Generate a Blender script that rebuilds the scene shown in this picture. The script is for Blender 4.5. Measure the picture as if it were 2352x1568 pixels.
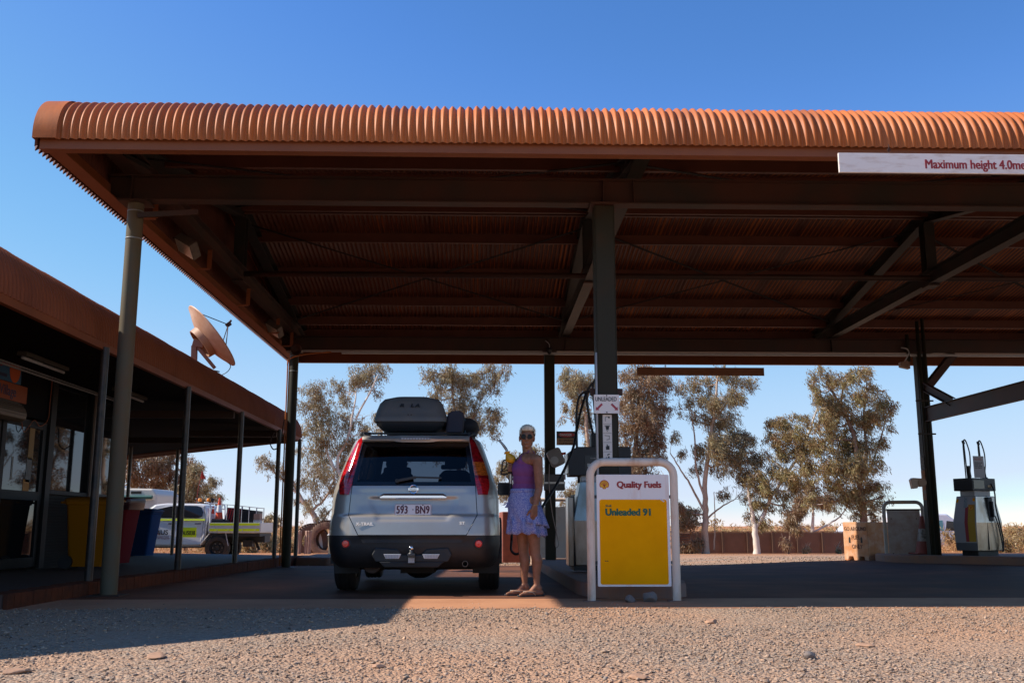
import bpy, bmesh, math, random
import numpy as np
from mathutils import Vector, Matrix, noise as mnoise
R=math.radians; PI=math.pi
random.seed(7); rng=np.random.default_rng(11)
scene=bpy.context.scene
for o in list(bpy.data.objects): bpy.data.objects.remove(o)
COL=scene.collection
# ---------------------------------------------------------------- camera, sky, sun, exposure
PITCH=10.5; YAW=1.6; CAMH=.68; FPX=2287.0      # FPX: focal length in units of a 2352 wide picture (35 mm lens)
cd=bpy.data.cameras.new('camera'); cam=bpy.data.objects.new('camera',cd); COL.objects.link(cam)
cd.lens=36*FPX/2352; cd.sensor_width=36; cd.clip_start=.1; cd.clip_end=60000
cam.location=(0,0,CAMH); cam.rotation_euler=(R(90+PITCH),0,R(-YAW)); scene.camera=cam
SUN_EL=40.6; SUN_AZ=.6                         # sun low on the left, a touch to the camera's side
sdir=Vector((-math.cos(R(SUN_EL))*math.cos(R(SUN_AZ)),-math.cos(R(SUN_EL))*math.sin(R(SUN_AZ)),math.sin(R(SUN_EL))))
w=bpy.data.worlds.new('World'); scene.world=w; w.use_nodes=True
nt=w.node_tree; bg=nt.nodes['Background']; sky=nt.nodes.new('ShaderNodeTexSky'); sky.sky_type='NISHITA'
sky.sun_disc=False; sky.sun_elevation=R(SUN_EL); sky.sun_rotation=math.atan2(sdir.x,sdir.y)
sky.air_density=.85; sky.dust_density=.0; sky.ozone_density=1.0; sky.altitude=200
# tone curves on the physical sky: the polarised deep blue overhead and pale haze low down that the photograph shows
KS=.115*2**.4
def vscale(sock,k):
    v=nt.nodes.new('ShaderNodeVectorMath'); v.operation='SCALE'; v.inputs['Scale'].default_value=k; nt.links.new(sock,v.inputs[0]); return v.outputs[0]
cv=nt.nodes.new('ShaderNodeRGBCurve'); nt.links.new(vscale(sky.outputs[0],KS),cv.inputs['Color'])
for ch,pts in enumerate((((.15,.085),(.20,.14),(.30,.25),(.43,.41),(.60,.53),(1,.70)),((.25,.245),(.30,.31),(.36,.39),(.45,.51),(.64,.655),(.82,.735),(1,.785)),((.455,.66),(.52,.77),(.65,.86),(.9,.965),(1,.985)))):
    c=cv.mapping.curves[ch]; c.points[1].location=pts[-1]
    for p in pts[:-1]: c.points.new(*p)
cv.mapping.update()
sb=nt.nodes.new('ShaderNodeVectorMath'); sb.operation='SUBTRACT'; nt.links.new(vscale(sky.outputs[0],KS),sb.inputs[0]); sb.inputs[1].default_value=(1.12,1.12,1.12)     # the bright glow round the sun keeps its full strength
mxn=nt.nodes.new('ShaderNodeVectorMath'); mxn.operation='MAXIMUM'; nt.links.new(sb.outputs[0],mxn.inputs[0])
ad=nt.nodes.new('ShaderNodeVectorMath'); ad.operation='ADD'; nt.links.new(cv.outputs[0],ad.inputs[0]); nt.links.new(mxn.outputs[0],ad.inputs[1])
nt.links.new(vscale(ad.outputs[0],1/KS),bg.inputs[0]); bg.inputs[1].default_value=.115
sd=bpy.data.lights.new('sun','SUN'); sd.energy=5.0; sd.angle=R(.5); sd.color=(1,.92,.82)
sun=bpy.data.objects.new('sun',sd); COL.objects.link(sun); sun.rotation_euler=sdir.to_track_quat('Z','Y').to_euler(); sun.location=(-20,0,25)
vs=scene.view_settings; vs.view_transform='Standard'; vs.look='None'; vs.gamma=1; vs.exposure=.4; vs.use_curve_mapping=False
# ---------------------------------------------------------------- surveying helper: pixel of the 2352 px photograph -> point in the world
_t=R(PITCH); _y=R(YAW)
_f=Vector((math.sin(_y)*math.cos(_t),math.cos(_y)*math.cos(_t),math.sin(_t))); _r=Vector((math.cos(_y),-math.sin(_y),0)); _u=_r.cross(_f)
def ray(x,y): return _f+_r*((x-1176)/FPX)+_u*((784-y)/FPX)
def PY(x,y,Y): d=ray(x,y); return Vector((0,0,CAMH))+d*(Y/d.y)
def PX(x,y,X): d=ray(x,y); return Vector((0,0,CAMH))+d*(X/d.x)
def PZ(x,y,z=0): d=ray(x,y); return Vector((0,0,CAMH))+d*((z-CAMH)/d.z)
def lerp(a,b,t): return a+(b-a)*t
def interp(x,xs,ys):
    return float(np.interp(x,xs,ys))
LY=[-100,10.3,19.5,32.4,45,60,50000]; LZ=[0,0,-.085,-.38,-.5,-.85,-.85]
RY=[-100,20,34,45,60,50000]; RZ=[0,0,-.3,-.52,-.85,-.85]
def gz(X,Y):
    s=min(1,max(0,(X-4)/4)); s=s*s*(3-2*s)
    return lerp(interp(Y,LY,LZ),interp(Y,RY,RZ),s)
# ---------------------------------------------------------------- materials
def mat(name,col,rough=.6,metal=0.,col2=None,vscale=3.,vlo=.4,vhi=.65,bump=0.,bscale=40.,spec=.5,coat=0.,col3=None,v3=1.,stretch=None,alpha=None,detail=6.,emit=None,ior=None):
    m=bpy.data.materials.new(name); m.use_nodes=True; n=m.node_tree; N=n.nodes; L=n.links
    b=N['Principled BSDF']; c4=lambda c:(c[0],c[1],c[2],1)
    b.inputs['Base Color'].default_value=c4(col); b.inputs['Roughness'].default_value=rough; b.inputs['Metallic'].default_value=metal
    b.inputs['Specular IOR Level'].default_value=spec; b.inputs['Coat Weight'].default_value=coat; b.inputs['Coat Roughness'].default_value=.05
    if ior: b.inputs['IOR'].default_value=ior
    tc=N.new('ShaderNodeTexCoord'); src=tc.outputs['Object']
    if stretch:
        mp=N.new('ShaderNodeMapping'); mp.inputs['Scale'].default_value=stretch; L.new(src,mp.inputs[0]); src=mp.outputs[0]
    out=None
    def noisemix(prev,c,sc,lo,hi,seed):
        t=N.new('ShaderNodeTexNoise'); t.noise_dimensions='4D'; t.inputs['W'].default_value=seed; t.inputs['Scale'].default_value=sc; t.inputs['Detail'].default_value=detail; t.inputs['Roughness'].default_value=.62; L.new(src,t.inputs['Vector'])
        mr=N.new('ShaderNodeMapRange'); mr.inputs[1].default_value=lo; mr.inputs[2].default_value=hi; L.new(t.outputs[0],mr.inputs[0])
        mx=N.new('ShaderNodeMix'); mx.data_type='RGBA'; L.new(mr.outputs[0],mx.inputs[0])
        if prev is None: mx.inputs[6].default_value=c4(col)
        else: L.new(prev,mx.inputs[6])
        mx.inputs[7].default_value=c4(c); return mx.outputs[2]
    if col2: out=noisemix(out,col2,vscale,vlo,vhi,1.)
    if col3: out=noisemix(out,col3,v3,.45,.7,5.)
    if out is not None: L.new(out,b.inputs['Base Color'])
    if bump:
        t=N.new('ShaderNodeTexNoise'); t.inputs['Scale'].default_value=bscale; t.inputs['Detail'].default_value=5; L.new(src,t.inputs['Vector'])
        bp=N.new('ShaderNodeBump'); bp.inputs['Strength'].default_value=bump; bp.inputs['Distance'].default_value=.01; L.new(t.outputs[0],bp.inputs['Height']); L.new(bp.outputs[0],b.inputs['Normal'])
    return m
def glassmat(name,tint,refl=1.0,rough=.02,ior=1.5):
    m=bpy.data.materials.new(name); m.use_nodes=True; N=m.node_tree.nodes; L=m.node_tree.links
    for x in list(N):
        if x.type=='BSDF_PRINCIPLED': N.remove(x)
    o=N['Material Output']; t=N.new('ShaderNodeBsdfTransparent'); t.inputs[0].default_value=(*tint,1)
    g=N.new('ShaderNodeBsdfGlossy'); g.inputs['Roughness'].default_value=rough; f=N.new('ShaderNodeFresnel'); f.inputs[0].default_value=ior
    mx=N.new('ShaderNodeMixShader'); L.new(f.outputs[0],mx.inputs[0]); L.new(t.outputs[0],mx.inputs[1]); L.new(g.outputs[0],mx.inputs[2]); L.new(mx.outputs[0],o.inputs[0]); return m
def leafmat(name,ca,cb,cc,sc=2.5):
    m=bpy.data.materials.new(name); m.use_nodes=True; N=m.node_tree.nodes; L=m.node_tree.links
    b=N['Principled BSDF']; b.inputs['Roughness'].default_value=.5
    tc=N.new('ShaderNodeTexCoord'); t=N.new('ShaderNodeTexNoise'); t.inputs['Scale'].default_value=sc; t.inputs['Detail'].default_value=8; t.inputs['Roughness'].default_value=.8; L.new(tc.outputs['Object'],t.inputs['Vector'])
    r=N.new('ShaderNodeValToRGB'); L.new(t.outputs[0],r.inputs[0]); e=r.color_ramp.elements; e[0].position=.36; e[0].color=(*ca,1); e[1].position=.64; e[1].color=(*cc,1); x=e.new(.5); x.color=(*cb,1)
    L.new(r.outputs[0],b.inputs['Base Color']); tr=N.new('ShaderNodeBsdfTranslucent'); L.new(r.outputs[0],tr.inputs[0]); mx=N.new('ShaderNodeMixShader'); mx.inputs[0].default_value=.3
    L.new(b.outputs[0],mx.inputs[1]); L.new(tr.outputs[0],mx.inputs[2]); L.new(mx.outputs[0],N['Material Output'].inputs[0]); return m
# ---------------------------------------------------------------- object helpers
WORLD=set()
def root_of(o):
    while o.parent: o=o.parent
    return o
def tag(o,label=None,cat=None,group=None,kind=None):
    if label: o['label']=label
    if cat: o['category']=cat
    if group: o['group']=group
    if kind: o['kind']=kind
    return o
def thing(name,label,cat,loc=(0,0,0),rz=0,group=None,world=False):
    o=bpy.data.objects.new(name,None); COL.objects.link(o); o.location=loc; o.rotation_euler=(0,0,rz); o.empty_display_size=.2
    tag(o,label,cat,group)
    if world: WORLD.add(o)
    return o
def link_mesh(name,me,m,parent=None,smooth=False,bevel=0,subsurf=0,autosmooth=None):
    o=bpy.data.objects.new(name,me); COL.objects.link(o)
    if m is not None and len(me.materials)==0: me.materials.append(m)
    if parent is not None:
        o.parent=parent
    if smooth:
        me.polygons.foreach_set('use_smooth',[True]*len(me.polygons))
    if autosmooth is not None and smooth:
        me.set_sharp_from_angle(angle=R(autosmooth))
    if bevel:
        b=o.modifiers.new('bevel','BEVEL'); b.width=bevel; b.segments=2; b.limit_method='ANGLE'; b.angle_limit=R(35)
    return o
class MB:
    def __init__(s,M=None): s.v=[]; s.f=[]; s.M=M
    def add(s,vs,fs,M=None):
        k=len(s.v); M=M or s.M
        for p in vs:
            p=Vector(p); s.v.append(M@p if M else p)
        for f in fs: s.f.append(tuple(i+k for i in f))
        return s
    def box(s,a,b,M=None):
        x0,y0,z0=a; x1,y1,z1=b
        vs=[(x0,y0,z0),(x1,y0,z0),(x1,y1,z0),(x0,y1,z0),(x0,y0,z1),(x1,y0,z1),(x1,y1,z1),(x0,y1,z1)]
        return s.add(vs,[(3,2,1,0),(4,5,6,7),(0,1,5,4),(1,2,6,5),(2,3,7,6),(3,0,4,7)],M)
    def bar(s,p,q,wx,h,up=(0,0,1)):          # rectangular bar from p to q, wx wide, h high
        p=Vector(p); q=Vector(q); d=(q-p).normalized(); up=Vector(up); sd=d.cross(up)
        if sd.length<1e-5: sd=d.cross(Vector((0,1,0)))
        sd.normalize(); u=sd.cross(d)
        vs=[]
        for c in (p,q):
            for a,b in ((-1,-1),(1,-1),(1,1),(-1,1)): vs.append(c+sd*(a*wx/2)+u*(b*h/2))
        return s.add(vs,[(3,2,1,0),(4,5,6,7),(0,1,5,4),(1,2,6,5),(2,3,7,6),(3,0,4,7)])
    def ibeam(s,p,q,w_,h,tf=.014,tw=.01,up=(0,0,1)):
        p=Vector(p); q=Vector(q); d=(q-p).normalized(); up=Vector(up); sd=d.cross(up).normalized(); u=sd.cross(d)
        s.bar(p+u*(h/2-tf/2),q+u*(h/2-tf/2),w_,tf,up); s.bar(p-u*(h/2-tf/2),q-u*(h/2-tf/2),w_,tf,up); s.bar(p,q,tw,h-2*tf,up); return s
    def cyl(s,p,q,r0,r1=None,n=16,cap=True):
        r1=r0 if r1 is None else r1; return s.tube([p,q],[r0,r1],n,cap)
    def tube(s,pts,r,n=8,cap=True):
        pts=[Vector(p) for p in pts]; m=len(pts); rs=r if hasattr(r,'__len__') else [r]*m
        vs=[]; prev=None
        for i,p in enumerate(pts):
            d=(pts[min(i+1,m-1)]-pts[max(i-1,0)])
            d=d.normalized() if d.length>1e-9 else Vector((0,0,1))
            if prev is None:
                a=Vector((0,0,1)) if abs(d.z)<.9 else Vector((1,0,0)); sd=d.cross(a).normalized()
            else:
                sd=(prev-d*prev.dot(d)); sd=sd.normalized() if sd.length>1e-6 else d.cross(Vector((0,0,1))).normalized()
            prev=sd; u=d.cross(sd)
            for k in range(n):
                t=2*PI*k/n; vs.append(p+(sd*math.cos(t)+u*math.sin(t))*rs[i])
        fs=[]
        for i in range(m-1):
            for k in range(n):
                a=i*n+k; b=i*n+(k+1)%n; fs.append((a,b,b+n,a+n))
        if cap: fs.append(tuple(range(n))[::-1]); fs.append(tuple((m-1)*n+k for k in range(n)))
        return s.add(vs,fs)
    def loft(s,rings,closed=True,cap=True,M=None):
        n=len(rings[0]); vs=[p for r in rings for p in r]; fs=[]
        for i in range(len(rings)-1):
            for k in range(n if closed else n-1):
                a=i*n+k; b=i*n+(k+1)%n; fs.append((a,b,b+n,a+n))
        if cap and closed: fs.append(tuple(range(n))[::-1]); fs.append(tuple((len(rings)-1)*n+k for k in range(n)))
        return s.add(vs,fs,M)
    def lathe(s,prof,c=(0,0,0),n=24,axis='z',cap=True):   # prof: (r,h)
        rings=[]
        for r,h in prof:
            ring=[]
            for k in range(n):
                t=2*PI*k/n; a,b=r*math.cos(t),r*math.sin(t)
                p={'z':(a,b,h),'y':(a,h,b),'x':(h,a,b)}[axis]; ring.append((c[0]+p[0],c[1]+p[1],c[2]+p[2]))
            rings.append(ring)
        return s.loft(rings,True,cap)
    def prism(s,poly,lo,hi,axis='y',M=None):   # poly in the two other axes (x,z)/(x,y)/(y,z)
        def P(a,b,h): return {'y':(a,h,b),'z':(a,b,h),'x':(h,a,b)}[axis]
        n=len(poly); vs=[P(a,b,lo) for a,b in poly]+[P(a,b,hi) for a,b in poly]
        fs=[(k,(k+1)%n,(k+1)%n+n,k+n) for k in range(n)]+[tuple(range(n))[::-1],tuple(range(n,2*n))]
        return s.add(vs,fs,M)
    def sphere(s,c,r,nu=14,nv=9,M=None):
        rx,ry,rz=r if hasattr(r,'__len__') else (r,r,r); rings=[]
        for j in range(1,nv):
            t=PI*j/nv; rings.append([(c[0]+rx*math.sin(t)*math.cos(2*PI*k/nu),c[1]+ry*math.sin(t)*math.sin(2*PI*k/nu),c[2]-rz*math.cos(t)) for k in range(nu)])
        return s.loft(rings,True,True,M)
    def build(s,name,m,parent=None,smooth=False,bevel=0,autosmooth=None):
        me=bpy.data.meshes.new(name)
        off=Vector((0,0,0))
        if parent is not None:
            r_=root_of(parent)
            if r_ in WORLD: off=r_.location
        me.from_pydata([tuple(Vector(p)-off) for p in s.v],[],s.f); me.validate()
        bm=bmesh.new(); bm.from_mesh(me); bmesh.ops.recalc_face_normals(bm,faces=bm.faces); bm.to_mesh(me); bm.free()
        return link_mesh(name,me,m,parent,smooth,bevel,0,autosmooth)
def fast_mesh(name,V,F,m,parent=None,smooth=False):     # numpy arrays, F all same length
    me=bpy.data.meshes.new(name); V=np.asarray(V,dtype=np.float32); F=np.asarray(F,dtype=np.int32); k=F.shape[1]
    if parent is not None and root_of(parent) in WORLD: V=V-np.array(root_of(parent).location,dtype=np.float32)
    me.vertices.add(len(V)); me.vertices.foreach_set('co',V.ravel()); me.loops.add(F.size); me.loops.foreach_set('vertex_index',F.ravel())
    me.polygons.add(len(F)); me.polygons.foreach_set('loop_start',np.arange(0,F.size,k,dtype=np.int32)); me.polygons.foreach_set('loop_total',np.full(len(F),k,dtype=np.int32))
    me.update(calc_edges=True); me.validate()
    return link_mesh(name,me,m,parent,smooth)
def text(name,s,size,m,parent,M,ext=.0015,bold=0.,align='LEFT',xs=1.,shear=0.,space=1.):
    cu=bpy.data.curves.new('t','FONT'); cu.body=s; cu.size=size; cu.extrude=ext; cu.align_x=align; cu.shear=shear; cu.space_character=space; cu.resolution_u=3
    ob=bpy.data.objects.new('t',cu); COL.objects.link(ob); dg=bpy.context.evaluated_depsgraph_get(); dg.update()
    me=bpy.data.meshes.new_from_object(ob.evaluated_get(dg)); bpy.data.objects.remove(ob)
    me.transform(Matrix.Diagonal((xs,1,1,1)))
    if bold:      # heavier strokes: shifted copies, each a hair in front of the last
        bm=bmesh.new()
        for i,(a,b) in enumerate(((0,0),(1,.3),(-1,.3),(.5,-.7),(-.5,-.7))):
            m3=me.copy(); m3.transform(Matrix.Translation((a*bold,b*bold,i*.00022))); bm.from_mesh(m3); bpy.data.meshes.remove(m3)
        bm.to_mesh(me); bm.free()
    me.transform(M)
    if parent is not None and root_of(parent) in WORLD: me.transform(Matrix.Translation(-root_of(parent).location))
    me.materials.clear(); me.name=name
    return link_mesh(name,me,m,parent)
def face_y(x,y,z): # text plane facing -Y (towards the camera) at a point
    return Matrix.Translation((x,y,z))@Matrix.Rotation(R(90),4,'X')
def join(objs):
    a=objs[0]; bm=bmesh.new()
    for o in objs: bm.from_mesh(o.data)
    bm.to_mesh(a.data); bm.free()
    for o in objs[1:]: bpy.data.objects.remove(o)
    return a
def bez(p0,p1,p2,p3,n=12):
    p0,p1,p2,p3=map(Vector,(p0,p1,p2,p3)); return [p0*(1-t)**3+p1*3*t*(1-t)**2+p2*3*t*t*(1-t)+p3*t**3 for t in [i/n for i in range(n+1)]]
def spline(pts,n=6):
    pts=[Vector(p) for p in pts]; out=[]
    for i in range(len(pts)-1):
        a=pts[max(i-1,0)]; b=pts[i]; c=pts[i+1]; d=pts[min(i+2,len(pts)-1)]
        for k in range(n):
            t=k/n; out.append(.5*((2*b)+(c-a)*t+(2*a-5*b+4*c-d)*t*t+(3*b-a-3*c+d)*t**3))
    out.append(pts[-1]); return out
def rrect(x0,y0,x1,y1,r,n=5):
    out=[]
    for cx,cy,a in ((x1-r,y1-r,0),(x0+r,y1-r,90),(x0+r,y0+r,180),(x1-r,y0+r,270)):
        for k in range(n+1):
            t=R(a+90*k/n); out.append((cx+r*math.cos(t),cy+r*math.sin(t)))
    return out
# ---------------------------------------------------------------- shared materials
RUST=(.36,.13,.058); DUST=(.42,.19,.09)
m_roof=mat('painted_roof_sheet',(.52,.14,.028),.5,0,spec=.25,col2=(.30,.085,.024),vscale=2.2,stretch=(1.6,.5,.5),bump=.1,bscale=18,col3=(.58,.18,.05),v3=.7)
m_under=mat('roof_sheet_underside',(.115,.031,.013),.6,col2=(.15,.042,.019),vscale=3)  # darkened sheet colour: the shade under the roof is put into it
m_steel=mat('dusty_green_steel',(.020,.017,.011),.6,col2=(.045,.018,.009),vscale=4,vlo=.45,vhi=.75,bump=.05)
m_beam=mat('red_oxide_beam',(.065,.019,.008),.6,col2=(.028,.018,.011),vscale=1.2)
m_fascia=mat('bounce_lit_fascia_steel',(.25,.072,.018),.6,col2=(.22,.06,.016),vscale=3)  # orange-brown steel; warm bounced light is put into its brighter colour
m_colgreen=mat('dark_green_column',(.030,.027,.016),.6,spec=.25,col2=(.045,.026,.013),vscale=5,vlo=.5,vhi=.8)
m_colgrey=mat('grey_green_round_column',(.12,.10,.062),.6,spec=.2,col2=(.14,.09,.05),vscale=4)
m_black=mat('black_rubber',(.012,.012,.013),.55)
m_blackpl=mat('black_plastic',(.02,.021,.023),.5,bump=.1,bscale=300)
m_chrome=mat('chrome',(.8,.8,.82),.12,1.)
m_ss=mat('stainless_steel',(.50,.46,.41),.33,1.,col2=(.34,.28,.22),vscale=2.5,bump=.05,bscale=6,stretch=(3,3,.7))
m_white=mat('white_paint_dusty',(.72,.63,.55),.45,col2=(.55,.38,.26),vscale=5,vlo=.5,vhi=.85,col3=(.66,.6,.55),v3=3)
m_whiteclean=mat('white_enamel',(.74,.73,.72),.4)
m_red=mat('sign_red',(.48,.02,.02),.45)
m_dkred=mat('dark_red_letters',(.33,.02,.02),.5)
m_yellow=mat('sign_yellow',(1.0,.40,.0),.6,spec=.06,col2=(.93,.36,.0),vscale=3)
m_green=mat('sign_green_letters',(.01,.11,.06),.5)
m_ink=mat('black_ink',(.012,.012,.012),.5)
m_grey=mat('mid_grey',(.25,.25,.25),.5)
m_lgrey=mat('light_grey',(.45,.44,.43),.5)
m_conc=mat('worn_concrete',(.33,.22,.16),.8,col2=(.24,.13,.09),vscale=4,bump=.3,bscale=30)
m_kerb=mat('kerb_concrete',(.26,.13,.085),.8,col2=(.19,.13,.11),vscale=7,bump=.4,bscale=30,col3=(.33,.14,.07),v3=1.5)
m_orange=mat('beacon_orange',(.85,.25,.01),.35)
m_cone=mat('cone_orange',(.75,.07,.02),.5)
# ---------------------------------------------------------------- ground, slab, paving
def ground_material():
    m=bpy.data.materials.new('red_gravel_ground'); m.use_nodes=True; N=m.node_tree.nodes; L=m.node_tree.links; b=N['Principled BSDF']; b.inputs['Roughness'].default_value=.9; b.inputs['Specular IOR Level'].default_value=.2
    tc=N.new('ShaderNodeTexCoord'); P=tc.outputs['Object']
    v=N.new('ShaderNodeTexVoronoi'); v.inputs['Scale'].default_value=42; L.new(P,v.inputs['Vector'])
    v2=N.new('ShaderNodeTexVoronoi'); v2.inputs['Scale'].default_value=90; L.new(P,v2.inputs['Vector'])
    r=N.new('ShaderNodeValToRGB'); L.new(v.outputs['Color'],r.inputs[0]); e=r.color_ramp.elements
    e[0].position=.1; e[0].color=(.25,.16,.11,1); e[1].position=.95; e[1].color=(.60,.40,.27,1); x=e.new(.35); x.color=(.47,.30,.195,1); x=e.new(.6); x.color=(.34,.265,.20,1)
    n=N.new('ShaderNodeTexNoise'); n.inputs['Scale'].default_value=.35; n.inputs['Detail'].default_value=6; L.new(P,n.inputs['Vector'])
    mr=N.new('ShaderNodeMapRange'); mr.inputs[1].default_value=.42; mr.inputs[2].default_value=.62; L.new(n.outputs[0],mr.inputs[0])
    mx=N.new('ShaderNodeMix'); mx.data_type='RGBA'; L.new(mr.outputs[0],mx.inputs[0]); L.new(r.outputs[0],mx.inputs[6]); mx.inputs[7].default_value=(.54,.31,.185,1)
    # red earth farther out
    sp=N.new('ShaderNodeSeparateXYZ'); L.new(P,sp.inputs[0]); m2=N.new('ShaderNodeMapRange'); m2.inputs[1].default_value=30; m2.inputs[2].default_value=46; L.new(sp.outputs[1],m2.inputs[0])
    mx2=N.new('ShaderNodeMix'); mx2.data_type='RGBA'; L.new(m2.outputs[0],mx2.inputs[0]); L.new(mx.outputs[2],mx2.inputs[6]); mx2.inputs[7].default_value=(.47,.20,.085,1)
    L.new(mx2.outputs[2],b.inputs['Base Color'])
    ad=N.new('ShaderNodeMath'); ad.operation='MULTIPLY_ADD'; L.new(v2.outputs['Distance'],ad.inputs[0]); ad.inputs[1].default_value=.5; L.new(v.outputs['Distance'],ad.inputs[2])
    bp=N.new('ShaderNodeBump'); bp.inputs['Strength'].default_value=.9; bp.inputs['Distance'].default_value=.02; bp.invert=True; L.new(ad.outputs[0],bp.inputs['Height']); L.new(bp.outputs[0],b.inputs['Normal']); return m
m_ground=ground_material()
def grid_sheet(name,xs,ys,dz,m,mask=None,wob=0):
    V=[];F=[]; nx=len(xs)
    for y in ys:
        for x in xs:
            q=wob*(mnoise.noise(Vector((x*.9,y*.9,3)))+.5*mnoise.noise(Vector((x*2.7,y*2.7,9)))) if wob else 0
            V.append((x,y,gz(x,y)+dz+q))
    for j in range(len(ys)-1):
        for i in range(nx-1):
            if mask and not mask((xs[i]+xs[i+1])/2,(ys[j]+ys[j+1])/2): continue
            a=j*nx+i; F.append((a,a+1,a+1+nx,a+nx))
    return fast_mesh(name,V,F,m)
xs=sorted(set([-30000,-3000,-1000,-300,-120,-60]+[round(-40+i*1.,2) for i in range(81)]+[60,120,300,1000,3000,30000]))
ys=sorted(set([-400,-100,-40,-20,-10]+[round(-5+i*.5,2) for i in range(140)]+[66,70,80,100,150,300,700,1500,4000,40000]))
g=grid_sheet('ground',xs,ys,0,m_ground); tag(g,kind='structure')
for p in g.data.polygons: p.use_smooth=True
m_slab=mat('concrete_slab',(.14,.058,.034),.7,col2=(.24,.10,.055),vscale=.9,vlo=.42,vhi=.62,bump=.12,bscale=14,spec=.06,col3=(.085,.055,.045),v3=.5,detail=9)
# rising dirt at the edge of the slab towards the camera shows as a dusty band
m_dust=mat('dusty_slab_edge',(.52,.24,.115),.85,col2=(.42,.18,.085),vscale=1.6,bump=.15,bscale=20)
xs=[round(-3.95+i*.5,3) for i in range(43)]; ys=[9.75+i*.575 for i in range(21)]
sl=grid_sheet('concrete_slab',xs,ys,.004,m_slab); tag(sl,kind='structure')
# front strip of the slab with a ragged gravel-side edge
V=[];F=[];n=400
for i in range(n+1):
    x=-4.6+i*(21.4/n); e=8.62+.05*mnoise.noise(Vector((x*1.3,0,0)))+.02*mnoise.noise(Vector((x*9,4,0)))
    for k,y in enumerate((e,9.1,9.75)): V.append((x,y,.004 if k else .0015))
for i in range(n):
    for k in range(2): a=i*3+k; F.append((a,a+3,a+4,a+1))
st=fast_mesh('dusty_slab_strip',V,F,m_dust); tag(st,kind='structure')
# paving under the veranda with its brick edge
def brickmat():
    m=mat('brick_paving',(.20,.085,.055),.75,bump=0); N=m.node_tree.nodes; L=m.node_tree.links; b=N['Principled BSDF']
    tc=N.new('ShaderNodeTexCoord'); br=N.new('ShaderNodeTexBrick'); br.inputs['Scale'].default_value=1; br.inputs['Brick Width'].default_value=.23; br.inputs['Row Height'].default_value=.115; br.inputs['Mortar Size'].default_value=.006
    br.inputs[1].default_value=(.065,.030,.020,1); br.inputs[2].default_value=(.045,.026,.020,1); br.inputs[3].default_value=(.03,.02,.016,1); L.new(tc.outputs['Object'],br.inputs['Vector']); L.new(br.outputs[0],b.inputs['Base Color'])
    bp=N.new('ShaderNodeBump'); bp.inputs['Strength'].default_value=.4; bp.inputs['Distance'].default_value=.004; bp.invert=True; L.new(br.outputs[1],bp.inputs['Height']); L.new(bp.outputs[0],b.inputs['Normal']); return m
m_brick=brickmat()
KX=-3.98
pav=[(KX,8.6),(KX,23.6),(-11.2,31.2),(-30,31.2),(-30,2.0),(-8.2,2.0),(-8.0,4.6),(-4.7,7.9)]
def densify(poly,step):
    out=[]
    for i,(a,b) in enumerate(poly):
        c,d=poly[(i+1)%len(poly)]; n=max(1,int(math.hypot(c-a,d-b)/step))
        for k in range(n): out.append((a+(c-a)*k/n,b+(d-b)*k/n))
    return out
def pz(x,y): return .12+gz(0,y)*.6
bm=bmesh.new(); pts=densify(pav,1.); tv=[bm.verts.new((x,y,pz(x,y))) for x,y in pts]; f=bm.faces.new(tv); bmesh.ops.triangulate(bm,faces=[f])
bv=[bm.verts.new((x,y,gz(0,y)-.05)) for x,y in pts]
for i in range(len(pts)): j=(i+1)%len(pts); bm.faces.new((bv[i],bv[j],tv[j],tv[i]))
me=bpy.data.meshes.new('veranda_paving'); bmesh.ops.recalc_face_normals(bm,faces=bm.faces); bm.to_mesh(me); bm.free()
tag(link_mesh('veranda_paving',me,m_brick),kind='structure')
# brick-on-edge kerb
mb=MB(); line=[(-8.0,4.58),(-4.70,7.88),(-3.97,8.62),(-3.97,23.55)]
for a,b in zip(line[:-1],line[1:]):
    L_=math.hypot(b[0]-a[0],b[1]-a[1]); n=int(L_/.122); d=((b[0]-a[0])/L_,(b[1]-a[1])/L_); nn=(d[1],-d[0])
    for i in range(n):
        s=i*.122+.003; e=s+.114; q=random.uniform(-.004,.004); z=pz(0,a[1]+d[1]*s)+.006+q
        P=lambda t,o,zz:(a[0]+d[0]*t+nn[0]*o,a[1]+d[1]*t+nn[1]*o,zz)
        vs=[P(s,.0,z-.32),P(e,.0,z-.32),P(e,.03+q,z-.32),P(s,.03+q,z-.32),P(s,-.2,z),P(e,-.2,z),P(e,.03+q,z),P(s,.03+q,z)]
        mb.add(vs,[(3,2,1,0),(4,5,6,7),(0,1,5,4),(1,2,6,5),(2,3,7,6),(3,0,4,7)])
m_kb=mat('red_kerb_bricks',(.13,.038,.018),.85,spec=.1,col2=(.08,.03,.018),vscale=9,bump=.3,bscale=50)
tag(mb.build('brick_kerb',m_kb,bevel=.006),kind='structure')
# a low dirt-covered mound of kerb at the end of the paving, behind the rear column
def slab_poly(name,poly,top,bot,m,parent=None,label=None,bevel=.02,topfn=None):
    mb=MB(); n=len(poly); vs=[(x,y,bot) for x,y in poly]+[(x,y,top) for x,y in poly]
    mb.add(vs,[(k,(k+1)%n,(k+1)%n+n,k+n) for k in range(n)]+[tuple(range(n))[::-1],tuple(range(n,2*n))]); o=mb.build(name,m,parent,bevel=bevel); return o
tag(slab_poly('kerb_return',[(-3.9,21.2),(-3.2,21.0),(-1.9,22.2),(-1.5,23.3),(-3.9,23.8)],.05,-.25,m_kerb,bevel=.05),kind='structure')
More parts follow.
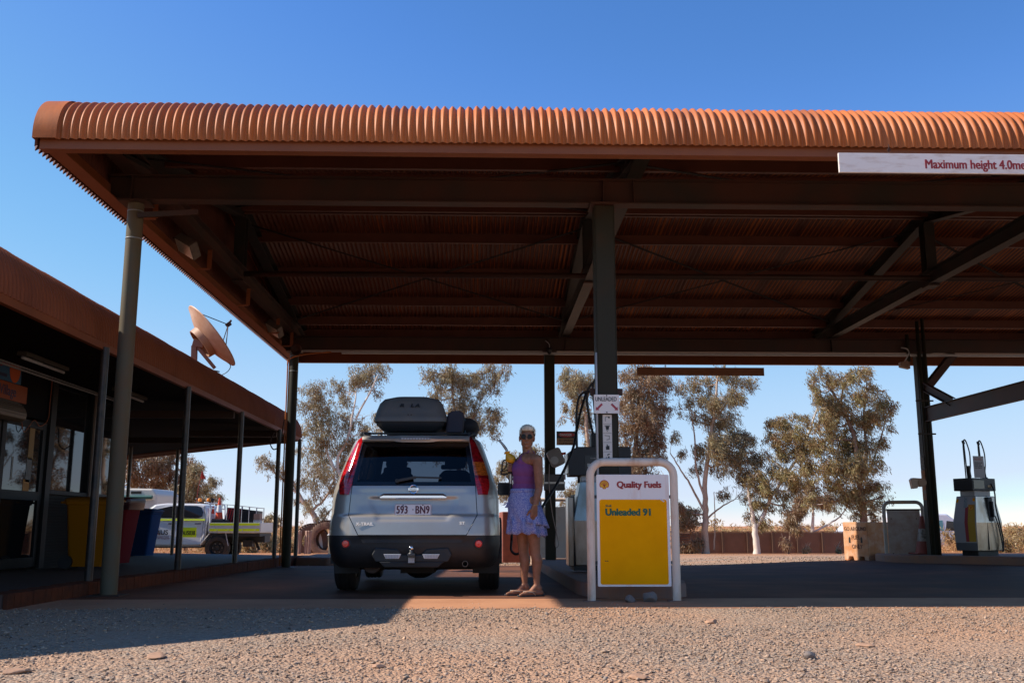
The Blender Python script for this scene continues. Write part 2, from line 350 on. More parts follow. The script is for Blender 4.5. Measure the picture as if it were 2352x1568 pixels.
# ---------------------------------------------------------------- gravel stones (uncountable)
def stones(name,n,xr,yr,s0,s1,m,power=1.0,keep=None,seed=1,sink=.35):
    r=np.random.default_rng(seed); X=r.uniform(*xr,n); Y=yr[0]+(yr[1]-yr[0])*r.random(n)**power
    if keep is not None: k=keep(X,Y); X=X[k]; Y=Y[k]; n=len(X)
    base=np.array([(1,0,0),(.3,.9,.1),(-.8,.6,-.1),(-.9,-.5,.1),(.2,-1,0),(.2,.1,.8),(-.2,-.15,.6),(0,0,-.6)],float)
    fs=np.array([(0,1,5),(1,2,5),(2,6,5),(2,3,6),(3,4,6),(4,0,5),(4,5,6),(1,0,7),(2,1,7),(3,2,7),(4,3,7),(0,4,7)])
    S=(s0+(s1-s0)*r.random(n)**3)[:,None]
    B=base[None]*(1+r.uniform(-.35,.35,(n,8,1)))*np.stack([S*r.uniform(.7,1.4,(n,1)),S*r.uniform(.6,1.1,(n,1)),S*r.uniform(.35,.9,(n,1))],2)
    a=r.uniform(0,2*PI,n); t=r.normal(0,.35,n); ca,sa=np.cos(a)[:,None],np.sin(a)[:,None]; ct,st_=np.cos(t)[:,None],np.sin(t)[:,None]
    x,y,z=B[...,0],B[...,1],B[...,2]; y,z=y*ct-z*st_,y*st_+z*ct; x,y=x*ca-y*sa,x*sa+y*ca
    V=np.stack([x+X[:,None],y+Y[:,None],z+(S*.5*(1-sink))],2)
    F=fs[None]+(np.arange(n)*8)[:,None,None]
    return fast_mesh(name,V.reshape(-1,3),F.reshape(-1,3),m)
def stonemat():
    m=bpy.data.materials.new('gravel_stones'); m.use_nodes=True; N=m.node_tree.nodes; L=m.node_tree.links; b=N['Principled BSDF']; b.inputs['Roughness'].default_value=.85; b.inputs['Specular IOR Level'].default_value=.25
    tc=N.new('ShaderNodeTexCoord'); v=N.new('ShaderNodeTexVoronoi'); v.inputs['Scale'].default_value=30; L.new(tc.outputs['Object'],v.inputs['Vector'])
    r=N.new('ShaderNodeValToRGB'); L.new(v.outputs['Color'],r.inputs[0]); e=r.color_ramp.elements
    e[0].position=.12; e[0].color=(.11,.08,.06,1); e[1].position=.97; e[1].color=(.62,.43,.30,1)
    for p,c in ((.3,(.40,.265,.185,1)),(.45,(.22,.18,.15,1)),(.6,(.50,.33,.22,1)),(.72,(.31,.25,.20,1)),(.82,(.54,.385,.28,1)),(.9,(.58,.33,.19,1))): x=e.new(p); x.color=c
    L.new(r.outputs[0],b.inputs['Base Color']); return m
m_stone=stonemat()
def kp(X,Y):
    q=np.array([mnoise.noise(Vector((x*.8,y*.8,1.7))) for x,y in zip(X,Y)])
    inside=np.abs(X-.28*.1)<(Y*.56+.5)
    return inside&((q+rng.normal(0,.25,len(X)))>-.30)
s1=stones('gravel',80000,(-5.4,5.8),(3.6,8.72),.0028,.013,m_stone,keep=kp,seed=3); s4=stones('coarse_gravel',1700,(-5.2,5.6),(3.7,8.6),.009,.021,m_stone,keep=lambda X,Y:np.array([mnoise.noise(Vector((x*.55,y*.75,5.))) for x,y in zip(X,Y)])+rng.normal(0,.12,len(X))>.08,seed=21); tag(s4,'coarser grey stones gathered in patches of the yard','gravel',kind='stuff')
tag(s1,'loose grey and tan gravel lying in front of the canopy','gravel',kind='stuff')
s2=stones('fine_gravel',520,(-3.8,5.5),(8.66,9.35),.003,.011,m_stone,power=2.2,seed=5); tag(s2,'scattered fine gravel on the dusty slab edge','gravel',kind='stuff')
s3=stones('gravel',9000,(-14,14),(20.5,30),.008,.03,m_stone,seed=8)
co=np.empty(len(s3.data.vertices)*3,np.float32); s3.data.vertices.foreach_get('co',co); co=co.reshape(-1,3)
co[:,2]+=np.array([gz(x,y) for x,y in co[:,:2]]); kk=co.reshape(-1,8,3)
s3.data.vertices.foreach_set('co',co.ravel()); tag(s3,'gravel of the sunlit yard beyond the canopy','gravel',kind='stuff')
m_rock=mat('brown_rock',(.44,.25,.15),.85,col2=(.34,.20,.13),vscale=20,bump=.3); m_rockgrey=mat('grey_rock',(.17,.15,.14),.8,col2=(.24,.17,.13),vscale=20,bump=.4)
def rock(name,label,x,y,r,m,sq=(1,1,.6),z=None,group=None,seed=0):
    t=bmesh.new(); bmesh.ops.create_icosphere(t,subdivisions=3,radius=1); rr=random.Random(seed)
    planes=[(Vector((rr.gauss(0,1),rr.gauss(0,1),rr.gauss(0,1))).normalized(),rr.uniform(.62,.9)) for _ in range(11)]
    for v in t.verts:
        for nn,d in planes:
            k=v.co.dot(nn)
            if k>d: v.co-=nn*(k-d)
        v.co=Vector((v.co.x*r*sq[0],v.co.y*r*sq[1],v.co.z*r*sq[2]))
    me=bpy.data.meshes.new(name); t.to_mesh(me); t.free(); o=link_mesh(name,me,m); o.location=(x,y,(gz(x,y)+r*sq[2]*.55) if z is None else z); o.rotation_euler=(0,0,rr.uniform(0,6)); tag(o,label,'rock',group); return o
for i,(px,py,r,sq,mm,lb) in enumerate([(1858,1512,.034,(1.2,1,.75),m_rockgrey,'dark angular rock in the lit gravel at lower right'),(1985,1483,.038,(1.7,1,.3),m_rock,'flat tan flake of rock above right of the dark rock'),(360,1508,.085,(1.5,.6,.16),m_rock,'long flat rock slab near the shadow edge at lower left'),(40,1545,.055,(1.4,.8,.3),m_rock,'flat pinkish rock at the bottom left corner'),(975,1401,.045,(1.3,.8,.3),m_rock,'thin reddish flake on the slab edge behind the car'),(870,1532,.036,(1.1,.9,.35),m_rock,'pale flat stone in gravel, lower middle'),(1465,1557,.05,(1.3,.9,.3),m_rock,'orange flat stone at the bottom edge'),(1635,1430,.05,(1.2,1,.4),m_rock,'small rusty rock in the gravel right of the yellow sign')]):
    p=PZ(px,py); rock('rock',lb,p.x,p.y,r,mm,sq,group='loose rocks in the gravel',seed=i+2)
p=PZ(1492,1382); rock('rock','larger grey rock on the slab under the yellow sign',p.x,p.y,.085,m_rockgrey,(1.0,.8,.85),group='rocks under the yellow sign',seed=31)
p=PZ(1448,1383); rock('rock','smaller grey rock left of the big one under the yellow sign',p.x,p.y,.065,m_rockgrey,(1.0,.8,.7),group='rocks under the yellow sign',seed=38)
# ---------------------------------------------------------------- fuel canopy
YF,YR=10.28,19.43; YC=14.88; X0=-4.09; X1=17.0; SL=.178; ZR=5.66
can=thing('fuel_canopy','large open fuel canopy with curved rust orange corrugated roof','canopy',(1.27,14.9,0),world=True)
PITCHC=.0765; AMP=.0165
def zsl(y): return ZR-SL*abs(y-YC)
# bullnose profile: from lower edge up and over into the slope
RB=.46
def front_profile():
    yb=8.66; zb=4.135; pts=[(yb,zb),(yb,zb+.06)]
    for k in range(1,13):
        a=R(k*76/12); pts.append((yb+RB*(1-math.cos(a)),zb+.06+RB*math.sin(a)*.95))
    return pts
fp=front_profile(); yend,zend=fp[-1]; zt=zsl(yend)
dz_=zt-zend
fp=[(y,z) for y,z in fp]
off_=dz_
prof=fp+[(y,zsl(y)-off_*max(0,1-(y-yend)/3.)) for y in [yend+.25*i for i in range(1,int((YC-yend)/.25)+1)]]
prof+=[(YC,ZR)]
back=[(2*YC-y,z) for y,z in prof[:-1]][::-1]
prof=prof+back
def corr_sheet(name,x0,x1,prof,m,parent,amp=AMP,pitch=PITCHC,per=8,off=0.):
    nx=int((x1-x0)/pitch*per)+1; xs=x0+np.arange(nx)*pitch/per; P=np.array(prof); d=np.gradient(P,axis=0); nrm=np.stack([-d[:,1],d[:,0]],1); nrm/=np.linalg.norm(nrm,axis=1)[:,None]
    a=amp*np.sin(2*PI*np.arange(nx)/per)
    # small lap steps every ten corrugations
    lap=.006*(((np.arange(nx)//(per*10))%2)*1.0)
    A=(a+lap)[None,:]+off
    Y=P[:,0][:,None]+nrm[:,0][:,None]*A; Z=P[:,1][:,None]+nrm[:,1][:,None]*A; Xg=np.broadcast_to(xs[None,:],Y.shape)
    V=np.stack([Xg,Y,Z],2).reshape(-1,3); i=np.arange(len(P)-1)[:,None]*nx+np.arange(nx-1)[None,:]
    F=np.stack([i,i+1,i+1+nx,i+nx],2).reshape(-1,4); return fast_mesh(name,V,F,m,parent,True)
corr_sheet('roof',X0+.16,X1,prof,m_roof,can)
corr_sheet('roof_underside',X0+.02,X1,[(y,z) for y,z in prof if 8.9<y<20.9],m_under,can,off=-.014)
# gable end cladding with sawtooth lower edge
def gable(xpos,name):
    n=int((21.1-8.66)/PITCHC*6); V=[];F=[]; Pp=np.array(prof)
    for i in range(n+1):
        y=8.67+i*PITCHC/6; yy=min(max(y,8.66),21.1); h=AMP*math.sin(2*PI*i/6)*1.15
        zt=float(np.interp(yy,Pp[:,0],Pp[:,1]))-.02
        V+= [(xpos+h,yy,4.06+.02*math.sin(2*PI*i/6)),(xpos+h,yy,max(zt,4.1))]
    for i in range(n): a=i*2; F.append((a,a+2,a+3,a+1))
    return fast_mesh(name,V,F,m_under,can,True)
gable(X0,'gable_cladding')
# flashing that caps the end of the curved sheets
mb=MB(); P=prof; rA=[];rB=[];rC=[]
for k,(y,z) in enumerate(P):
    y0,z0=P[max(k-1,0)]; y1,z1=P[min(k+1,len(P)-1)]; L_=math.hypot(y1-y0,z1-z0); ny,nz=-(z1-z0)/L_,(y1-y0)/L_
    rA.append((X0-.015,y+ny*-.05,z+nz*-.05)); rB.append((X0-.015,y+ny*.02,z+nz*.02)); rC.append((X0+.20,y+ny*.022,z+nz*.022))
mb.loft([rA,rB,rC],closed=False,cap=False); mb.build('end_flashing',m_roof,can,True,autosmooth=40)
# fascia channels front, rear and left
mb=MB(); mb.bar((X0+.03,8.71,4.155),(X1,8.71,4.155),.012,.2); mb.bar((X0+.03,8.76,4.06),(X1,8.76,4.06),.11,.012); mb.bar((X0+.03,8.735,4.25),(X1,8.735,4.25),.05,.01)
mb.build('front_fascia_channel',m_fascia,can)
mb=MB(); mb.bar((X0+.03,20.98,4.2),(X1,20.98,4.2),.012,.24); mb.bar((X0+.03,20.93,4.085),(X1,20.93,4.085),.1,.012); mb.build('rear_fascia_channel',m_fascia,can)
mb=MB(); mb.bar((-4.045,8.75,4.19),(-4.045,20.95,4.19),.012,.22); mb.bar((-3.975,8.75,4.085),(-3.975,20.95,4.085),.15,.012); mb.build('side_fascia_channel',m_fascia,can)
for y in (10.9,13.15,15.4,17.7,19.0):
    mb=MB(); mb.bar((-4.0,y,4.09),(-3.72,y,4.09),.06,.012); mb.bar((-3.725,y,4.095),(-3.725,y,4.37),.06,.012,(0,1,0)); mb.build('bracket',m_fascia,can)
m_brace=mat('dark_brace',(.016,.008,.006),.7,spec=.1)
# main beams on the columns
for y in (YF,YR):
    mb=MB(); mb.ibeam((-4.0,y,4.22),(X1-.1,y,4.22),.16,.28)
    for xc in (-3.76,1.27,1.6,6.93,12.2):
        for s in (-1,1): mb.bar((xc,y+s*.042,4.095),(xc,y+s*.042,4.345),.012,.066,(0,1,0))
    mb.build('main_beam',m_beam,can)
# portal frames: chord, rafters, king post
for xf in (-3.75,1.6,6.93,12.26):
    mb=MB(); mb.ibeam((xf,9.08,4.47),(xf,20.68,4.47),.16,.22); mb.build('bottom_chord',m_beam if xf<0 else m_steel,can)
    for s in (-1,1):
        mb=MB(); ye=YC+s*6.05; ze=zsl(ye)-.13
        if s<0: ye=9.15; ze=zsl(ye)-.24
        mb.ibeam((xf,YC,ZR-.20),(xf,ye,ze),.16,.2); mb.build('rafter',m_steel,can)
    mb=MB(); mb.ibeam((xf,YC,4.58),(xf,YC,ZR-.28),.16,.2,up=(0,1,0)); mb.build('king_post',m_steel,can)
    mb=MB(); mb.box((xf-.09,YC-.12,4.33),(xf+.09,YC+.12,4.355)); mb.build('splice_plate',m_beam,can)
# purlins
pur=[14.98,15.95,17.3,18.6,19.6,20.3]
for y in pur+[2*YC-q for q in pur]:
    z=float(np.interp(y,[p[0] for p in prof],[p[1] for p in prof]))-.02
    mb=MB(); mb.bar((X0+.05,y,z-.085),(X1,y,z-.085),.008,.17); s=1 if y>YC else -1
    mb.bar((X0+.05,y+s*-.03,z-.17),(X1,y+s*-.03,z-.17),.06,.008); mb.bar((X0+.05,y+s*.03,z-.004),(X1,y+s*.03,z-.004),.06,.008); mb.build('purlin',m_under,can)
mb=MB(); mb.cyl((-3.68,YC,4.47),(X1,YC,4.47),.045,n=12); mb.build('tie_strut',m_beam,can,True)
for a,b in ((-3.75,1.6),(1.6,6.93),(6.93,12.26)):
    for p,q in (((a,15.3),(b,19.3)),((b,15.3),(a,19.3)),((a,14.4),(b,10.6)),((b,14.4),(a,10.6))):
        mb=MB(); dz=-.20 if p[0]<q[0] else -.215; P0=(p[0],p[1],zsl(p[1])+dz); Q0=(q[0],q[1],zsl(q[1])+dz); mb.bar(P0,Q0,.06,.006); mb.build('cross_brace',m_brace,can)
# columns
def round_col(x,y,r,zb,m):
    mb=MB(); mb.cyl((x,y,zb),(x,y,4.05),r,n=32); c=mb.build('column',m,can,True,autosmooth=40)
    mb=MB(); mb.box((x-.15,y-.13,4.05),(x+.15,y+.13,4.075)); mb.build('top_plate',m_beam,c); mb=MB(); mb.box((x-.16,y-.16,zb-.04),(x+.16,y+.16,zb+.015)); mb.build('base_plate',m_beam,c)
    for zq in (3.96,3.66): mb=MB(); mb.lathe([(r+.003,zq),(r+.003,zq+.012)],(x,y,0),32); mb.build('strap',m_grey,c,True)
    return c
round_col(-3.72,YF,.083,0.,m_colgrey)
round_col(-3.74,YR,.083,-.09,m_colgreen)
cd1=MB(); pts=[(-3.86,YR-.02,-.05),(-3.86,YR-.02,3.55),(-3.86,YR-.03,3.78),(-3.8,YR-.1,3.9),(-3.5,YR-.14,3.98),(-3.0,YR-.14,4.03)]
cd1.tube(spline(pts,5),.013,8); cd1.tube(spline([(-3.83,YR-.02,0),(-3.83,YR-.02,3.6),(-3.83,YR-.03,3.82)],3),.01,8); cd1.build('conduit_pipe',m_roof,can,True)
mb=MB(); mb.tube(spline([(-3.6,YR-.1,4.05),(-2.5,YR-.1,4.045),(0,YR-.1,4.06),(1.27,YR-.1,4.05)],4),.012,6); mb.box((-2.8,YR-.13,4.0),(X1-2,YR-.09,4.045)); mb.build('cable_tray',m_lgrey,can)
def sq_col(x,y,wx,wy,zb,m):
    mb=MB(); mb.bar((x-wx/2+.005,y,zb),(x-wx/2+.005,y,4.05),.01,wy,(0,1,0)); mb.bar((x,y-wy/2+.006,zb),(x,y-wy/2+.006,4.05),wx-.022,.012,(0,1,0)); mb.bar((x,y+wy/2-.006,zb),(x,y+wy/2-.006,4.05),wx-.022,.012,(0,1,0)); mb.bar((x+wx/2-.005,y,zb),(x+wx/2-.005,y,4.05),.01,wy,(0,1,0))
    c=mb.build('column',m,can,bevel=.006); mb=MB(); mb.box((x-wx*.7,y-wy*.7,4.052),(x+wx*.7,y+wy*.7,4.078)); mb.build('top_plate',m_beam,c); return c
c=sq_col(1.27,YF,.215,.215,.12,m_colgreen)
mb=MB(); mb.tube([(1.155,YF-.13,.15),(1.155,YF-.13,1.9),(1.155,YF-.13,2.45)],.012,8); mb.build('conduit_pipe',m_lgrey,c,True)
for xa in (1.10,1.385): mb=MB(); mb.box((xa,YF-.02,2.02),(xa+.055,YF+.02,2.09)); mb.build('side_bracket',m_beam,c)
c=sq_col(1.28,YR,.2,.2,.05,m_colgreen)
# the right rear column: H section with vent pipes strapped to it
XP=8.67
mb=MB(); mb.ibeam((XP+.04,YR,.1),(XP+.04,YR,4.07),.17,.21,.016,.012,(1,0,0)); c=mb.build('column',m_colgreen,can)
mb=MB(); mb.box((XP-.22,YR-.2,4.052),(XP+.22,YR+.2,4.078)); mb.build('top_plate',m_beam,c)
for dx,dy,zt in ((-.23,-.1,4.45),(-.05,-.18,4.7),(.06,-.18,4.75)):
    mb=MB(); mb.tube([(XP+dx,YR+dy,.15 if dx>-.1 else 3.9),(XP+dx,YR+dy,zt)],.035,10); mb.build('vent_pipe',m_colgreen,c,True)
for z in (2.45,3.1):
    mb=MB(); mb.bar((XP-.2,YR-.215,z),(XP+.15,YR-.215,z),.02,.03); mb.build('pipe_strap',m_steel,c)
mb=MB(); mb.bar((XP-.13,YR-.142,1.18),(XP-.13,YR-.142,1.75),.075,.004,(0,1,0)); mb.build('warning_decal',mat('faded_orange_decal',(.5,.17,.06),.5,col2=(.3,.25,.2),vscale=22),c)
mb=MB(); mb.bar((XP-.13,YR-.142,1.78),(XP-.13,YR-.142,2.0),.075,.004,(0,1,0)); mb.build('notice_decal',mat('faded_white_decal',(.35,.33,.3),.5,col2=(.08,.08,.08),vscale=45),c)
mb=MB(); mb.ibeam((XP+.0,YR-.13,2.83),(XP+.05,9.2,2.83),.1,.29,.014,.012); mb.build('low_cross_beam',m_beam,can)
mb=MB(); mb.ibeam((XP+.1,YR,3.35),(XP+.72,YR,4.06),.14,.2,up=(0,1,0)); mb.build('knee_brace',m_beam,can)
mb=MB(); mb.ibeam((XP,YR-.1,3.42),(XP+.03,YR-1.25,2.95),.1,.16,up=(0,1,1)); mb.build('knee_brace',m_beam,can)
# steel strip bolted to the left front column
mb=MB(); mb.bar((-3.66,YF-.1,3.90),(-3.03,YF-.1,3.94),.03,.055,(0,0,1)); mb.build('steel_strip',m_beam,can)
# ---------------------------------------------------------------- things hanging from the canopy
def hang_sign(label,x0,x1,y,z0,z1,m,txt=None,hooks=()):
    t=thing('hanging_sign',label,'sign',((x0+x1)/2,y,z0),world=True)
    mb=MB(); mb.box((x0,y-.012,z0),(x1,y+.012,z1)); p=mb.build('sign_board',m,t,bevel=.003)
    if txt: text('lettering',txt[0],txt[1],m_dkred,t,face_y(txt[2],y-.013,txt[3]),.001,.0035,xs=.82)
    for hx in hooks:
        mb=MB(); mb.tube([(hx,y,z1)]+[(hx+.014*math.sin(a),y,z1+.035-.014*math.cos(a)) for a in [k*PI/5 for k in range(11)]]+[(hx,y,z1+.09)],.004,6); mb.build('hook',m_beam,t)
    return t
hang_sign('long white sign hanging from front fascia reading Maximum height 4.0metres',3.2,6.0,8.5,3.825,4.01,mat('white_sign_board',(.88,.80,.74),.5,col2=(.55,.38,.28),vscale=4,vlo=.5,vhi=.8,stretch=(1,1,4)),('Maximum height 4.0metres',.120,3.985,3.87),(3.67,5.5))
hang_sign('long brown back of a sign hanging at the rear edge of the canopy',3.28,6.04,21.12,3.87,4.045,mat('brown_sign_back',(.30,.13,.06),.6,col2=(.25,.11,.05),vscale=3),None,(3.9,5.2))
def floodlight(px,py,Xv,rz,label):
    p=PX(px,py,Xv); t=thing('floodlight',label,'light',p,rz,'floodlights on the left canopy edge')
    M=Matrix.Rotation(R(30),4,'Y')@Matrix.Rotation(R(-40),4,'X')@Matrix.Diagonal((1.2,1.2,1.2,1))
    mb=MB(M); mb.box((-.10,-.10,-.05),(.16,.10,.05)); mb.build('housing',mat('dusty_grey_housing',(.16,.12,.09),.6,col2=(.10,.08,.07),vscale=20),t,bevel=.012)
    mb=MB(M); mb.box((-.085,-.085,-.056),(.145,.085,-.049)); mb.build('lens',mat('dusty_lens',(.85,.78,.66),.4,col2=(.55,.48,.38),vscale=70),t)
    mb=MB(); mb.bar((-.2,0,.12),(-.04,0,.03),.05,.02); mb.bar((-.1,.02,.06),(.02,0,.04),.04,.03); mb.build('bracket',m_beam,t); return t
floodlight(427,563,-3.83,R(-25),'nearer grey floodlight bolted inside the left canopy edge')
floodlight(628,753,-3.83,R(-25),'farther small grey floodlight bolted inside the left canopy edge')
p=Vector((-3.62,YR-.35,4.02)); t=thing('horn_speaker','small round horn speaker at the top of the left rear column','speaker',p)
mb=MB(); mb.lathe([(.03,.12),(.035,.06),(.05,.02),(.085,-.08),(.11,-.13),(.105,-.13),(.05,-.02)],(0,0,0),24,'y'); mb.build('horn',m_beam,t,True); mb=MB(); mb.bar((0,.05,.03),(0,.05,.16),.02,.03); mb.build('bracket',m_beam,t)
def camera_dome(px,py,Yv,label):
    p=PY(px,py,Yv); t=thing('security_camera',label,'camera',p); mb=MB(); mb.lathe([(.05,.06),(.055,.02),(.05,-.02),(.035,-.05),(.012,-.065)],(0,0,0),16); mb.build('dome',m_blackpl,t,True)
    mb=MB(); mb.tube(spline([(0,0,.06),(.0,0,.12),(-.03,0,.17),(-.08,.02,.21)],4),.008,6); mb.build('cable',m_lgrey,t); return t
camera_dome(1262,806,19.25,'small dark security camera at the top of the middle rear column')
p=PY(2078,835,19.2); t=thing('security_camera','tan box camera hanging from the right rear column','camera',p)
mb=MB(); mb.prism([(-.10,-.07),(.08,-.11),(.08,-.01),(.03,.05),(-.1,.03)],-.07,.07,'y'); mb.build('housing',mat('tan_housing',(.28,.16,.10),.5,col2=(.2,.12,.08),vscale=12),t,bevel=.008)
mb=MB(); mb.tube(spline([(0,0,.04),(.05,0,.12),(.1,0,.22),(.06,0,.3),(-.03,.05,.33)],4),.012,6); mb.build('cable',m_lgrey,t)
p=PY(2108,1108,19.2); t=thing('wall_lamp','cream box shaped like a hooded lamp mounted on the right rear column','wall lamp',p)
mb=MB(); mb.cyl((.04,.02,0),(.04,-.12,0),.08,n=20); mb.build('rear_cap',mat('cream_plastic',(.33,.20,.12),.5),t,True,autosmooth=40); mb=MB(); mb.prism([(-.17,.05),(-.13,.09),(.03,.08),(.05,-.02),(-.03,-.06),(-.05,-.11),(-.14,-.12)],-.10,.02,'y'); mb.build('hood',mat('cream_hood',(.50,.34,.24),.5),t,bevel=.01)
# ---------------------------------------------------------------- tourist building with its bullnose veranda
bld=thing('roadhouse_building','dark roadhouse building with curved rust red veranda roof','building',(-6.1,14,.1),world=True)
GX=-4.1; ZG=2.62; RV=.50
# veranda edge line (plan): chamfered front corner, long side, chamfered rear corner
edge=[(-12.0,-1.2),(-6.9,4.35),(-4.10,7.30),(-4.10,22.4),(-11.2,30.0),(-20,38)]
vprof=[(0,0),(0,.05)]+[(RV*.92*(1-math.cos(R(a)))+0,.05+RV*math.sin(R(a))) for a in (8,16,24,32,40,48,56,64,72)]
xr,zr_=vprof[-1]; vprof+=[(xr+.25,zr_+.055),(xr+.8,zr_+.11),(xr+2.2,zr_+.25)]
def inward(a,b): L_=math.hypot(b[0]-a[0],b[1]-a[1]); return ((-(b[1]-a[1]))/L_,(b[0]-a[0])/L_)
def veranda_section(name,a,b,ca,cb):
    # ca, cb: inward direction of the mitre at each end; corrugations run across the edge
    nrm=inward(a,b); L_=math.hypot(b[0]-a[0],b[1]-a[1]); n=int(L_/PITCHC*6); V=[];F=[]; npz=len(vprof)
    for i in range(n+1):
        s=i/n
        for k,(o,h) in enumerate(vprof):
            ax,ay=a[0]+ca[0]*o,a[1]+ca[1]*o; bx,by=b[0]+cb[0]*o,b[1]+cb[1]*o
            k0,k1=max(k-1,0),min(k+1,npz-1); dx,dz=vprof[k1][0]-vprof[k0][0],vprof[k1][1]-vprof[k0][1]; L2=math.hypot(dx,dz); am=AMP*1.7*math.sin(2*PI*i/6)+.004*((i//60)%2)
            V.append((ax+(bx-ax)*s+nrm[0]*(-dz/L2)*am,ay+(by-ay)*s+nrm[1]*(-dz/L2)*am,ZG+h+dx/L2*am))
    for i in range(n):
        for k in range(npz-1): q=i*npz+k; F.append((q,q+1,q+1+npz,q+npz))
    return fast_mesh(name,V,F,m_vroof,bld,True)
m_vroof=mat('veranda_roof_sheet',(.26,.068,.022),.6,spec=.2,col2=(.20,.052,.018),vscale=1.5,bump=.08,bscale=20)
dirs=[]
for i in range(len(edge)):
    if i==0: d=inward(edge[0],edge[1])
    elif i==len(edge)-1: d=inward(edge[-2],edge[-1])
    else:
        n0=inward(edge[i-1],edge[i]); n1=inward(edge[i],edge[i+1]); c=n0[0]*n1[0]+n0[1]*n1[1]; d=((n0[0]+n1[0])/(1+c),(n0[1]+n1[1])/(1+c))
    dirs.append(d)
for i in range(len(edge)-1): veranda_section('veranda_roof',edge[i],edge[i+1],dirs[i],dirs[i+1])
mb=MB()
for i in range(len(edge)-1):
    a,b=edge[i],edge[i+1]; mb.bar((a[0]+dirs[i][0]*.02,a[1]+dirs[i][1]*.02,ZG-.03),(b[0]+dirs[i+1][0]*.02,b[1]+dirs[i+1][1]*.02,ZG-.03),.06,.09)
mb.build('veranda_edge_beam',m_vroof,bld)
# flat soffit/roof behind
V=[];F=[]
for (x,y),d in zip(edge,dirs): V+= [(x+d[0]*.25,y+d[1]*.25,ZG+.02),(x+d[0]*2.5,y+d[1]*2.5,ZG+.14)]
for i in range(len(edge)-1): a=i*2; F.append((a,a+2,a+3,a+1))
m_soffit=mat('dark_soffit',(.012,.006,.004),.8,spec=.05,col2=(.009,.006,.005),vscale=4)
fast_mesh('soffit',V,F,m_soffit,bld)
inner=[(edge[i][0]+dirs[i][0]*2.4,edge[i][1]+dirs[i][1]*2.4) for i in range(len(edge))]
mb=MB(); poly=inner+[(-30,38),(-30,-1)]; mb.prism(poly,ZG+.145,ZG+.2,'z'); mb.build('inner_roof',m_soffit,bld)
mb=MB(); poly=[(x+0.35*dirs[i][0],y+.35*dirs[i][1]) for i,(x,y) in enumerate(inner)]+[(-30,38),(-30,-1)]; mb.prism(poly,ZG+.5,ZG+.62,'z'); mb.build('roof',m_vroof,bld)
WX=-6.1; WE=16.75
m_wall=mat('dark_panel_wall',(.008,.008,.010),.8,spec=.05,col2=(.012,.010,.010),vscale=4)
mb=MB(); mb.box((WX-.12,14.05,.1),(WX,WE,1.12))
mb.box((WX-.12,4,2.95),(WX,WE,2.99)); mb.build('base_wall',mat('ribbed_base_wall',(.012,.011,.01),.6,spec=.1,col2=(.02,.018,.016),vscale=3),bld)
mb=MB()
for k in range(24): z=.14+k*.04; mb.box((WX,14.1,z),(WX+.012,WE-.02,z+.022))
mb.build('wall_ribs',mat('rib_grey',(.014,.013,.012),.6,spec=.1),bld,bevel=.004)
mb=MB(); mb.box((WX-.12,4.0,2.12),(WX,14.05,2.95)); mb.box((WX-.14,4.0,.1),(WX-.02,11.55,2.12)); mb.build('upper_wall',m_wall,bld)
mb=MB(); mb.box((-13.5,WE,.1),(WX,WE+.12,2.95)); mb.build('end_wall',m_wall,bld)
# ceiling rails
mb=MB(); mb.bar((WX+.05,9,2.72),(WX+.05,16.7,2.74),.03,.03); mb.bar((WX+.1,9,2.66),(WX+.1,16.7,2.68),.02,.02); mb.build('ceiling_trim',m_lgrey,bld)
def dglass(name,col=(.012,.014,.017)): return mat(name,col,.02,ior=1.5,spec=.42)
m_glass=dglass('dark_reflective_glass',(.010,.011,.013)); m_frame=mat('dark_aluminium_frame',(.008,.009,.010),.5,.0,spec=.2); m_frame2=mat('pale_aluminium_frame',(.05,.045,.04),.5,.0,spec=.2)
def window(y0,y1,z0,z1,m=m_frame2):
    mb=MB(); t=.06
    for a,b in (((y0,z0),(y0+t,z1)),((y1-t,z0),(y1,z1)),((y0+t,z0),(y1-t,z0+t)),((y0+t,z1-t),(y1-t,z1))): mb.box((WX-.06,a[0],a[1]),(WX+.035,b[0],b[1]))
    f=mb.build('window',m,bld,bevel=.004); mb=MB(); mb.box((WX-.03,y0+t,z0+t),(WX-.015,y1-t,z1-t)); mb.build('pane',m_glass,f); return f
window(14.2,15.62,1.12,2.95,m_frame); window(15.66,WE-.02,1.12,2.95)
mb=MB(); mb.box((WX-.02,15.60,1.12),(WX+.07,15.70,2.95)); mb.build('mullion',mat('pale_pink_mullion',(.22,.16,.13),.4),bld,bevel=.008)
mb=MB(); mb.box((WX-.1,14.05,.12),(WX+.05,14.2,2.95)); mb.build('door_post',m_frame,bld)
# glass door
def door(y0,y1,parent):
    mb=MB(); t=.11; z0,z1=.14,2.08
    for a,b in (((y0,z0),(y0+t,z1)),((y1-t,z0),(y1,z1)),((y0+t,z0),(y1-t,z0+.13)),((y0+t,z1-.1),(y1-t,z1)),((y0+t,1.02),(y1-t,1.14))): mb.box((WX-.03,a[0],a[1]),(WX+.02,b[0],b[1]))
    d=mb.build('door',m_frame,parent,bevel=.004)
    for q0,q1 in ((z0+.13,1.02),(1.14,z1-.1)): mb=MB(); mb.box((WX-.01,y0+t,q0),(WX,y1-t,q1)); mb.build('door_pane',m_glass,d)
    return d
d=door(12.75,14.02,bld); door(11.55,12.7,bld)
m_ynote=mat('yellow_notice',(.30,.15,.02),.6,col2=(.25,.14,.05),vscale=60); m_wnote=mat('white_notice',(.16,.155,.15),.6,col2=(.12,.12,.12),vscale=60)
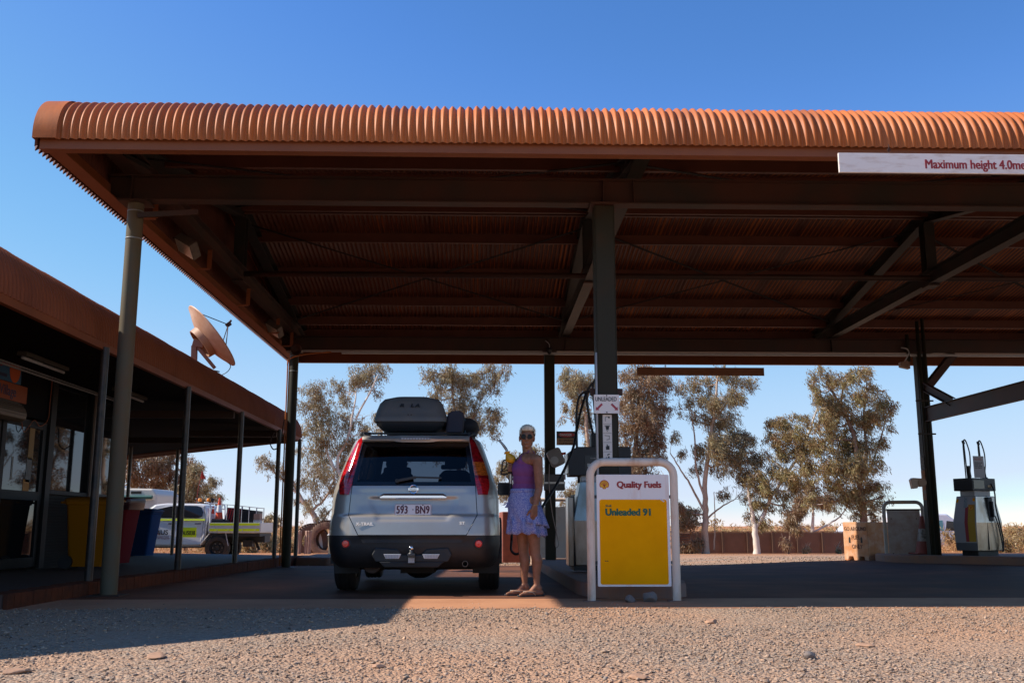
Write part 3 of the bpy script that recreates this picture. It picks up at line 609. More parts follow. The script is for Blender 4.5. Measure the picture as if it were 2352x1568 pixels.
for (y,z,w_,h,m,nm) in ((13.62,1.79,.15,.46,m_ynote,'yellow_notice'),(13.6,1.42,.15,.32,m_wnote,'white_notice'),(13.56,1.18,.18,.22,mat('orange_note',(.40,.16,.01),.6),'orange_note'),(13.12,1.42,.045,.3,mat('pale_sticker',(.3,.3,.27),.6,col2=(.05,.05,.05),vscale=50),'vertical_sticker')):
    mb=MB(); mb.box((WX+.001,y-w_/2,z-h/2),(WX+.004,y+w_/2,z+h/2)); mb.build(nm,m,d)
# sign above the door: blue dome with sun and script, orange band
tsg=thing('shop_sign','blue arched sign over orange band reading Tourist Village above the door','sign',(WX+.02,12.6,2.35),world=True)
mb=MB(); arc=[(12.62+.50*math.cos(R(a)),2.56+.42*math.sin(R(a))) for a in range(0,181,10)]; mb.prism(arc+[(12.12,2.50),(13.12,2.50)],WX+.002,WX+.02,'x'); mb.build('dome_panel',mat('sign_blue',(.015,.13,.26),.5),tsg)
mb=MB(); mb.prism([(12.93+.15*math.cos(R(a)),2.67+.17*math.sin(R(a))) for a in range(0,360,18)],WX+.021,WX+.024,'x'); mb.build('sun_disc',mat('sign_sun',(.62,.10,.01),.5),tsg)
mb=MB(); mb.box((WX+.002,11.7,2.27),(WX+.022,13.32,2.49)); mb.build('orange_band',mat('sign_orange',(.30,.05,.004),.6),tsg)
def face_x(x,y,z): return Matrix.Translation((x,y,z))@Matrix.Rotation(R(90),4,'Z')@Matrix.Rotation(R(90),4,'X')
m_navy=mat('navy_ink',(.01,.015,.07),.5)
text('lettering','Tourist Village',.185,m_navy,tsg,face_x(WX+.024,11.98,2.325),.001,.002,xs=.95)
text('script','Auski',.27,mat('script_red',(.55,.03,.02),.5),tsg,face_x(WX+.026,12.2,2.62)@Matrix.Rotation(R(8),4,'Z'),.001,.003,shear=.35,xs=.95)
mb=MB(); mb.box((WX+.021,12.28,2.545),(WX+.024,12.72,2.585)); mb.build('blue_strip',m_navy,tsg)
# air curtain over the door
ac=thing('air_curtain','rounded cream air unit with slotted grille below the shop sign','air conditioner',(WX+.05,12.9,2.1),world=True)
pr=[(0,2.06),(0,2.24),(.05,2.235),(.12,2.21),(.18,2.15),(.20,2.09),(.19,2.02),(.12,1.985),(.03,1.99)]
mb=MB(); mb.prism([(WX+.03+a,b) for a,b in pr],11.4,12.92,'y'); b0=mb.build('casing',mat('cream_casing',(.12,.08,.05),.5),ac,bevel=.01)
mb=MB()
for k in range(9):
    t=k/8; a=(.06+.135*math.sin(t*PI/2),2.238-.17*(1-math.cos(t*PI/2))); mb.box((WX+.03+a[0]-.012,11.45,a[1]-.005),(WX+.03+a[0]+.008,12.88,a[1]+.003))
mb.build('grille_slots',mat('dark_slots',(.05,.03,.02),.6),ac)
cb=thing('orange_cable','thin orange cable looping over the door head','cable',(WX+.03,13.6,2.1),world=True)
mb=MB(); mb.tube(spline([(WX+.04,13.2,2.02),(WX+.04,13.3,1.9),(WX+.04,13.55,2.08),(WX+.04,13.75,2.02),(WX+.03,14.0,2.14),(WX+.03,14.02,2.4),(WX+.03,14.04,2.9)],5),.006,6); mb.build('cable',mat('rusty_cable',(.30,.08,.03),.6),cb,True)
for y,lb in ((12.1,'fluorescent tube lamp under the veranda roof, left'),(15.1,'fluorescent tube lamp half hidden behind the thick column')):
    t=thing('tube_lamp',lb,'light',(-5.35,y,2.62),0,'tube lamps under the veranda'); mb=MB(); mb.box((-.06,-.6,0),(.06,.6,.05)); mb.build('batten',mat('batten',(.05,.04,.025),.6),t,bevel=.005); mb=MB(); mb.cyl((.0,-.58,-.02),(.0,.58,-.02),.018,n=10); mb.build('tube',m_lgrey,t,True)
# veranda posts
tx=[(200,1365),(407,1314),(538,1298),(629,1285),(693,1278)]
m_post=mat('thin_dark_post',(.016,.018,.017),.4,col2=(.08,.05,.035),vscale=6)
for i,(px,py) in enumerate(tx):
    y=PX(px,py,-4.08).y; y=min(y,22.2); r=.042
    mb=MB(); mb.cyl((-4.08,y,pz(0,y)-.03),(-4.08,y,ZG-.05),r,n=20); mb.build('veranda_post',m_post,bld,True,autosmooth=40)
for (px,Yv) in ((293,24.3),(402,25.2)):
    p=PY(px,1145,Yv); mb=MB(); mb.cyl((p.x,Yv,0.-.1),(p.x,Yv,ZG-.05),.042,n=20); mb.build('veranda_post',m_post,bld,True,autosmooth=40)
mb=MB(); mb.cyl((-7.35,25.1,-.1),(-7.75,25.1,1.2),.035,n=10); 
mb=MB(); mb.tube(spline([(-4.15,19.8,2.5),(-4.2,19.7,2.3),(-4.1,19.6,2.15),(-3.98,19.6,2.25),(-3.95,19.6,2.5),(-3.88,19.5,2.9)],5),.012,6); mb.build('hanging_cable',m_beam,bld,True)
mb=MB()
for a,b in (((-6.1,16.8),(-4.2,16.8)),((-6.1,20.3),(-4.2,20.3)),((-6.3,16.8),(-9.5,22)),((-9.5,22),(-4.3,22))): mb.bar((a[0],a[1],2.52),(b[0],b[1],2.52),.08,.12)
mb.build('veranda_rafters',mat('veranda_timber',(.06,.03,.02),.7),bld)
# ---------------------------------------------------------------- satellite dish on the roof
D0=PY(480,776,17.0); dish=thing('satellite_dish','dusty pink satellite dish tilted skyward on the veranda roof','satellite dish',D0)
ax=Vector((.70,.25,.62)).normalized(); q=ax.to_track_quat('Z','Y').to_matrix().to_4x4(); Rr=.62
mb=MB(q); pr=[(.03,-.005)]+[(Rr*k/10,.17*(k/10)**2) for k in range(2,11)]+[(Rr+.015,.165),(Rr+.01,.15)]+[(Rr*k/10,.17*(k/10)**2-.012) for k in range(9,1,-1)]+[(.03,-.017)]
mb.M=q@Matrix.Translation((0,0,-.10)); mb.lathe(pr,(0,0,0),56,'z',cap=True); m_dish=mat('dusty_dish',(.60,.38,.26),.55,col2=(.48,.24,.13),vscale=3,bump=.03)
mb.build('reflector',m_dish,dish,True,autosmooth=50)
mb=MB(q@Matrix.Translation((0,0,-.10))); mb.lathe([(.25,-.09),(.275,-.09),(.285,.02),(.26,.02)],(0,0,0),40,'z',cap=False); mb.add([],[]); mb.build('back_ring',mat('dish_ring',(.42,.22,.12),.5),dish,True,autosmooth=40)
mb=MB(q@Matrix.Translation((0,0,-.10))); f0=(0,0,.50)
for a in (90,215,330): mb.tube([(.57*math.cos(R(a)),.57*math.sin(R(a)),.15),f0],.008,6)
mb.build('feed_struts',m_beam,dish,True)
mb=MB(q@Matrix.Translation((0,0,-.10))); mb.box((-.035,-.035,.46),(.035,.035,.55)); mb.cyl((0,0,.5),(.09,.04,.6),.02,n=8); mb.build('feed_horn',m_beam,dish,bevel=.004)
mb=MB(); zz=3.1-D0.z; mb.bar((-.22,0,zz),(-.24,0,-.14),.09,.09); mb.bar((-.24,0,-.1),(.12,.03,-.52),.05,.06); mb.bar((-.26,.0,-.08),(-.08,0,-.12),.1,.12); mb.build('mount',mat('dish_mount',(.25,.10,.05),.5),dish,bevel=.004)
mb=MB(); mb.bar((-.15,-.05,-.52),(.2,.05,-.58),.02,.02); mb.tube(spline([(.35,.05,-.42),(.38,.05,-.5),(.28,.1,-.6),(.0,.1,zz+.05)],5),.007,6); mb.build('cable',m_steel,dish,True)
# ---------------------------------------------------------------- wheelie bins
def bin_proto(name,col,label,loc,rz,scale=1.,lidcol=None,bag=False):
    t=thing(name,label,'bin',loc,rz,'wheelie bins by the wall'); t.scale=(scale,)*3
    m=mat(name+'_plastic_'+label.split()[0],col,.7,bump=.05,bscale=60,spec=.08); lm=mat('lid_'+label.split()[0],lidcol or tuple(c*.8 for c in col),.6,spec=.15)
    def ring(w_,d0,d1,z,r): return [(x,y,z) for x,y in rrect(-w_,d0,w_,d1,r)]
    mb=MB(); mb.loft([ring(.215,-.22,.27,.03,.05),ring(.225,-.24,.29,.2,.05),ring(.275,-.33,.34,.93,.05),ring(.29,-.35,.36,.94,.05),ring(.29,-.35,.36,.985,.05)]); mb.build('body',m,t,True,autosmooth=35)
    mb=MB(); mb.loft([ring(.30,-.38,.38,.985,.06),ring(.30,-.38,.38,1.005,.06),ring(.27,-.34,.36,1.035,.06),ring(.18,-.2,.25,1.055,.06)]); mb.build('lid',lm,t,True,autosmooth=35)
    mb=MB(); mb.tube([(-.25,.42,.97),(.25,.42,.97)],.016,8); mb.bar((-.22,.34,.97),(-.22,.42,.97),.03,.03); mb.bar((.22,.34,.97),(.22,.42,.97),.03,.03); mb.build('handle',m,t,True)
    for s in (-1,1): mb=MB(); mb.cyl((s*.2,.30,.1),(s*.27,.30,.1),.1,n=20); mb.build('wheel',m_black,t,True,autosmooth=40)
    if bag:
        mb=MB(); r=random.Random(3); rings=[]
        for z,o in ((.86,.012),(.93,.02),(.99,.03),(1.03,.02)): rings.append([(x*(1+o/.3)+r.uniform(-.006,.006),y*(1+o/.35)+r.uniform(-.006,.006),z+r.uniform(-.03,.02)) for x,y in rrect(-.285,-.36,.285,.37,.05,4)])
        mb.loft(rings,True,False); mb.build('liner_bag',mat('bag_plastic',(.05,.008,.012),.3,spec=.4),t,True)
    return t
p=PX(205,1298,-5.45); bin_proto('wheelie_bin',(.32,.115,.003),'yellow wheelie bin against the wall behind the thick column',(-5.44,14.3,.11),R(94),.92)
p=PZ(500*.6125,1300,.08); bin_proto('wheelie_bin',(.17,.009,.014),'dark red wheelie bin with plastic liner bag over its rim',(-5.90,16.3,.08),R(84),1.0,bag=True)
bin_proto('wheelie_bin',(.006,.04,.13),'blue wheelie bin behind the red bin',(-7.78,23.3,.0),R(84),1.02)
# ---------------------------------------------------------------- white utility truck
U=PY(498,1240,32.4); UX,UY,UZ=U.x,32.4,-.38
ute=thing('utility_truck','white dual cab utility truck with flat tray and fluoro yellow stripes','truck',(UX,UY,UZ))
m_uw=mat('ute_white',(.80,.78,.76),.35,coat=.4,col2=(.70,.62,.56),vscale=3,vlo=.6,vhi=.9); m_flu=mat('fluoro_yellow',(.72,.86,.01),.5); m_chas=mat('dark_chassis',(.018,.016,.015),.6); m_dglass=dglass('ute_glass',(.015,.017,.02))
# x runs along the truck (rear +), y 0 = near side, z up, origin under rear wheel
def cab():
    mb=MB()
    side=[(-.52,.46),(-3.9,.46),(-3.95,.95),(-3.6,1.12),(-2.75,1.2),(-2.05,1.74),(-1.7,1.78),(-.62,1.77),(-.45,1.72),(-.36,1.45),(-.36,1.1),(-.40,.62)]
    def inset(z): return 0.02 if z<1.15 else .02+.16*(z-1.15)/.63
    vs=[(x,inset(z),z) for x,z in side]+[(x,1.8-inset(z),z) for x,z in side]; n=len(side)
    mb.add(vs,[(k,(k+1)%n,(k+1)%n+n,k+n) for k in range(n)]+[tuple(range(n))[::-1],tuple(range(n,2*n))])
    return mb.build('cab',m_uw,ute,bevel=.05)
cabo=cab()
def side_quad(mb,pts,off=.006):
    vs=[]
    for x,z in pts:
        i=0.02 if z<1.15 else .02+.16*(z-1.15)/.63
        vs.append((x,i-off,z)); 
    b=[(x,y+.01,z) for x,y,z in vs]; n=len(vs); mb.add(vs+b,[tuple(range(n)),tuple(range(n,2*n))[::-1]]+[(k,(k+1)%n,(k+1)%n+n,k+n) for k in range(n)])
mb=MB(); side_quad(mb,[(-.52,1.36),(-.50,1.5),(-.58,1.66),(-.72,1.70),(-1.12,1.71),(-1.12,1.32),(-.62,1.32)]); mb.build('rear_side_window',m_dglass,cabo)
mb=MB(); side_quad(mb,[(-1.2,1.32),(-1.2,1.71),(-1.55,1.69),(-1.95,1.60),(-2.5,1.32)]); mb.build('front_side_window',m_dglass,cabo)
mb=MB(); mb.add([(-2.72,.12,1.24),(-2.72,1.68,1.24),(-2.09,1.62,1.73),(-2.09,.18,1.73)],[(0,1,2,3)]); mb.build('windscreen',glassmat('screen_glass',(.35,.42,.45)),cabo)
mb=MB(); side_quad(mb,[(-.42,1.24),(-2.4,1.24),(-2.4,1.285),(-.42,1.285)],.008); mb.build('stripe',m_flu,cabo)
mb=MB(); side_quad(mb,[(-.66,.72),(-1.15,.72),(-1.15,1.02),(-.66,1.02)],.008); mb.build('number_panel',m_flu,cabo)
fy=lambda x,z,o=-.012: Matrix.Translation((x,.02+o,z))@Matrix.Rotation(R(90),4,'X')
text('lettering','AUS038',.185,m_ink,cabo,fy(-1.12,.79),.001,.004,xs=.68)
text('lettering','AUS',.21,m_ink,cabo,fy(-1.93,.80),.001,.004,xs=1.0)
text('lettering','Aboriginal Owned\nTraffic Management',.055,m_dkred,cabo,fy(-1.93,.72),.001,0)
for k,(c,dz) in enumerate((((.03,.10,.3),.05),((.5,.18,.02),.0),((.45,.03,.02),-.05))):
    mb=MB(); pts=[(-2.2+.08*i,-.0,1.0+dz+.05*math.sin(i*.9)-.012*i*k) for i in range(6)]; mb.tube([(x,.012,z) for x,y,z in spline(pts,3)],[.004+.012*math.sin(PI*j/15) for j in range(16)],6); mb.build('emblem',mat('emblem_%d'%k,c,.5),cabo)
mb=MB(); mb.prism([(-2.02,1.03),(-1.93,1.06),(-1.88,1.03),(-1.94,1.00)],.004,.012,'y'); mb.build('emblem',mat('emblem_blue',(.03,.1,.3),.5),cabo)
for x,c in ((-2.12,m_red),(-2.0,m_green)): mb=MB(); mb.box((x-.055,.005,1.13),(x+.055,.012,1.22)); mb.build('safety_decal',c,cabo)
for pts in ([(-.42,.55),(-.40,1.2),(-.5,1.72)],[(-1.16,.5),(-1.16,1.3),(-1.16,1.73)],[(-.50,.6),(-.46,1.25)]):
    mb=MB(); mb.tube([(x,(.02 if z<1.15 else .02+.16*(z-1.15)/.63)-.001,z) for x,z in pts],.006,5); mb.build('door_seam',m_chas,cabo)
for x in (-.62,-1.45): mb=MB(); mb.bar((x-.1,-.01,1.14),(x+.1,-.01,1.14),.03,.035); mb.build('door_handle',m_blackpl,cabo,bevel=.008)
mb=MB(); mb.bar((-2.35,-.05,.42),(-.45,-.05,.42),.12,.06); mb.build('side_step',m_blackpl,ute,bevel=.02)
def wheel(parent,x,y,z,r,w_,m_t,m_r,name='wheel'):
    mb=MB(); prof=[(r*.62,-w_/2),(r*.9,-w_/2),(r*.98,-w_*.38),(r,-w_*.2),(r,w_*.2),(r*.98,w_*.38),(r*.9,w_/2),(r*.62,w_/2)]; mb.lathe(prof,(x,y,z),36,'y',cap=False); t=mb.build(name,m_t,parent,True,autosmooth=35)
    mb=MB(); mb.lathe([(.02,-w_*.15),(r*.2,-w_*.18),(r*.25,-w_*.05),(r*.5,-w_*.02),(r*.58,-w_*.3),(r*.66,-w_*.5),(r*.66,w_*.4),(.02,w_*.3)],(x,y,z),28,'y'); rr=mb.build('rim',m_r,t,True,autosmooth=35)
    mb=MB()
    for k in range(6): a=k*PI/3; mb.cyl((x+r*.38*math.cos(a),y-w_*.06,z+r*.38*math.sin(a)),(x+r*.38*math.cos(a),y-w_*.03,z+r*.38*math.sin(a)),r*.06,n=10)
    mb.build('wheel_bolts',mat('bolt_grey',(.15,.14,.13),.5),t); return t
m_tyre=mat('dusty_tyre',(.022,.019,.017),.8,col2=(.06,.035,.022),vscale=8); m_rimd=mat('black_steel_rim',(.02,.02,.022),.4)
wheel(ute,0,.14,.385,.385,.27,m_tyre,m_rimd); wheel(ute,0,1.66,.385,.385,.27,m_tyre,m_rimd); wheel(ute,-3.08,.14,.385,.385,.27,m_tyre,m_rimd); wheel(ute,-3.08,1.66,.385,.385,.27,m_tyre,m_rimd)
mb=MB(); mb.box((-.3,.5,.55),(1.4,1.3,.75)); mb.box((-3.6,.45,.4),(-.3,1.35,.55)); mb.box((.75,.3,.42),(1.05,.7,.62)); mb.bar((1.15,.9,.3),(1.0,.9,.65),.05,.08); mb.build('chassis',m_chas,ute)
for pts in ([(-.52,0.02,.5),(-.22,.02,.86)],[(.36,.02,.45),(.26,.02,.86)]): mb=MB(); mb.tube(pts,.014,6); mb.build('mudguard_stay',m_lgrey,ute)
tr=MB(); tr.box((-.28,-.02,.86),(1.36,1.84,.90)); tr.box((-.28,-.03,.90),(1.36,.0,1.17)); tr.box((-.28,1.82,.90),(1.36,1.85,1.17)); tr.box((1.34,0,.90),(1.37,1.82,1.17)); tro=tr.build('tray',mat('tray_aluminium',(.62,.60,.58),.4,.2),ute,bevel=.006)
for z in (1.12,.945):
    mb=MB(); mb.box((-.24,-.036,z-.036),(1.33,-.031,z+.036)); mb.build('stripe',m_flu,tro)
for x in (.0,.35,.8,1.2): mb=MB(); mb.bar((x,-.04,.86),(x,-.04,.97),.012,.03,(0,1,0)); mb.build('latch',m_lgrey,tro)
mb=MB(); mb.box((-.28,.05,.74),(1.33,1.8,.84)); mb.build('subframe',m_chas,ute)
mb=MB()
for y in (.0,1.8): mb.tube(spline([(-.25,y,.9),(-.25,y,1.6),(-.29,y,1.76),(-.45,y,1.80)],4),.025,8)
mb.tube([(-.25,0,1.62),(-.25,1.8,1.62)],.02,8); mb.tube([(-.45,0,1.8),(-.45,1.8,1.8)],.02,8); mb.build('headboard',m_uw,tro,True)
# things carried on the truck: beacons, cones, sign racks, flag
def on(name,label,cat,x,y,z,group=None): return thing(name,label,cat,(UX+x,UY+y,UZ+z),0,group)
for x,lb in ((-.75,'left orange beacon on the utility truck roof'),(-.47,'right orange beacon on the utility truck roof')):
    t=on('beacon',lb,'beacon',x,.55,1.80,'orange beacons on the truck'); mb=MB(); mb.lathe([(.07,0),(.07,.03),(.065,.04)],(0,0,0),16); mb.build('base',m_blackpl,t); mb=MB(); mb.lathe([(.062,.04),(.065,.12),(.05,.145),(.01,.15)],(0,0,0),18); mb.build('lens',m_orange,t,True)
t=on('spot_lamp','small black lamp beside the beacons on the truck','lamp',-.33,.5,1.80); mb=MB(); mb.cyl((0,0,0),(0,0,.06),.02,n=8); mb.cyl((0,-.04,.1),(0,.05,.1),.05,n=14); mb.build('lamp',m_blackpl,t)
t=on('whip_flag','red pennant on a tall whip aerial at the truck cab','flag',-.80,.3,1.75); mb=MB(); mb.tube([(0,0,0),(.04,0,.5),(.13,0,1.08)],.008,6); mb.build('aerial',m_dkred,t)
mb=MB(); mb.add([(.13,0,1.08),(.25,.02,.83),(.14,.05,.80),(.10,0,.84),(.13,.01,1.08),(.25,.03,.83),(.14,.06,.80),(.10,.01,.84)],[(0,1,2),(0,2,3),(6,5,4),(7,6,4),(0,4,5,1),(1,5,6,2),(2,6,7,3)]); mb.build('pennant',mat('flag_red',(.75,.06,.03),.6),t)
t=on('whip_aerial','thin plain whip aerial left of the pennant aerial','aerial',-.92,.3,1.75); mb=MB(); mb.tube([(0,0,0),(.02,0,.7)],.006,6); mb.build('aerial',m_steel,t)
def cone(name,label,loc,h,r,group=None,dirty=False):
    t=thing(name,label,'cone',loc,0,group); mo=m_cone if not dirty else mat('faded_cone',(.30,.05,.03),.6,col2=(.22,.06,.04),vscale=8); mw=m_whiteclean if not dirty else mat('dirty_cone_band',(.38,.33,.29),.6,col2=(.15,.12,.1),vscale=12,vlo=.5,vhi=.6)
    def R_(z): return lerp(r,r*.2,z/h)
    for z0,z1,m,n in ((0.,.32*h,mo,'lower_band'),(.32*h,.66*h,mw,'reflective_band'),(.66*h,h,mo,'upper_band')):
        mb=MB(); mb.lathe([(R_(z0),z0),(R_(z1),z1)],(0,0,0),24); mb.build(n,m,t,True,autosmooth=50)
    mb=MB(); mb.box((-r*1.35,-r*1.35,-.02),(r*1.35,r*1.35,.01)); mb.build('base',m_black if not dirty else mo,t,bevel=.01); return t
cone('traffic_cone','orange and white traffic cone standing on the truck tray front',(UX-.05,UY+.3,UZ+1.28),.68,.13,'traffic cones carried on the truck')
cone('traffic_cone','red and white traffic cone strapped behind the cab guard',(UX-.33,UY+.6,UZ+.98),.72,.12,'traffic cones carried on the truck')
t=on('cone_box','black box under the cones on the truck tray','box',-.02,.3,.9); mb=MB(); mb.box((-.2,-.25,0),(.34,.3,.36)); mb.build('box',m_blackpl,t,bevel=.01)
t=on('sign_rack','galvanised rack of upright frames on the truck tray','rack',.52,.5,.9)
for k in range(5):
    x=-.30+k*.235; mb=MB(); mb.tube([(x,-.3,0),(x,-.3,.84-.025*k),(x,.8,.84-.025*k),(x,.8,0)],.014,6); mb.build('hoop',m_lgrey,t)
for yq_ in (-.3,.8): mb=MB(); mb.tube([(-.5,yq_,.86),(.66,yq_,.74)],.01,6); mb.build('rail',m_lgrey,t)
r_=random.Random(5)
for k in range(28):
    x=-.44+k*.038+(.04 if k>12 else 0); red=(k%2==1 and k<14); lean=.14 if k<13 else 0
    mb=MB(); h=.72-.004*k; mb.add([(x,-.25,0),(x+.031,-.25,0),(x+.031+lean,-.25,h),(x+lean,-.25,h),(x,.55,0),(x+.031,.55,0),(x+.031+lean,.55,h),(x+lean,.55,h)],[(0,1,2,3),(7,6,5,4),(0,3,7,4),(1,5,6,2),(3,2,6,7),(0,4,5,1)])
    if k==0: folded=[]
    o=mb.build('folded_sign',m_red if red else m_ink); o.location=(UX+.52,UY+.5,UZ+.93); tag(o,'red edged road sign leaning among black ones in the truck rack' if red else ('black backed road sign leaning in the front half of the truck rack' if k<13 else 'black backed road sign standing upright in the rear half of the truck rack'),'road sign','red signs in the truck rack' if red else ('leaning black signs in the truck rack' if k<13 else 'upright black signs in the truck rack'))
t=on('crate','small crate with timber blocks at the back of the truck tray','crate',1.20,.3,.93); mb=MB(); mb.box((-.1,-.2,0),(.1,.2,.32)); mb.build('crate',m_lgrey,t,bevel=.005)
mb=MB()
for k in range(5): mb.box((-.095+k*.04,-.2,.33),(-.062+k*.04,.2,.52))
mb.build('timber_blocks',mat('timber_blocks',(.3,.2,.15),.7),t)
# caravan behind the truck
cv=thing('caravan','cream caravan with green awning roll parked behind the white truck','caravan',(-15.4,38.5,-.45),R(-4))
mb=MB(); mb.prism([(-3.2,.5),(3.0,.5),(3.15,1.2),(3.1,2.3),(2.9,2.52),(-2.8,2.62),(-3.2,2.4)],0,2.3,'y'); mb.build('body',mat('cream_van_body',(.66,.60,.50),.4),cv,bevel=.06)
mb=MB(); mb.cyl((-2.9,-.08,2.25),(2.95,-.08,2.2),.07,n=16); mb.build('awning_roll',mat('awning_green',(.02,.10,.08),.5),cv,True,autosmooth=40)
mb=MB(); mb.box((-1.2,.5,2.6),(-.3,1.4,2.68)); mb.box((.9,.5,2.56),(1.5,1.3,2.66)); mb.build('roof_hatch',m_whiteclean,cv,bevel=.02)
mb=MB(); mb.tube([(-2.6,.2,2.72),(.6,.2,2.66)],.03,8); mb.tube([(-2.6,1.2,2.72),(.6,1.2,2.66)],.03,8); mb.build('roof_rail',m_steel,cv)
for x in (-2,.3,1.9): mb=MB(); mb.box((x-.4,-.012,1.4),(x+.4,.0,1.95)); mb.build('window',m_dglass,cv)
mb=MB(); mb.box((2.1,-.01,2.33),(2.5,.0,2.43)); mb.build('vent',m_steel,cv)
for s in (.2,2.1): wheel(cv,0.5,s,.36,.36,.24,m_tyre,m_rimd)
# ---------------------------------------------------------------- yard: giant tyres, timber bollards, small bin
def giant_tyre(px,py,Yv,r,label,rz):
    p=PY(px,py,Yv); z=gz(p.x,Yv); t=thing('giant_tyre',label,'tyre',(p.x,Yv,z+r*.72),rz,'half buried mining tyres')
    mb=MB(); w_=r*.62; mb.lathe([(r*.56,-w_*.42),(r*.8,-w_*.5),(r*.94,-w_*.42),(r,-w_*.25),(r,w_*.25),(r*.94,w_*.42),(r*.8,w_*.5),(r*.56,w_*.42)],(0,0,0),48,'y',cap=False)
    mb.build('tyre_body',mat('dusty_giant_tyre',(.11,.06,.04),.8,col2=(.20,.10,.06),vscale=3,bump=.3,bscale=20),t,True,autosmooth=40)
    mb=MB()
    for k in range(40):
        a=2*PI*k/40; M=Matrix.Rotation(a,4,'Y'); mb.M=M; mb.box((-r*.045,-w_*.42,r*.985),(r*.045,-w_*.04,r*1.04)); mb.M=Matrix.Rotation(a+.07,4,'Y'); mb.box((-r*.045,w_*.04,r*.985),(r*.045,w_*.42,r*1.04))
    mb.build('tread_blocks',mat('tread_dust',(.13,.07,.045),.85),t); return t
giant_tyre(716,1234,50,.82,'left half buried giant tyre beside the white trunked tree',R(12)); giant_tyre(752,1232,49.5,.9,'right half buried giant tyre next to the car',R(-8))
m_tim=mat('grey_timber',(.30,.16,.11),.8,col2=(.36,.24,.18),vscale=8,stretch=(3,3,.6))
for i,(px,w_,pos) in enumerate(((680,.16,'leftmost timber bollard of the row'),(686,.16,'timber bollard second from the left'),(704,.15,'timber bollard fourth from the right, before the left tyre'),(709,.16,'timber bollard just left of the white trunk'),(758,.13,'single timber bollard before the right tyre'))):
    p=PY(px,1250,44); z=gz(p.x,44); mb=MB(); mb.box((-w_/2,-w_/2,-.1),(w_/2,w_/2,.98)); o=mb.build('timber_bollard',m_tim,bevel=.02); o.location=(p.x,44,z); o.rotation_euler=(0,random.uniform(-.03,.03),random.uniform(0,1)); tag(o,pos,'bollard','timber bollards')
p=PY(769,1250,40); t=thing('small_bin','small grey green bin just left of the car','bin',(p.x,40,gz(p.x,40)))
mb=MB(); mb.loft([[(x,y,0.) for x,y in rrect(-.19,-.2,.19,.2,.04)],[(x,y,.78) for x,y in rrect(-.25,-.26,.25,.26,.04)]]); mb.build('body',mat('bin_greygreen',(.16,.16,.12),.5),t,bevel=.01)
mb=MB(); mb.loft([[(x,y,.78) for x,y in rrect(-.28,-.29,.28,.29,.05)],[(x,y,.86) for x,y in rrect(-.22,-.22,.22,.22,.05)]]); mb.build('lid',m_lgrey,t,bevel=.01)
# ---------------------------------------------------------------- low fence, van
a=PY(1545,1240,48); b=PY(1938,1240,48.5)
fe=thing('low_fence','low brown corrugated iron fence behind the trees','fence',((a.x+b.x)/2,48,-.6),world=True)
n=int((b.x-a.x)/.04); V=[];F=[]
mb=MB()
for k in range(14): z=-.62+k*.075; mb.tube([(a.x,48,z),(b.x,48.5,z)],.035,6)
mb.box((a.x,48.03,-.7),(b.x,48.4,.38)); mb.build('sheeting',mat('fence_brown',(.21,.105,.065),.7,col2=(.17,.085,.055),vscale=2),fe,True,autosmooth=60)
mb=MB(); mb.bar((a.x-.1,48.1,.42),(b.x+.1,48.45,.42),.16,.05); mb.build('capping',mat('fence_cap',(.30,.11,.05),.6),fe)
for k in range(8): x=lerp(a.x,b.x,k/7); mb=MB(); mb.box((x-.05,47.9,-.7),(x+.05,47.96,.40)); mb.build('fence_post',mat('fence_post',(.14,.08,.05),.6),fe)
VY=64; p=PY(2250,1262,VY); van=thing('white_van','white high roof van parked behind the right column','van',(p.x-2.3,VY,gz(15,VY)-.1),R(-6))
m_vanw=mat('van_white',(.72,.74,.80),.35,coat=.3)
side=[(-3.2,.35),(2.2,.35),(2.3,.9),(2.0,1.15),(1.45,1.35),(.75,2.1),(.35,2.42),(-3.1,2.5),(-3.25,2.2)]
mb=MB(); mb.prism([(x,z) for x,z in side],0,1.9,'y'); vb=mb.build('body',m_vanw,van,bevel=.1)
mb=MB(); mb.add([(x,-.006,z) for x,z in ((-.85,1.35),(.1,1.35),(.05,2.0),(-.85,2.0))],[(0,1,2,3)]); mb.prism([(-.85,1.35),(.1,1.35),(.05,2.0),(-.85,2.0)],-.012,.0,'y'); mb.build('side_window',mat('van_window_teal',(.10,.28,.32),.1),vb)
mb=MB(); mb.prism([(.2,1.35),(1.35,1.35),(.80,1.92),(.3,1.97)],-.012,.0,'y'); mb.build('door_window',m_dglass,vb)
mb=MB(); mb.prism([(-3.2,.62),(2.25,.62),(2.25,.82),(-3.2,.82)],-.03,.02,'y'); mb.build('side_moulding',mat('van_grey',(.30,.31,.35),.5),vb)
mb=MB(); mb.bar((-.05,-.02,1.15),(-.05,-.02,1.22),.1,.05); mb.build('door_handle',m_blackpl,vb); mb=MB(); mb.box((.9,-.25,1.3),(1.0,0,1.6)); mb.build('mirror',m_blackpl,vb,bevel=.02)
for x in (-2.2,1.3): wheel(van,x,.1,.36,.36,.24,m_tyre,m_rimd)
p=PY(1995,1198,75); t=thing('car','tiny pale vehicle roof beyond the lettered concrete block','car',(p.x,75,-.9)); mb=MB(); mb.prism([(-2.2,.4),(2.2,.4),(2.2,.95),(1.2,1.05),(.7,1.6),(-1.6,1.6),(-2.2,1.0)],0,1.7,'y'); mb.build('body',m_vanw,t,bevel=.08); mb=MB(); mb.prism([(-1.6,1.1),(1.0,1.1),(.6,1.5),(-1.4,1.5)],-.01,.0,'y'); mb.build('side_window',m_dglass,t)
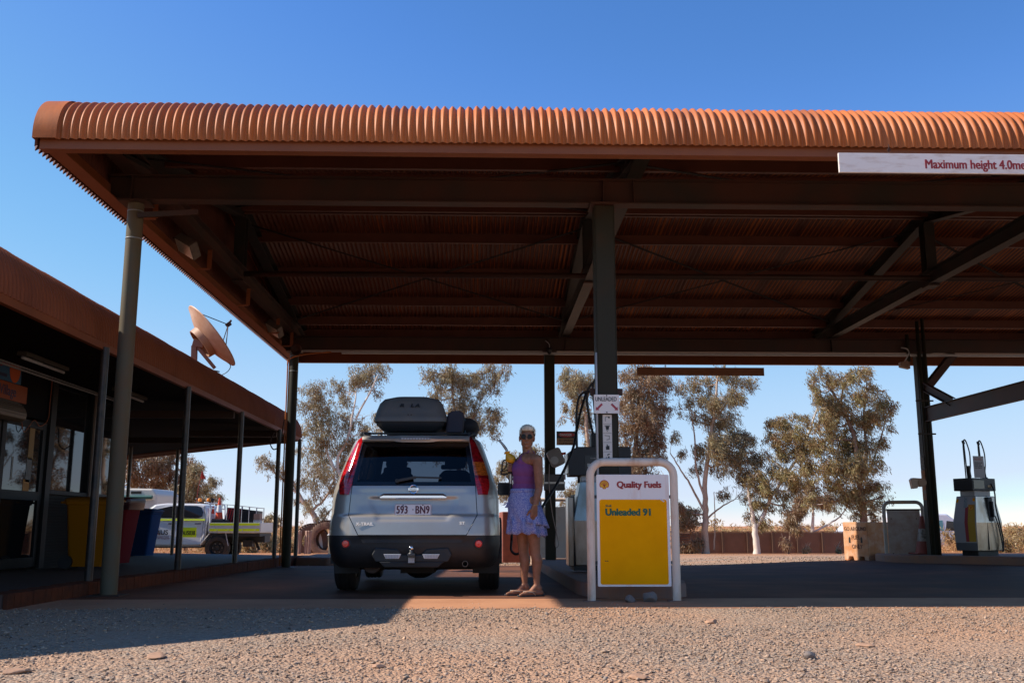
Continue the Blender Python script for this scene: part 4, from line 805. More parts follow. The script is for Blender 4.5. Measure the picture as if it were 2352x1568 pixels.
# ---------------------------------------------------------------- concrete blocks
def cblock(name,label,loc,rz,sx,sy,sz,m,txt=None,slots=True):
    t=thing(name,label,'concrete block',loc,rz); bm=bmesh.new()
    o=slab=None; mb=MB(); 
    prof=[(-sx/2,0),(-sx*.34,0),(-sx*.30,.085),(-sx*.14,.085),(-sx*.10,0),(sx*.10,0),(sx*.14,.085),(sx*.30,.085),(sx*.34,0),(sx/2,0),(sx/2,sz),(-sx/2,sz)] if slots else [(-sx/2,0),(sx/2,0),(sx/2,sz),(-sx/2,sz)]
    mb.prism(prof,0,sy,'y'); b=mb.build('block',m,t,bevel=.018)
    if slots:
        for x in (-sx*.24,sx*.24):
            mb=MB(); mb.prism([(x-.022,sz*.46),(x+.022,sz*.46),(x+.022,sz*.58),(x,sz*.62),(x-.022,sz*.58)],-.004,.03,'y'); mb.build('lifting_hole',m_ink,b)
    if txt:
        for s,x,z,sc in txt: text('painted_lettering',s,sc,mat('faded_paint_'+s,(.12,.05,.03),.7,col2=(.35,.18,.1),vscale=30,vlo=.55,vhi=.6),b,Matrix.Translation((x,-.003,z))@Matrix.Rotation(R(90),4,'X'),.001,-.002,xs=.8)
    mb=MB(); mb.tube([(-.1+sx*.3,sy*.5,sz-.01),(-.1+sx*.3,sy*.5,sz+.05),(.08+sx*.3,sy*.5,sz+.05),(.08+sx*.3,sy*.5,sz-.01)],.01,6); mb.build('lifting_loop',m_beam,b); return t
m_blk=mat('orange_dust_block',(.66,.34,.17),.85,spec=.1,col2=(.55,.22,.09),vscale=2.5,bump=.3,bscale=25,col3=(.68,.47,.34),v3=5)
B1=PZ(1962,1286,gz(8,21.)); 
cblock('concrete_block','sunlit orange concrete block hand painted GO AROUND FUEL ONLY',(7.84,21.2,gz(8.1,21.5)),R(-58),.62,.90,.80,m_blk,(('GO AROUND',-.28,.62,.115),('FUEL',-.10,.44,.125),('ONLY',-.10,.25,.125)))
mb_m=mat('rust_red_block',(.30,.085,.05),.85,col2=(.20,.06,.04),vscale=4,bump=.3)
cblock('concrete_block','dark rust red block seen between the car and the woman',(.88,23.4,-.14),R(4),.9,.9,1.15,mb_m,None,False)
# ---------------------------------------------------------------- the silver four wheel drive
CX,CY=-.715,10.17
car=thing('parked_car','silver four wheel drive car seen from behind at the fuel pump','car',(CX,CY,0))
m_paint=mat('silver_car_paint',(.50,.465,.41),.34,.45,coat=.35,col2=(.46,.40,.33),vscale=1.6,detail=5)
m_bump=mat('black_bumper_plastic',(.016,.017,.019),.5,bump=.12,bscale=400,col2=(.03,.026,.024),vscale=5)
m_rglass=glassmat('tinted_rear_glass',(.11,.12,.15),rough=.01,ior=1.38); m_sglass=glassmat('tinted_side_glass',(.03,.03,.035),rough=.01,ior=1.5); m_wglass=glassmat('clear_windscreen',(.72,.82,.84),rough=.01,ior=1.15)
def PW(z,t): return interp(z,[a for a,b in t],[b for a,b in t])
tw=[(.27,.80),(.34,.86),(.50,.885),(.70,.885),(.80,.875),(.95,.872),(1.05,.86),(1.12,.84),(1.30,.785),(1.50,.715),(1.57,.685),(1.60,.655),(1.615,.59),(1.625,.47),(1.633,.25),(1.636,.03)]
twr=[(.27,.62),(.5,.68),(.8,.67),(1.0,.655),(1.09,.64),(1.3,.60),(1.54,.565),(1.59,.55),(1.615,.47),(1.625,.36),(1.633,.18),(1.636,.02)]
tyr=[(.27,.14),(.34,.05),(.42,.01),(.5,.0),(.60,.0),(.70,.015),(.78,.03),(.80,.045),(1.0,.075),(1.09,.105),(1.2,.155),(1.4,.25),(1.54,.325),(1.59,.35),(1.605,.40),(1.615,.48),(1.625,.62),(1.633,.85),(1.636,1.2)]
tyf=[(.27,4.30),(.34,4.42),(.5,4.47),(.8,4.42),(.92,4.2),(1.0,3.7),(1.05,3.45),(1.09,3.36),(1.3,2.98),(1.55,2.5),(1.60,2.38),(1.615,2.2),(1.625,2.0),(1.633,1.75),(1.636,1.5)]
def sst(a,b,x): t=min(1,max(0,(x-a)/(b-a))); return t*t*(3-2*t)
def rear_mod(x,z):
    ax=abs(x); d=0
    # the lower gate stands proud below a ledge; the plate recess is pushed in
    trap=lerp(.335,.42,sst(.72,.96,z))
    inside=1-sst(trap-.012,trap+.05,ax)
    led_out=(1-sst(.765,.81,z)); led_in=led_out
    led=lerp(led_out,led_in,inside)*(1-sst(.60,.70,ax)*.9)
    if z>.58: d-=.015*led
    d+=.014*inside*sst(.72,.75,z)*(1-sst(.955,.972,z))
    # shallow hollow of the tailgate panel
    d+=.012*sst(.80,.9,z)*(1-sst(1.0,1.07,z))*(1-sst(.5,.62,ax))
    # seam groove around the gate
    gx=lerp(.54,.645,sst(.59,.79,z)) if z<.79 else lerp(.645,.625,sst(.79,1.09,z))
    return d
def car_pt(s,z):
    """s: signed distance along the outline from the middle of the tail; goes flat, round the corner, down the side."""
    w_=PW(z,tw); wr=min(PW(z,twr),w_-.02); y0=PW(z,tyr); yf=PW(z,tyf); sg=1 if s>=0 else -1; a=abs(s)
    bow=lambda x: y0+.07*x*x+rear_mod(x,z)
    ca=w_-wr; cbb=min(.42,(yf-y0)*.25); arc=.5*PI*math.sqrt((ca*ca+cbb*cbb)/2)
    if a<=wr: return Vector((sg*a,bow(a),z))
    if a<=wr+arc:
        t=(a-wr)/arc*PI/2; t2=t; 
        p=1-math.cos(t2)**1.0; return Vector((sg*(wr+ca*math.sin(t2)),bow(wr)+cbb*(1-math.cos(t2)),z))
    return Vector((sg*w_,bow(wr)+cbb+(a-wr-arc),z))
zs=sorted(set([.27,.30,.34,.40,.45,.5,.55,.585,.59]+[round(.60+.0125*i,4) for i in range(40)]+[1.09,1.10,1.12,1.17,1.22,1.28,1.34,1.40,1.46,1.50,1.54,1.57,1.59,1.60,1.605,1.615,1.62,1.625,1.63,1.633,1.636]))
fx=sorted(set([round(-1+i/32,4) for i in range(65)]+[-.95,.95]+[0]))
# outline samples: (kind,value): rear flat fraction, corner angle, side y, front fraction
right_side_y=[.6+.055*i for i in range(69)]
def ring(z):
    w_=PW(z,tw); wr=min(PW(z,twr),w_-.02); yf=PW(z,tyf); y0=PW(z,tyr); pts=[]; info=[]
    ca=w_-wr; cbb=min(.42,(yf-y0)*.25); arc=.5*PI*math.sqrt((ca*ca+cbb*cbb)/2)
    for f in fx: pts.append(car_pt(f*wr*(.9999 if abs(f)==1 else 1),z)); info.append(('r',f*wr))
    for k in range(1,9): pts.append(car_pt(wr+arc*k/8,z)); info.append(('c',k/8))
    ys_=pts[-1].y; cf=min(.35,(yf-ys_)*.3); ye=yf-cf; n=72
    for k in range(1,n+1): pts.append(Vector((w_,ys_+(ye-ys_)*k/n,z))); info.append(('s',ys_+(ye-ys_)*k/n))
    for k in range(1,7): t=k/6*PI/2; pts.append(Vector((w_-.15*(1-math.cos(t)) if w_>.3 else w_*(1-.3*k/6),ye+cf*math.sin(t),z))); info.append(('fc',0))
    wf=pts[-1].x
    for k in range(1,24): pts.append(Vector((wf*(1-2*k/24),yf+.12*(1-(1-2*k/24)**2)*0.6,z))); info.append(('f',wf*(1-2*k/24)))
    for k in range(6,0,-1): t=k/6*PI/2; pts.append(Vector((-(w_-.15*(1-math.cos(t)) if w_>.3 else w_*(1-.3*k/6)),ye+cf*math.sin(t),z))); info.append(('fc',0))
    for k in range(n,0,-1): pts.append(Vector((-w_,ys_+(ye-ys_)*k/n,z))); info.append(('s',ys_+(ye-ys_)*k/n))
    for k in range(8,0,-1): pts.append(car_pt(-(wr+arc*k/8),z)); info.append(('c',k/8))
    return pts,info
rings=[ring(z) for z in zs]; nr=len(rings[0][0])
buckets={}
def classify(i,j):
    z=(zs[i]+zs[i+1])/2; inf=rings[i][1][j]; k=inf[0]; p=(rings[i][0][j]+rings[i][0][(j+1)%nr]+rings[i+1][0][j]+rings[i+1][0][(j+1)%nr])/4
    if k=='r' and 1.09<z<1.545 and abs(p.x)<lerp(.622,.545,(z-1.09)/.45): return 'rear_window'
    if k in('s',) and 1.10<z<1.50:
        y=p.y; sh=(z-1.1)*.55
        if .80+sh*.4<y<1.30: return 'quarter_window'
        if 1.36<y<2.16: return 'rear_door_window'
        if 2.22<y<3.12-sh*1.5: return 'front_door_window'
    if k=='f' and 1.09<z<1.56 and abs(p.x)<.64: return 'windscreen'
    if k=='s' or k=='c':
        for wy in (1.10,3.72):
            if z<.80 and (p.y-wy)**2+(z-.35)**2<.40**2: return None
    if z<.59 and k in('r','c'): return 'rear_bumper'
    if z<.46: return 'rear_bumper'
    return 'body'
for i in range(len(zs)-1):
    for j in range(nr):
        c=classify(i,j)
        if c is None: continue
        c2=c
        if 'door' in c or 'quarter' in c: c2=c+('_R' if rings[i][0][j].x>0 else '_L')
        buckets.setdefault(c2,[]).append((i*nr+j,i*nr+(j+1)%nr,(i+1)*nr+(j+1)%nr,(i+1)*nr+j))
allv=[p for r_,_ in rings for p in r_]
def submesh(name,faces,m,parent,smooth=True,cap=False):
    idx={}; V=[]; F=[]
    for f in faces:
        g=[]
        for a in f:
            if a not in idx: idx[a]=len(V); V.append(allv[a])
            g.append(idx[a])
        F.append(g)
    mb=MB(); mb.add(V,F); 
    me=bpy.data.meshes.new(name); me.from_pydata([tuple(v) for v in V],[],F); me.validate(); me.flip_normals()
    return link_mesh(name,me,m,parent,smooth,autosmooth=42)
body=submesh('body',buckets['body']+[tuple((len(zs)-1)*nr+k for k in range(nr))],m_paint,car)
submesh('bumper',buckets['rear_bumper'],m_bump,car)
submesh('rear_window',buckets['rear_window'],m_rglass,car); submesh('windscreen',buckets['windscreen'],m_wglass,car)
for k in buckets:
    if '_window_' in k: submesh('side_window',buckets[k],m_sglass,car)
def panel(name,rows,m,parent,off=.004,ncol=8,thick=.006,smooth=True,auto=35):
    """rows: (z, s_left, s_right) along the car skin, raised by off."""
    def npt(s,z):
        e=.004; a=car_pt(s-e,z); b=car_pt(s+e,z); c=car_pt(s,z+e); d=car_pt(s,z-e); n=(b-a).cross(c-d).normalized(); return car_pt(s,z),n
    front=[];back=[]
    for z,a,b in rows:
        for k in range(ncol+1):
            s=a+(b-a)*k/ncol; p,n=npt(s,z); front.append(p+n*off); back.append(p+n*(off-thick))
    nc=ncol+1; nrw=len(rows); N_=nc*nrw; F=[]
    for i in range(nrw-1):
        for k in range(ncol): q=i*nc+k; F.append((q,q+1,q+1+nc,q+nc)); F.append((q+N_+nc,q+1+N_+nc,q+1+N_,q+N_))
    bd=[k for k in range(nc)]+[i*nc+ncol for i in range(1,nrw)]+[(nrw-1)*nc+k for k in range(ncol-1,-1,-1)]+[i*nc for i in range(nrw-2,0,-1)]
    for i in range(len(bd)): a,b=bd[i],bd[(i+1)%len(bd)]; F.append((b,a,a+N_,b+N_))
    mb=MB(); mb.add(front+back,F); return mb.build(name,m,parent,smooth,autosmooth=auto)
# window surround (black ceramic edge) and belt seal
def rowsz(z0,z1,n,fa,fb): return [(z0+(z1-z0)*i/n,fa(z0+(z1-z0)*i/n),fb(z0+(z1-z0)*i/n)) for i in range(n+1)]
gl=lambda z: lerp(.622,.545,(z-1.09)/.45)
m_seal=mat('black_window_edge',(.006,.006,.007),.15)
for s in (-1,1): panel('window_edge',rowsz(1.09,1.545,10,lambda z:s*(gl(z)-.035) if s>0 else -(gl(z)+.012),lambda z:(gl(z)+.012) if s>0 else -(gl(z)-.035)),m_seal,car,.002,2,.003)
panel('window_edge',[(1.085,-.63,.63),(1.125,-.62,.62)],m_seal,car,.002,30,.003); panel('window_edge',[(1.50,-.56,.56),(1.55,-.55,.55)],m_seal,car,.002,30,.003)
# tail lamps
def lampmat(name,c,e=0):
    m=mat(name,c,.12,coat=1.,col2=tuple(x*.45 for x in c),vscale=26,vlo=.4,vhi=.6,stretch=(1,1,2.2),detail=2); return m
m_lr=lampmat('tail_lamp_red',(.62,.012,.018)); m_la=lampmat('tail_lamp_amber',(.70,.15,.02)); m_ld=lampmat('tail_lamp_dark_red',(.30,.005,.01))
li=lambda z: interp(z,[.995,1.09,1.3,1.5,1.6],[.655,.632,.603,.575,.556]); lo=lambda z: interp(z,[.995,1.09,1.2,1.35,1.5,1.6],[.80,.85,.85,.80,.715,.635])
for s in (-1,1):
    base=None
    for z0,z1,mm,nm in ((.995,1.17,m_lr,'lower_lens'),(1.175,1.335,m_la if s>0 else m_lr,'middle_lens'),(1.34,1.60,m_ld if s>0 else m_lr,'upper_lens')):
        rr=rowsz(z0,z1,7,(lambda z:li(z)) if s>0 else (lambda z:-lo(z)),(lambda z:lo(z)) if s>0 else (lambda z:-li(z)))
        o=panel('tail_lamp' if base is None else nm,rr,mm,car if base is None else base,.014,8,.03,auto=30)
        if base is None: base=o
    rr=rowsz(1.16,1.19,1,(lambda z:li(z)) if s>0 else (lambda z:-lo(z)),(lambda z:lo(z)) if s>0 else (lambda z:-li(z))); panel('lens_divider',rr,m_ld,base,.016,6,.01)
    rr=rowsz(1.33,1.345,1,(lambda z:li(z)) if s>0 else (lambda z:-lo(z)),(lambda z:lo(z)) if s>0 else (lambda z:-li(z))); panel('lens_divider',rr,m_ld,base,.016,6,.01)
# spoiler over the window with the high brake lamp
mb=MB(); rg=[]
for k in range(25):
    x=-.56+1.12*k/24; y=PW(1.55,tyr)+.07*x*x; e=1 if abs(x)<.545 else .6; t=.0 if abs(x)>.24 else (.016 if abs(x)<.17 else .016*(.24-abs(x))/.07)
    rg.append([(x,y+.03,1.552),(x,y-.075*e-t,1.556-t*1.0),(x,y-.085*e-t,1.572),(x,y-.05*e-t*.6,1.602+t*.5),(x,y+.05,1.622),(x,y+.06,1.6)])
mb.loft(rg,True,True); sp=mb.build('spoiler',m_paint,car,True,autosmooth=35)
mb=MB(); yy=PW(1.55,tyr); mb.box((-.155,yy-.110,1.562),(.155,yy-.096,1.586)); bl=mb.build('brake_lamp',mat('clear_red_lamp',(.20,.16,.16),.1,coat=1.),sp,bevel=.004)
mb=MB()
for k in range(10): x=-.135+k*.03; mb.box((x-.008,yy-.1125,1.567),(x+.008,yy-.1095,1.581))
mb.build('lamp_cells',mat('lamp_cells',(.42,.40,.40),.3),bl)
# wiper
mb=MB(); wy=PW(1.15,tyr); mb.cyl((-.17,wy-.04,1.135),(-.17,wy+.02,1.135),.022,n=14); mb.bar((-.17,wy-.032,1.135),(.02,PW(1.17,tyr)-.03,1.172),.03,.03); mb.bar((.02,PW(1.17,tyr)-.03,1.172),(.28,PW(1.16,tyr)-.02,1.165),.012,.018); mb.build('wiper',m_blackpl,car,bevel=.004)
for s in (-1,1):
    mb=MB(); pts=[]
    for z in [.59+.02*i for i in range(26)]:
        g_=lerp(.54,.648,min(1,(z-.59)/.2)); g_=g_ if z<.79 else lerp(.648,.628,(z-.79)/.3); p=car_pt(s*g_,z); pts.append((p.x,p.y+.001,p.z))
    mb.tube(pts,.004,6); mb.build('gate_seam',m_seal,car,True)
mb=MB(); mb.tube([tuple(car_pt(-.54+1.08*i/40,.592)+Vector((0,.0,0))) for i in range(41)],.004,6); mb.build('gate_seam',m_seal,car,True)
# badge, chrome bar, number plate, model letters
by=car_pt(0,1.05).y
mb=MB()
for k in range(36):
    a0=2*PI*k/36
rg=[]
for k in range(37):
    a=2*PI*k/36; rg.append((.040*math.cos(a),by-.014,1.05+.040*math.sin(a)))
mb.tube(rg,.0065,8,False); mb.box((-.052,by-.024,1.039),(.052,by-.006,1.061)); bd=mb.build('emblem',m_chrome,car,True,autosmooth=40)
text('lettering','NISSAN',.021,m_ink,bd,Matrix.Translation((-.0425,by-.025,1.0425))@Matrix.Rotation(R(90),4,'X'),.0006,.0003,xs=1.02)
rg=[]
for k in range(21):
    x=-.335+.67*k/20; y=car_pt(x,.985).y-.004; e=abs(x)/.335; in_=0 if e<.93 else (e-.93)/.07
    rg.append([(x,y+.02,.948),(x,y-.026,.949),(x,y-.040,.962),(x,y-.040,.985-.012*in_),(x,y-.026,1.004-.02*in_),(x,y+.02,1.008-.02*in_)])
mb=MB(); mb.loft(rg); mb.build('chrome_bar',m_chrome,car,True,autosmooth=35)
py_=car_pt(0,.83).y-.012
mb=MB(); mb.prism(rrect(-.186,.768,.186,.902,.012),py_-.004,py_+.003,'y'); pl=mb.build('number_plate',mat('plate_white',(.85,.80,.80),.4),car)
m_mar=mat('plate_maroon',(.10,.012,.035),.45)
fp_=lambda x,z,o=.0: Matrix.Translation((x,py_-.0048-o,z))@Matrix.Rotation(R(90),4,'X')
text('lettering','593',.108,m_mar,pl,fp_(-.168,.808),.0008,.003,xs=.70,space=1.06); text('lettering','BN9',.108,m_mar,pl,fp_(.022,.808),.0008,.003,xs=.72,space=1.04)
mb=MB(); mb.prism([(.0+.006*math.cos(k*PI/6),.845+.006*math.sin(k*PI/6)) for k in range(12)],py_-.006,py_-.004,'y'); mb.build('plate_dot',m_mar,pl)
text('small_lettering','QUEENSLAND - SUNSHINE STATE',.026,m_mar,pl,fp_(-.163,.777),.0008,.0004,xs=.72)
rim=rrect(-.181,.773,.181,.897,.01); mb=MB(); mb.tube([(a,py_-.0045,b) for a,b in rim]+[(rim[0][0],py_-.0045,rim[0][1])],.0022,6); mb.build('plate_border',m_mar,pl)
for x in (-.1,.1): mb=MB(); mb.cyl((x,py_-.008,.888),(x,py_,.888),.006,n=10); mb.build('screw',m_ink,pl)
def skintext(s,size,x,z,xs):
    y=car_pt(x+.05,z).y; text('model_lettering',s,size,m_chrome,car,Matrix.Translation((x,y-.006,z))@Matrix.Rotation(R(90),4,'X'),.003,.0016,xs=xs,space=1.05)
skintext('X-TRAIL',.044,-.565,.688,1.05); skintext('ST',.040,.472,.698,1.2)
# bumper details: reflectors, reversing lamps, insert, tow ball, tailpipe, skid plate
for s in (-1,1):
    p=car_pt(s*.665,.505); mb=MB(); mb.lathe([(.0,-.012),(.03,-.011),(.036,-.004),(.036,.03)],(s*.665,p.y-.008,.508),24,'y'); mb.build('reflector',mat('reflector_red',(.95,.015,.015),.2,coat=1.),car,True,autosmooth=40)
    mb=MB(); mb.lathe([(.036,0),(.052,-.004),(.056,.01),(.056,.03)],(s*.665,p.y-.004,.508),24,'y',cap=False); mb.build('reflector_ring',m_bump,car,True)
    mb=MB(); yy=-.022; mb.prism([(s*.2-.095*s,.408),(s*.2+.08*s,.408),(s*.2+.055*s,.362),(s*.2-.075*s,.362)][::s],yy-.004,yy+.03,'y'); q=mb.build('reversing_lamp',mat('clear_lamp',(.55,.55,.56),.15,coat=1.),car,bevel=.004)
    mb=MB()
    for k in range(9): x=s*.2-.06+k*.015; mb.box((x-.002,yy-.0065,.368),(x+.002,yy-.004,.402))
    mb.build('lamp_ribs',mat('lamp_ribs',(.28,.28,.3),.3),q)
panel('lower_gate_strip',rowsz(.515,.588,3,lambda z:-lerp(.49,.535,(z-.515)/.073),lambda z:lerp(.49,.535,(z-.515)/.073)),m_bump,car,.012,24,.02)
mb=MB(); mb.prism([(-.40,.40),(-.36,.47),(-.14,.455),(-.10,.40),(.10,.40),(.14,.455),(.36,.47),(.40,.40),(.36,.33),(-.36,.33)],-.006,.04,'y'); mb.build('bumper_insert',m_bump,car,bevel=.01)
mb=MB(); mb.prism([(-.33,.335),(.33,.335),(.26,.275),(-.27,.275)],-.01,.35,'y'); mb.build('tow_crossbar',mat('underbody_black',(.015,.013,.012),.6),car,bevel=.01)
mb=MB(); mb.box((-.032,-.06,.32),(.032,.1,.40)); mb.bar((0,-.13,.405),(0,.02,.405),.07,.02); mb.lathe([(.03,.415),(.018,.425),(.016,.445)],(0,-.105,0),16); tb=mb.build('tow_bar',mat('tow_grey',(.10,.10,.10),.4,.6),car,bevel=.003)
mb=MB(); mb.sphere((0,-.105,.468),.026,18,12); mb.build('tow_ball',m_chrome,tb,True)
mb=MB(); mb.box((-.03,-.062,.325),(.03,-.06,.37)); mb.build('tow_label',m_lgrey,tb)
mb=MB(); mb.lathe([(.024,-.02),(.03,-.02),(.03,.35),(.024,.35)],(.53,.08,.31),20,'y',cap=False); mb.build('tailpipe',mat('tailpipe',(.12,.10,.09),.4,.8),car,True,autosmooth=40)
mb=MB(); mb.lathe([(.02,-.02),(.09,-.02),(.10,.1),(.10,.5),(.02,.52)],(-.42,.28,.30),20,'y'); mb.build('muffler',mat('muffler_brown',(.07,.045,.035),.6,.5),car,True,autosmooth=40)
m_und=mat('underbody',(.010,.009,.008),.7)
mb=MB(); mb.box((-.60,.35,.27),(.60,4.1,.31)); mb.box((-.62,.9,.22),(.62,1.15,.30)); mb.box((-.15,.5,.2),(.2,1.4,.28)); mb.sphere((0.02,1.05,.24),(.17,.2,.12)); mb.build('underbody',m_und,car)
for s in (-1,1): mb=MB(); mb.bar((s*.2,1.05,.26),(s*.68,1.1,.34),.06,.05); mb.build('suspension_arm',m_und,car)
m_tyre2=mat('car_tyre',(.018,.016,.016),.75,col2=(.035,.024,.02),vscale=10,bump=.2,bscale=60)
def carwheel(x,y):
    r=.352; w_=.225; mb=MB(); prof=[(r*.62,-w_*.45),(r*.88,-w_/2),(r*.97,-w_*.44),(r,-w_*.34)]
    for g_ in (-.2,0,.2): prof+=[(r,(g_-.035)*w_),(r-.009,(g_-.03)*w_),(r-.009,(g_+.03)*w_),(r,(g_+.035)*w_)]
    prof+=[(r,w_*.34),(r*.97,w_*.44),(r*.88,w_/2),(r*.62,w_*.45)]
    mb.lathe(prof,(x,y,.35),48,'x',cap=False); t=mb.build('wheel',m_tyre2,car,True,autosmooth=30)
    s=1 if x>0 else -1; mb=MB(); mb.lathe([(.02,s*w_*.3),(r*.55,s*w_*.25),(r*.62,s*w_*.46),(r*.66,s*w_*.46),(r*.62,-s*w_*.4),(.02,-s*w_*.2)],(x,y,.35),30,'x'); mb.build('rim',mat('alloy_rim',(.45,.45,.45),.3,.8),t,True,autosmooth=30)
for x,y in ((-.775,1.10),(.775,1.10),(-.765,3.72),(.765,3.72)): carwheel(x,y)
for s in (-1,1):
    mb=MB(); pts=[(s*.875,1.10+.41*math.cos(R(a)),.35+.41*math.sin(R(a))) for a in range(-12,193,8)]; rg=[]
    for i,(x,y,z) in enumerate(pts):
        a=R(-12+8*i); dy,dz=math.cos(a),math.sin(a); rg.append([(s*.80,y-dy*.03,z-dz*.03),(s*.80,y+dy*.02,z+dz*.02),(s*.905,y+dy*.015,z+dz*.015),(s*.912,y-dy*.01,z-dz*.01),(s*.905,y-dy*.03,z-dz*.03)])
    mb.loft(rg); mb.build('wheel_arch',m_bump,car,True,autosmooth=40)
    pts=[(s*.875,3.72+.41*math.cos(R(a)),.35+.41*math.sin(R(a))) for a in range(-12,193,8)]; rg=[]
    for i,(x,y,z) in enumerate(pts):
        a=R(-12+8*i); dy,dz=math.cos(a),math.sin(a); rg.append([(s*.78,y-dy*.03,z-dz*.03),(s*.78,y+dy*.02,z+dz*.02),(s*.905,y+dy*.015,z+dz*.015),(s*.905,y-dy*.03,z-dz*.03)])
    mb=MB(); mb.loft(rg); mb.build('wheel_arch',m_bump,car,True,autosmooth=40)
    mb=MB(); rg=[[(s*.60,.70,z),(s*(.88 if z>.25 else .86),.70,z),(s*(.88 if z>.25 else .86),.715,z),(s*.60,.715,z)] for z in (.19,.3,.45)]; mb.loft(rg); mb.build('mud_flap',m_black,car)
    mb=MB(); mb.tube([(s*.55,.55,1.62),(s*.575,.60,1.655),(s*.60,.75,1.665),(s*.60,2.3,1.665),(s*.575,2.5,1.63)],.017,10); mb.build('roof_rail',m_blackpl,car,True)
    q=MB(); q.tube([(s*.86,2.66,1.10),(s*.93,2.64,1.11)],.025,8); q.build('mirror_arm',m_blackpl,car,True)
    mb=MB(); c=(s*.975,2.62,1.15); rg=[]
    for yy,sc in ((-.02,1.),(.05,.97),(.1,.75),(.13,.35)): rg.append([(c[0]+a*sc,c[1]+yy,c[2]+b*sc) for a,b in rrect(-.085,-.085,.085,.075,.03)])
    mb.loft(rg); mi=mb.build('mirror',m_bump,car,True,autosmooth=40); mb=MB(); mb.prism([(c[0]+a*.88,c[2]+b*.88) for a,b in rrect(-.085,-.085,.085,.075,.03)],c[1]-.023,c[1]-.0205,'y'); mb.build('mirror_glass',mat('mirror_glass',(.02,.02,.025),.1),mi)
for y in (.72,1.75):
    mb=MB(); mb.bar((-.62,y,1.672),(.62,y,1.672),.035,.02); mb.build('cross_bar',m_blackpl,car,bevel=.006)
for s in (-1,1): mb=MB(); mb.loft([[(s*.58+a*.05,.72+b*.05,z) for a,b in rrect(-1,-1,1,1,.4)] for z in (1.64,1.685)]); mb.build('bar_foot',m_blackpl,car,bevel=.01)
mb=MB(); mb.tube([(-.36,.36,1.6),(-.37,.33,1.63),(-.37,.34,1.635)],.008,8); mb.build('washer_nozzle',m_blackpl,car,True)
# cabin: dark floor, seats, dash, rear view mirror, hanging bits
m_int=mat('cabin_fabric',(.018,.018,.02),.8); m_int2=mat('cabin_blue_seat',(.02,.024,.045),.8)
mb=MB(); mb.box((-.66,.5,.75),(.66,3.2,.80)); mb.build('cabin_floor',m_int,car)
mb=MB(); mb.box((-.64,3.0,.8),(.64,3.5,1.08)); mb.build('dashboard',m_int,car,bevel=.03)
for x in (-.36,.36):
    mb=MB(); mb.loft([[(x+a,y,z) for a,y in ((-.23*k,2.2+q),(.23*k,2.2+q),(.23*k,2.32+q),(-.23*k,2.32+q))] for z,k,q in ((.8,1,.1),(1.1,1,.03),(1.3,.85,-.02),(1.36,.6,-.03))]); mb.build('seat',m_int,car,bevel=.03)
    mb=MB(); mb.loft([[(x+a,b,z) for a,b in rrect(-.13*k,2.14,.13*k,2.24,.03)] for z,k in ((1.38,.9),(1.42,1),(1.52,.95),(1.55,.7))]); mb.build('headrest',m_int,car,bevel=.02)
mb=MB(); mb.loft([[(a,b,z) for a,b in rrect(-.62,1.25+q,.62,1.4+q,.04)] for z,q in ((.8,.1),(1.05,.03),(1.15,0))]); mb.build('rear_bench',m_int2,car,bevel=.02)
for x,k in ((-.27,1.05),): mb=MB(); mb.loft([[(x+a,b,z) for a,b in rrect(-.15*k,1.22,.15*k,1.32,.04)] for z in (1.15,1.22,1.31,1.34)]); mb.build('headrest',m_int2,car,bevel=.04)
for a,b in ((-.66,-.28),(.40,.66)):
    mb=MB(); mb.loft([[(x,y,z) for x,y in ((a,.65),(b,.65),(b-(.0 if a<0 else -.0),1.2),(a,1.2))] for z in (.8,1.12,1.18)]); mb.build('luggage',m_int2,car,bevel=.04)
mb=MB(); mb.loft([[(x,2.78,z) for x,z in rrect(.16,1.40,.40,1.46,.02)],[(x,2.81,z) for x,z in rrect(.16,1.40,.40,1.46,.02)]]); mb.build('rear_view_mirror',m_int,car)
mb=MB(); mb.tube([(.28,2.79,1.4),(.28,2.79,1.25)],.003,5); mb.sphere((.28,2.79,1.20),(.035,.01,.035)); mb.sphere((.28,2.79,1.26),(.018,.01,.03)); mb.build('hanging_charm',m_int,car)
mb=MB(); mb.tube(spline([(-.5,.6,1.38),(-.53,.6,1.25),(-.55,.6,1.15),(-.48,.6,1.17),(-.45,.6,1.28),(-.5,.6,1.38)],5),.008,6); mb.build('hanging_strap',mat('pale_strap',(.35,.45,.5),.6),car,True)
mb=MB(); mb.box((-.6,.6,1.585),(.6,2.3,1.60)); mb.box((-.6,2.2,1.47),(.6,2.32,1.59)); mb.build('headliner',m_int,car)
# roof box and bags on the bars
rb=thing('roof_box','grey hard shell roof box strapped on top of the car','roof box',(CX-.085,CY+.55,1.685))
m_box=mat('roof_box_grey',(.12,.115,.108),.55,bump=.15,bscale=500,col2=(.15,.13,.11),vscale=5)
def rbring(w_,y0,y1,z,r): return [(x,y,z) for x,y in rrect(-w_,y0,w_,y1,r,6)]
mb=MB(); mb.loft([rbring(.26,.16,1.3,.0,.06),rbring(.31,.07,1.42,.02,.08),rbring(.365,.01,1.5,.07,.08),rbring(.375,.0,1.52,.115,.08)]); mb.build('box_base',m_blackpl,rb,True,autosmooth=50)
mb=MB(); mb.loft([rbring(.390,-.01,1.53,.105,.09),rbring(.392,-.01,1.53,.15,.09),rbring(.382,.0,1.52,.16,.09),rbring(.372,.02,1.5,.22,.10),rbring(.345,.07,1.42,.31,.11),rbring(.30,.12,1.32,.365,.12),rbring(.20,.19,1.2,.395,.12),rbring(.08,.3,1.0,.402,.06)]); lid=mb.build('box_lid',m_box,rb,True,autosmooth=60)
Mt=Matrix.Translation((-.115,.036,.262))@Matrix.Rotation(R(68),4,'X')
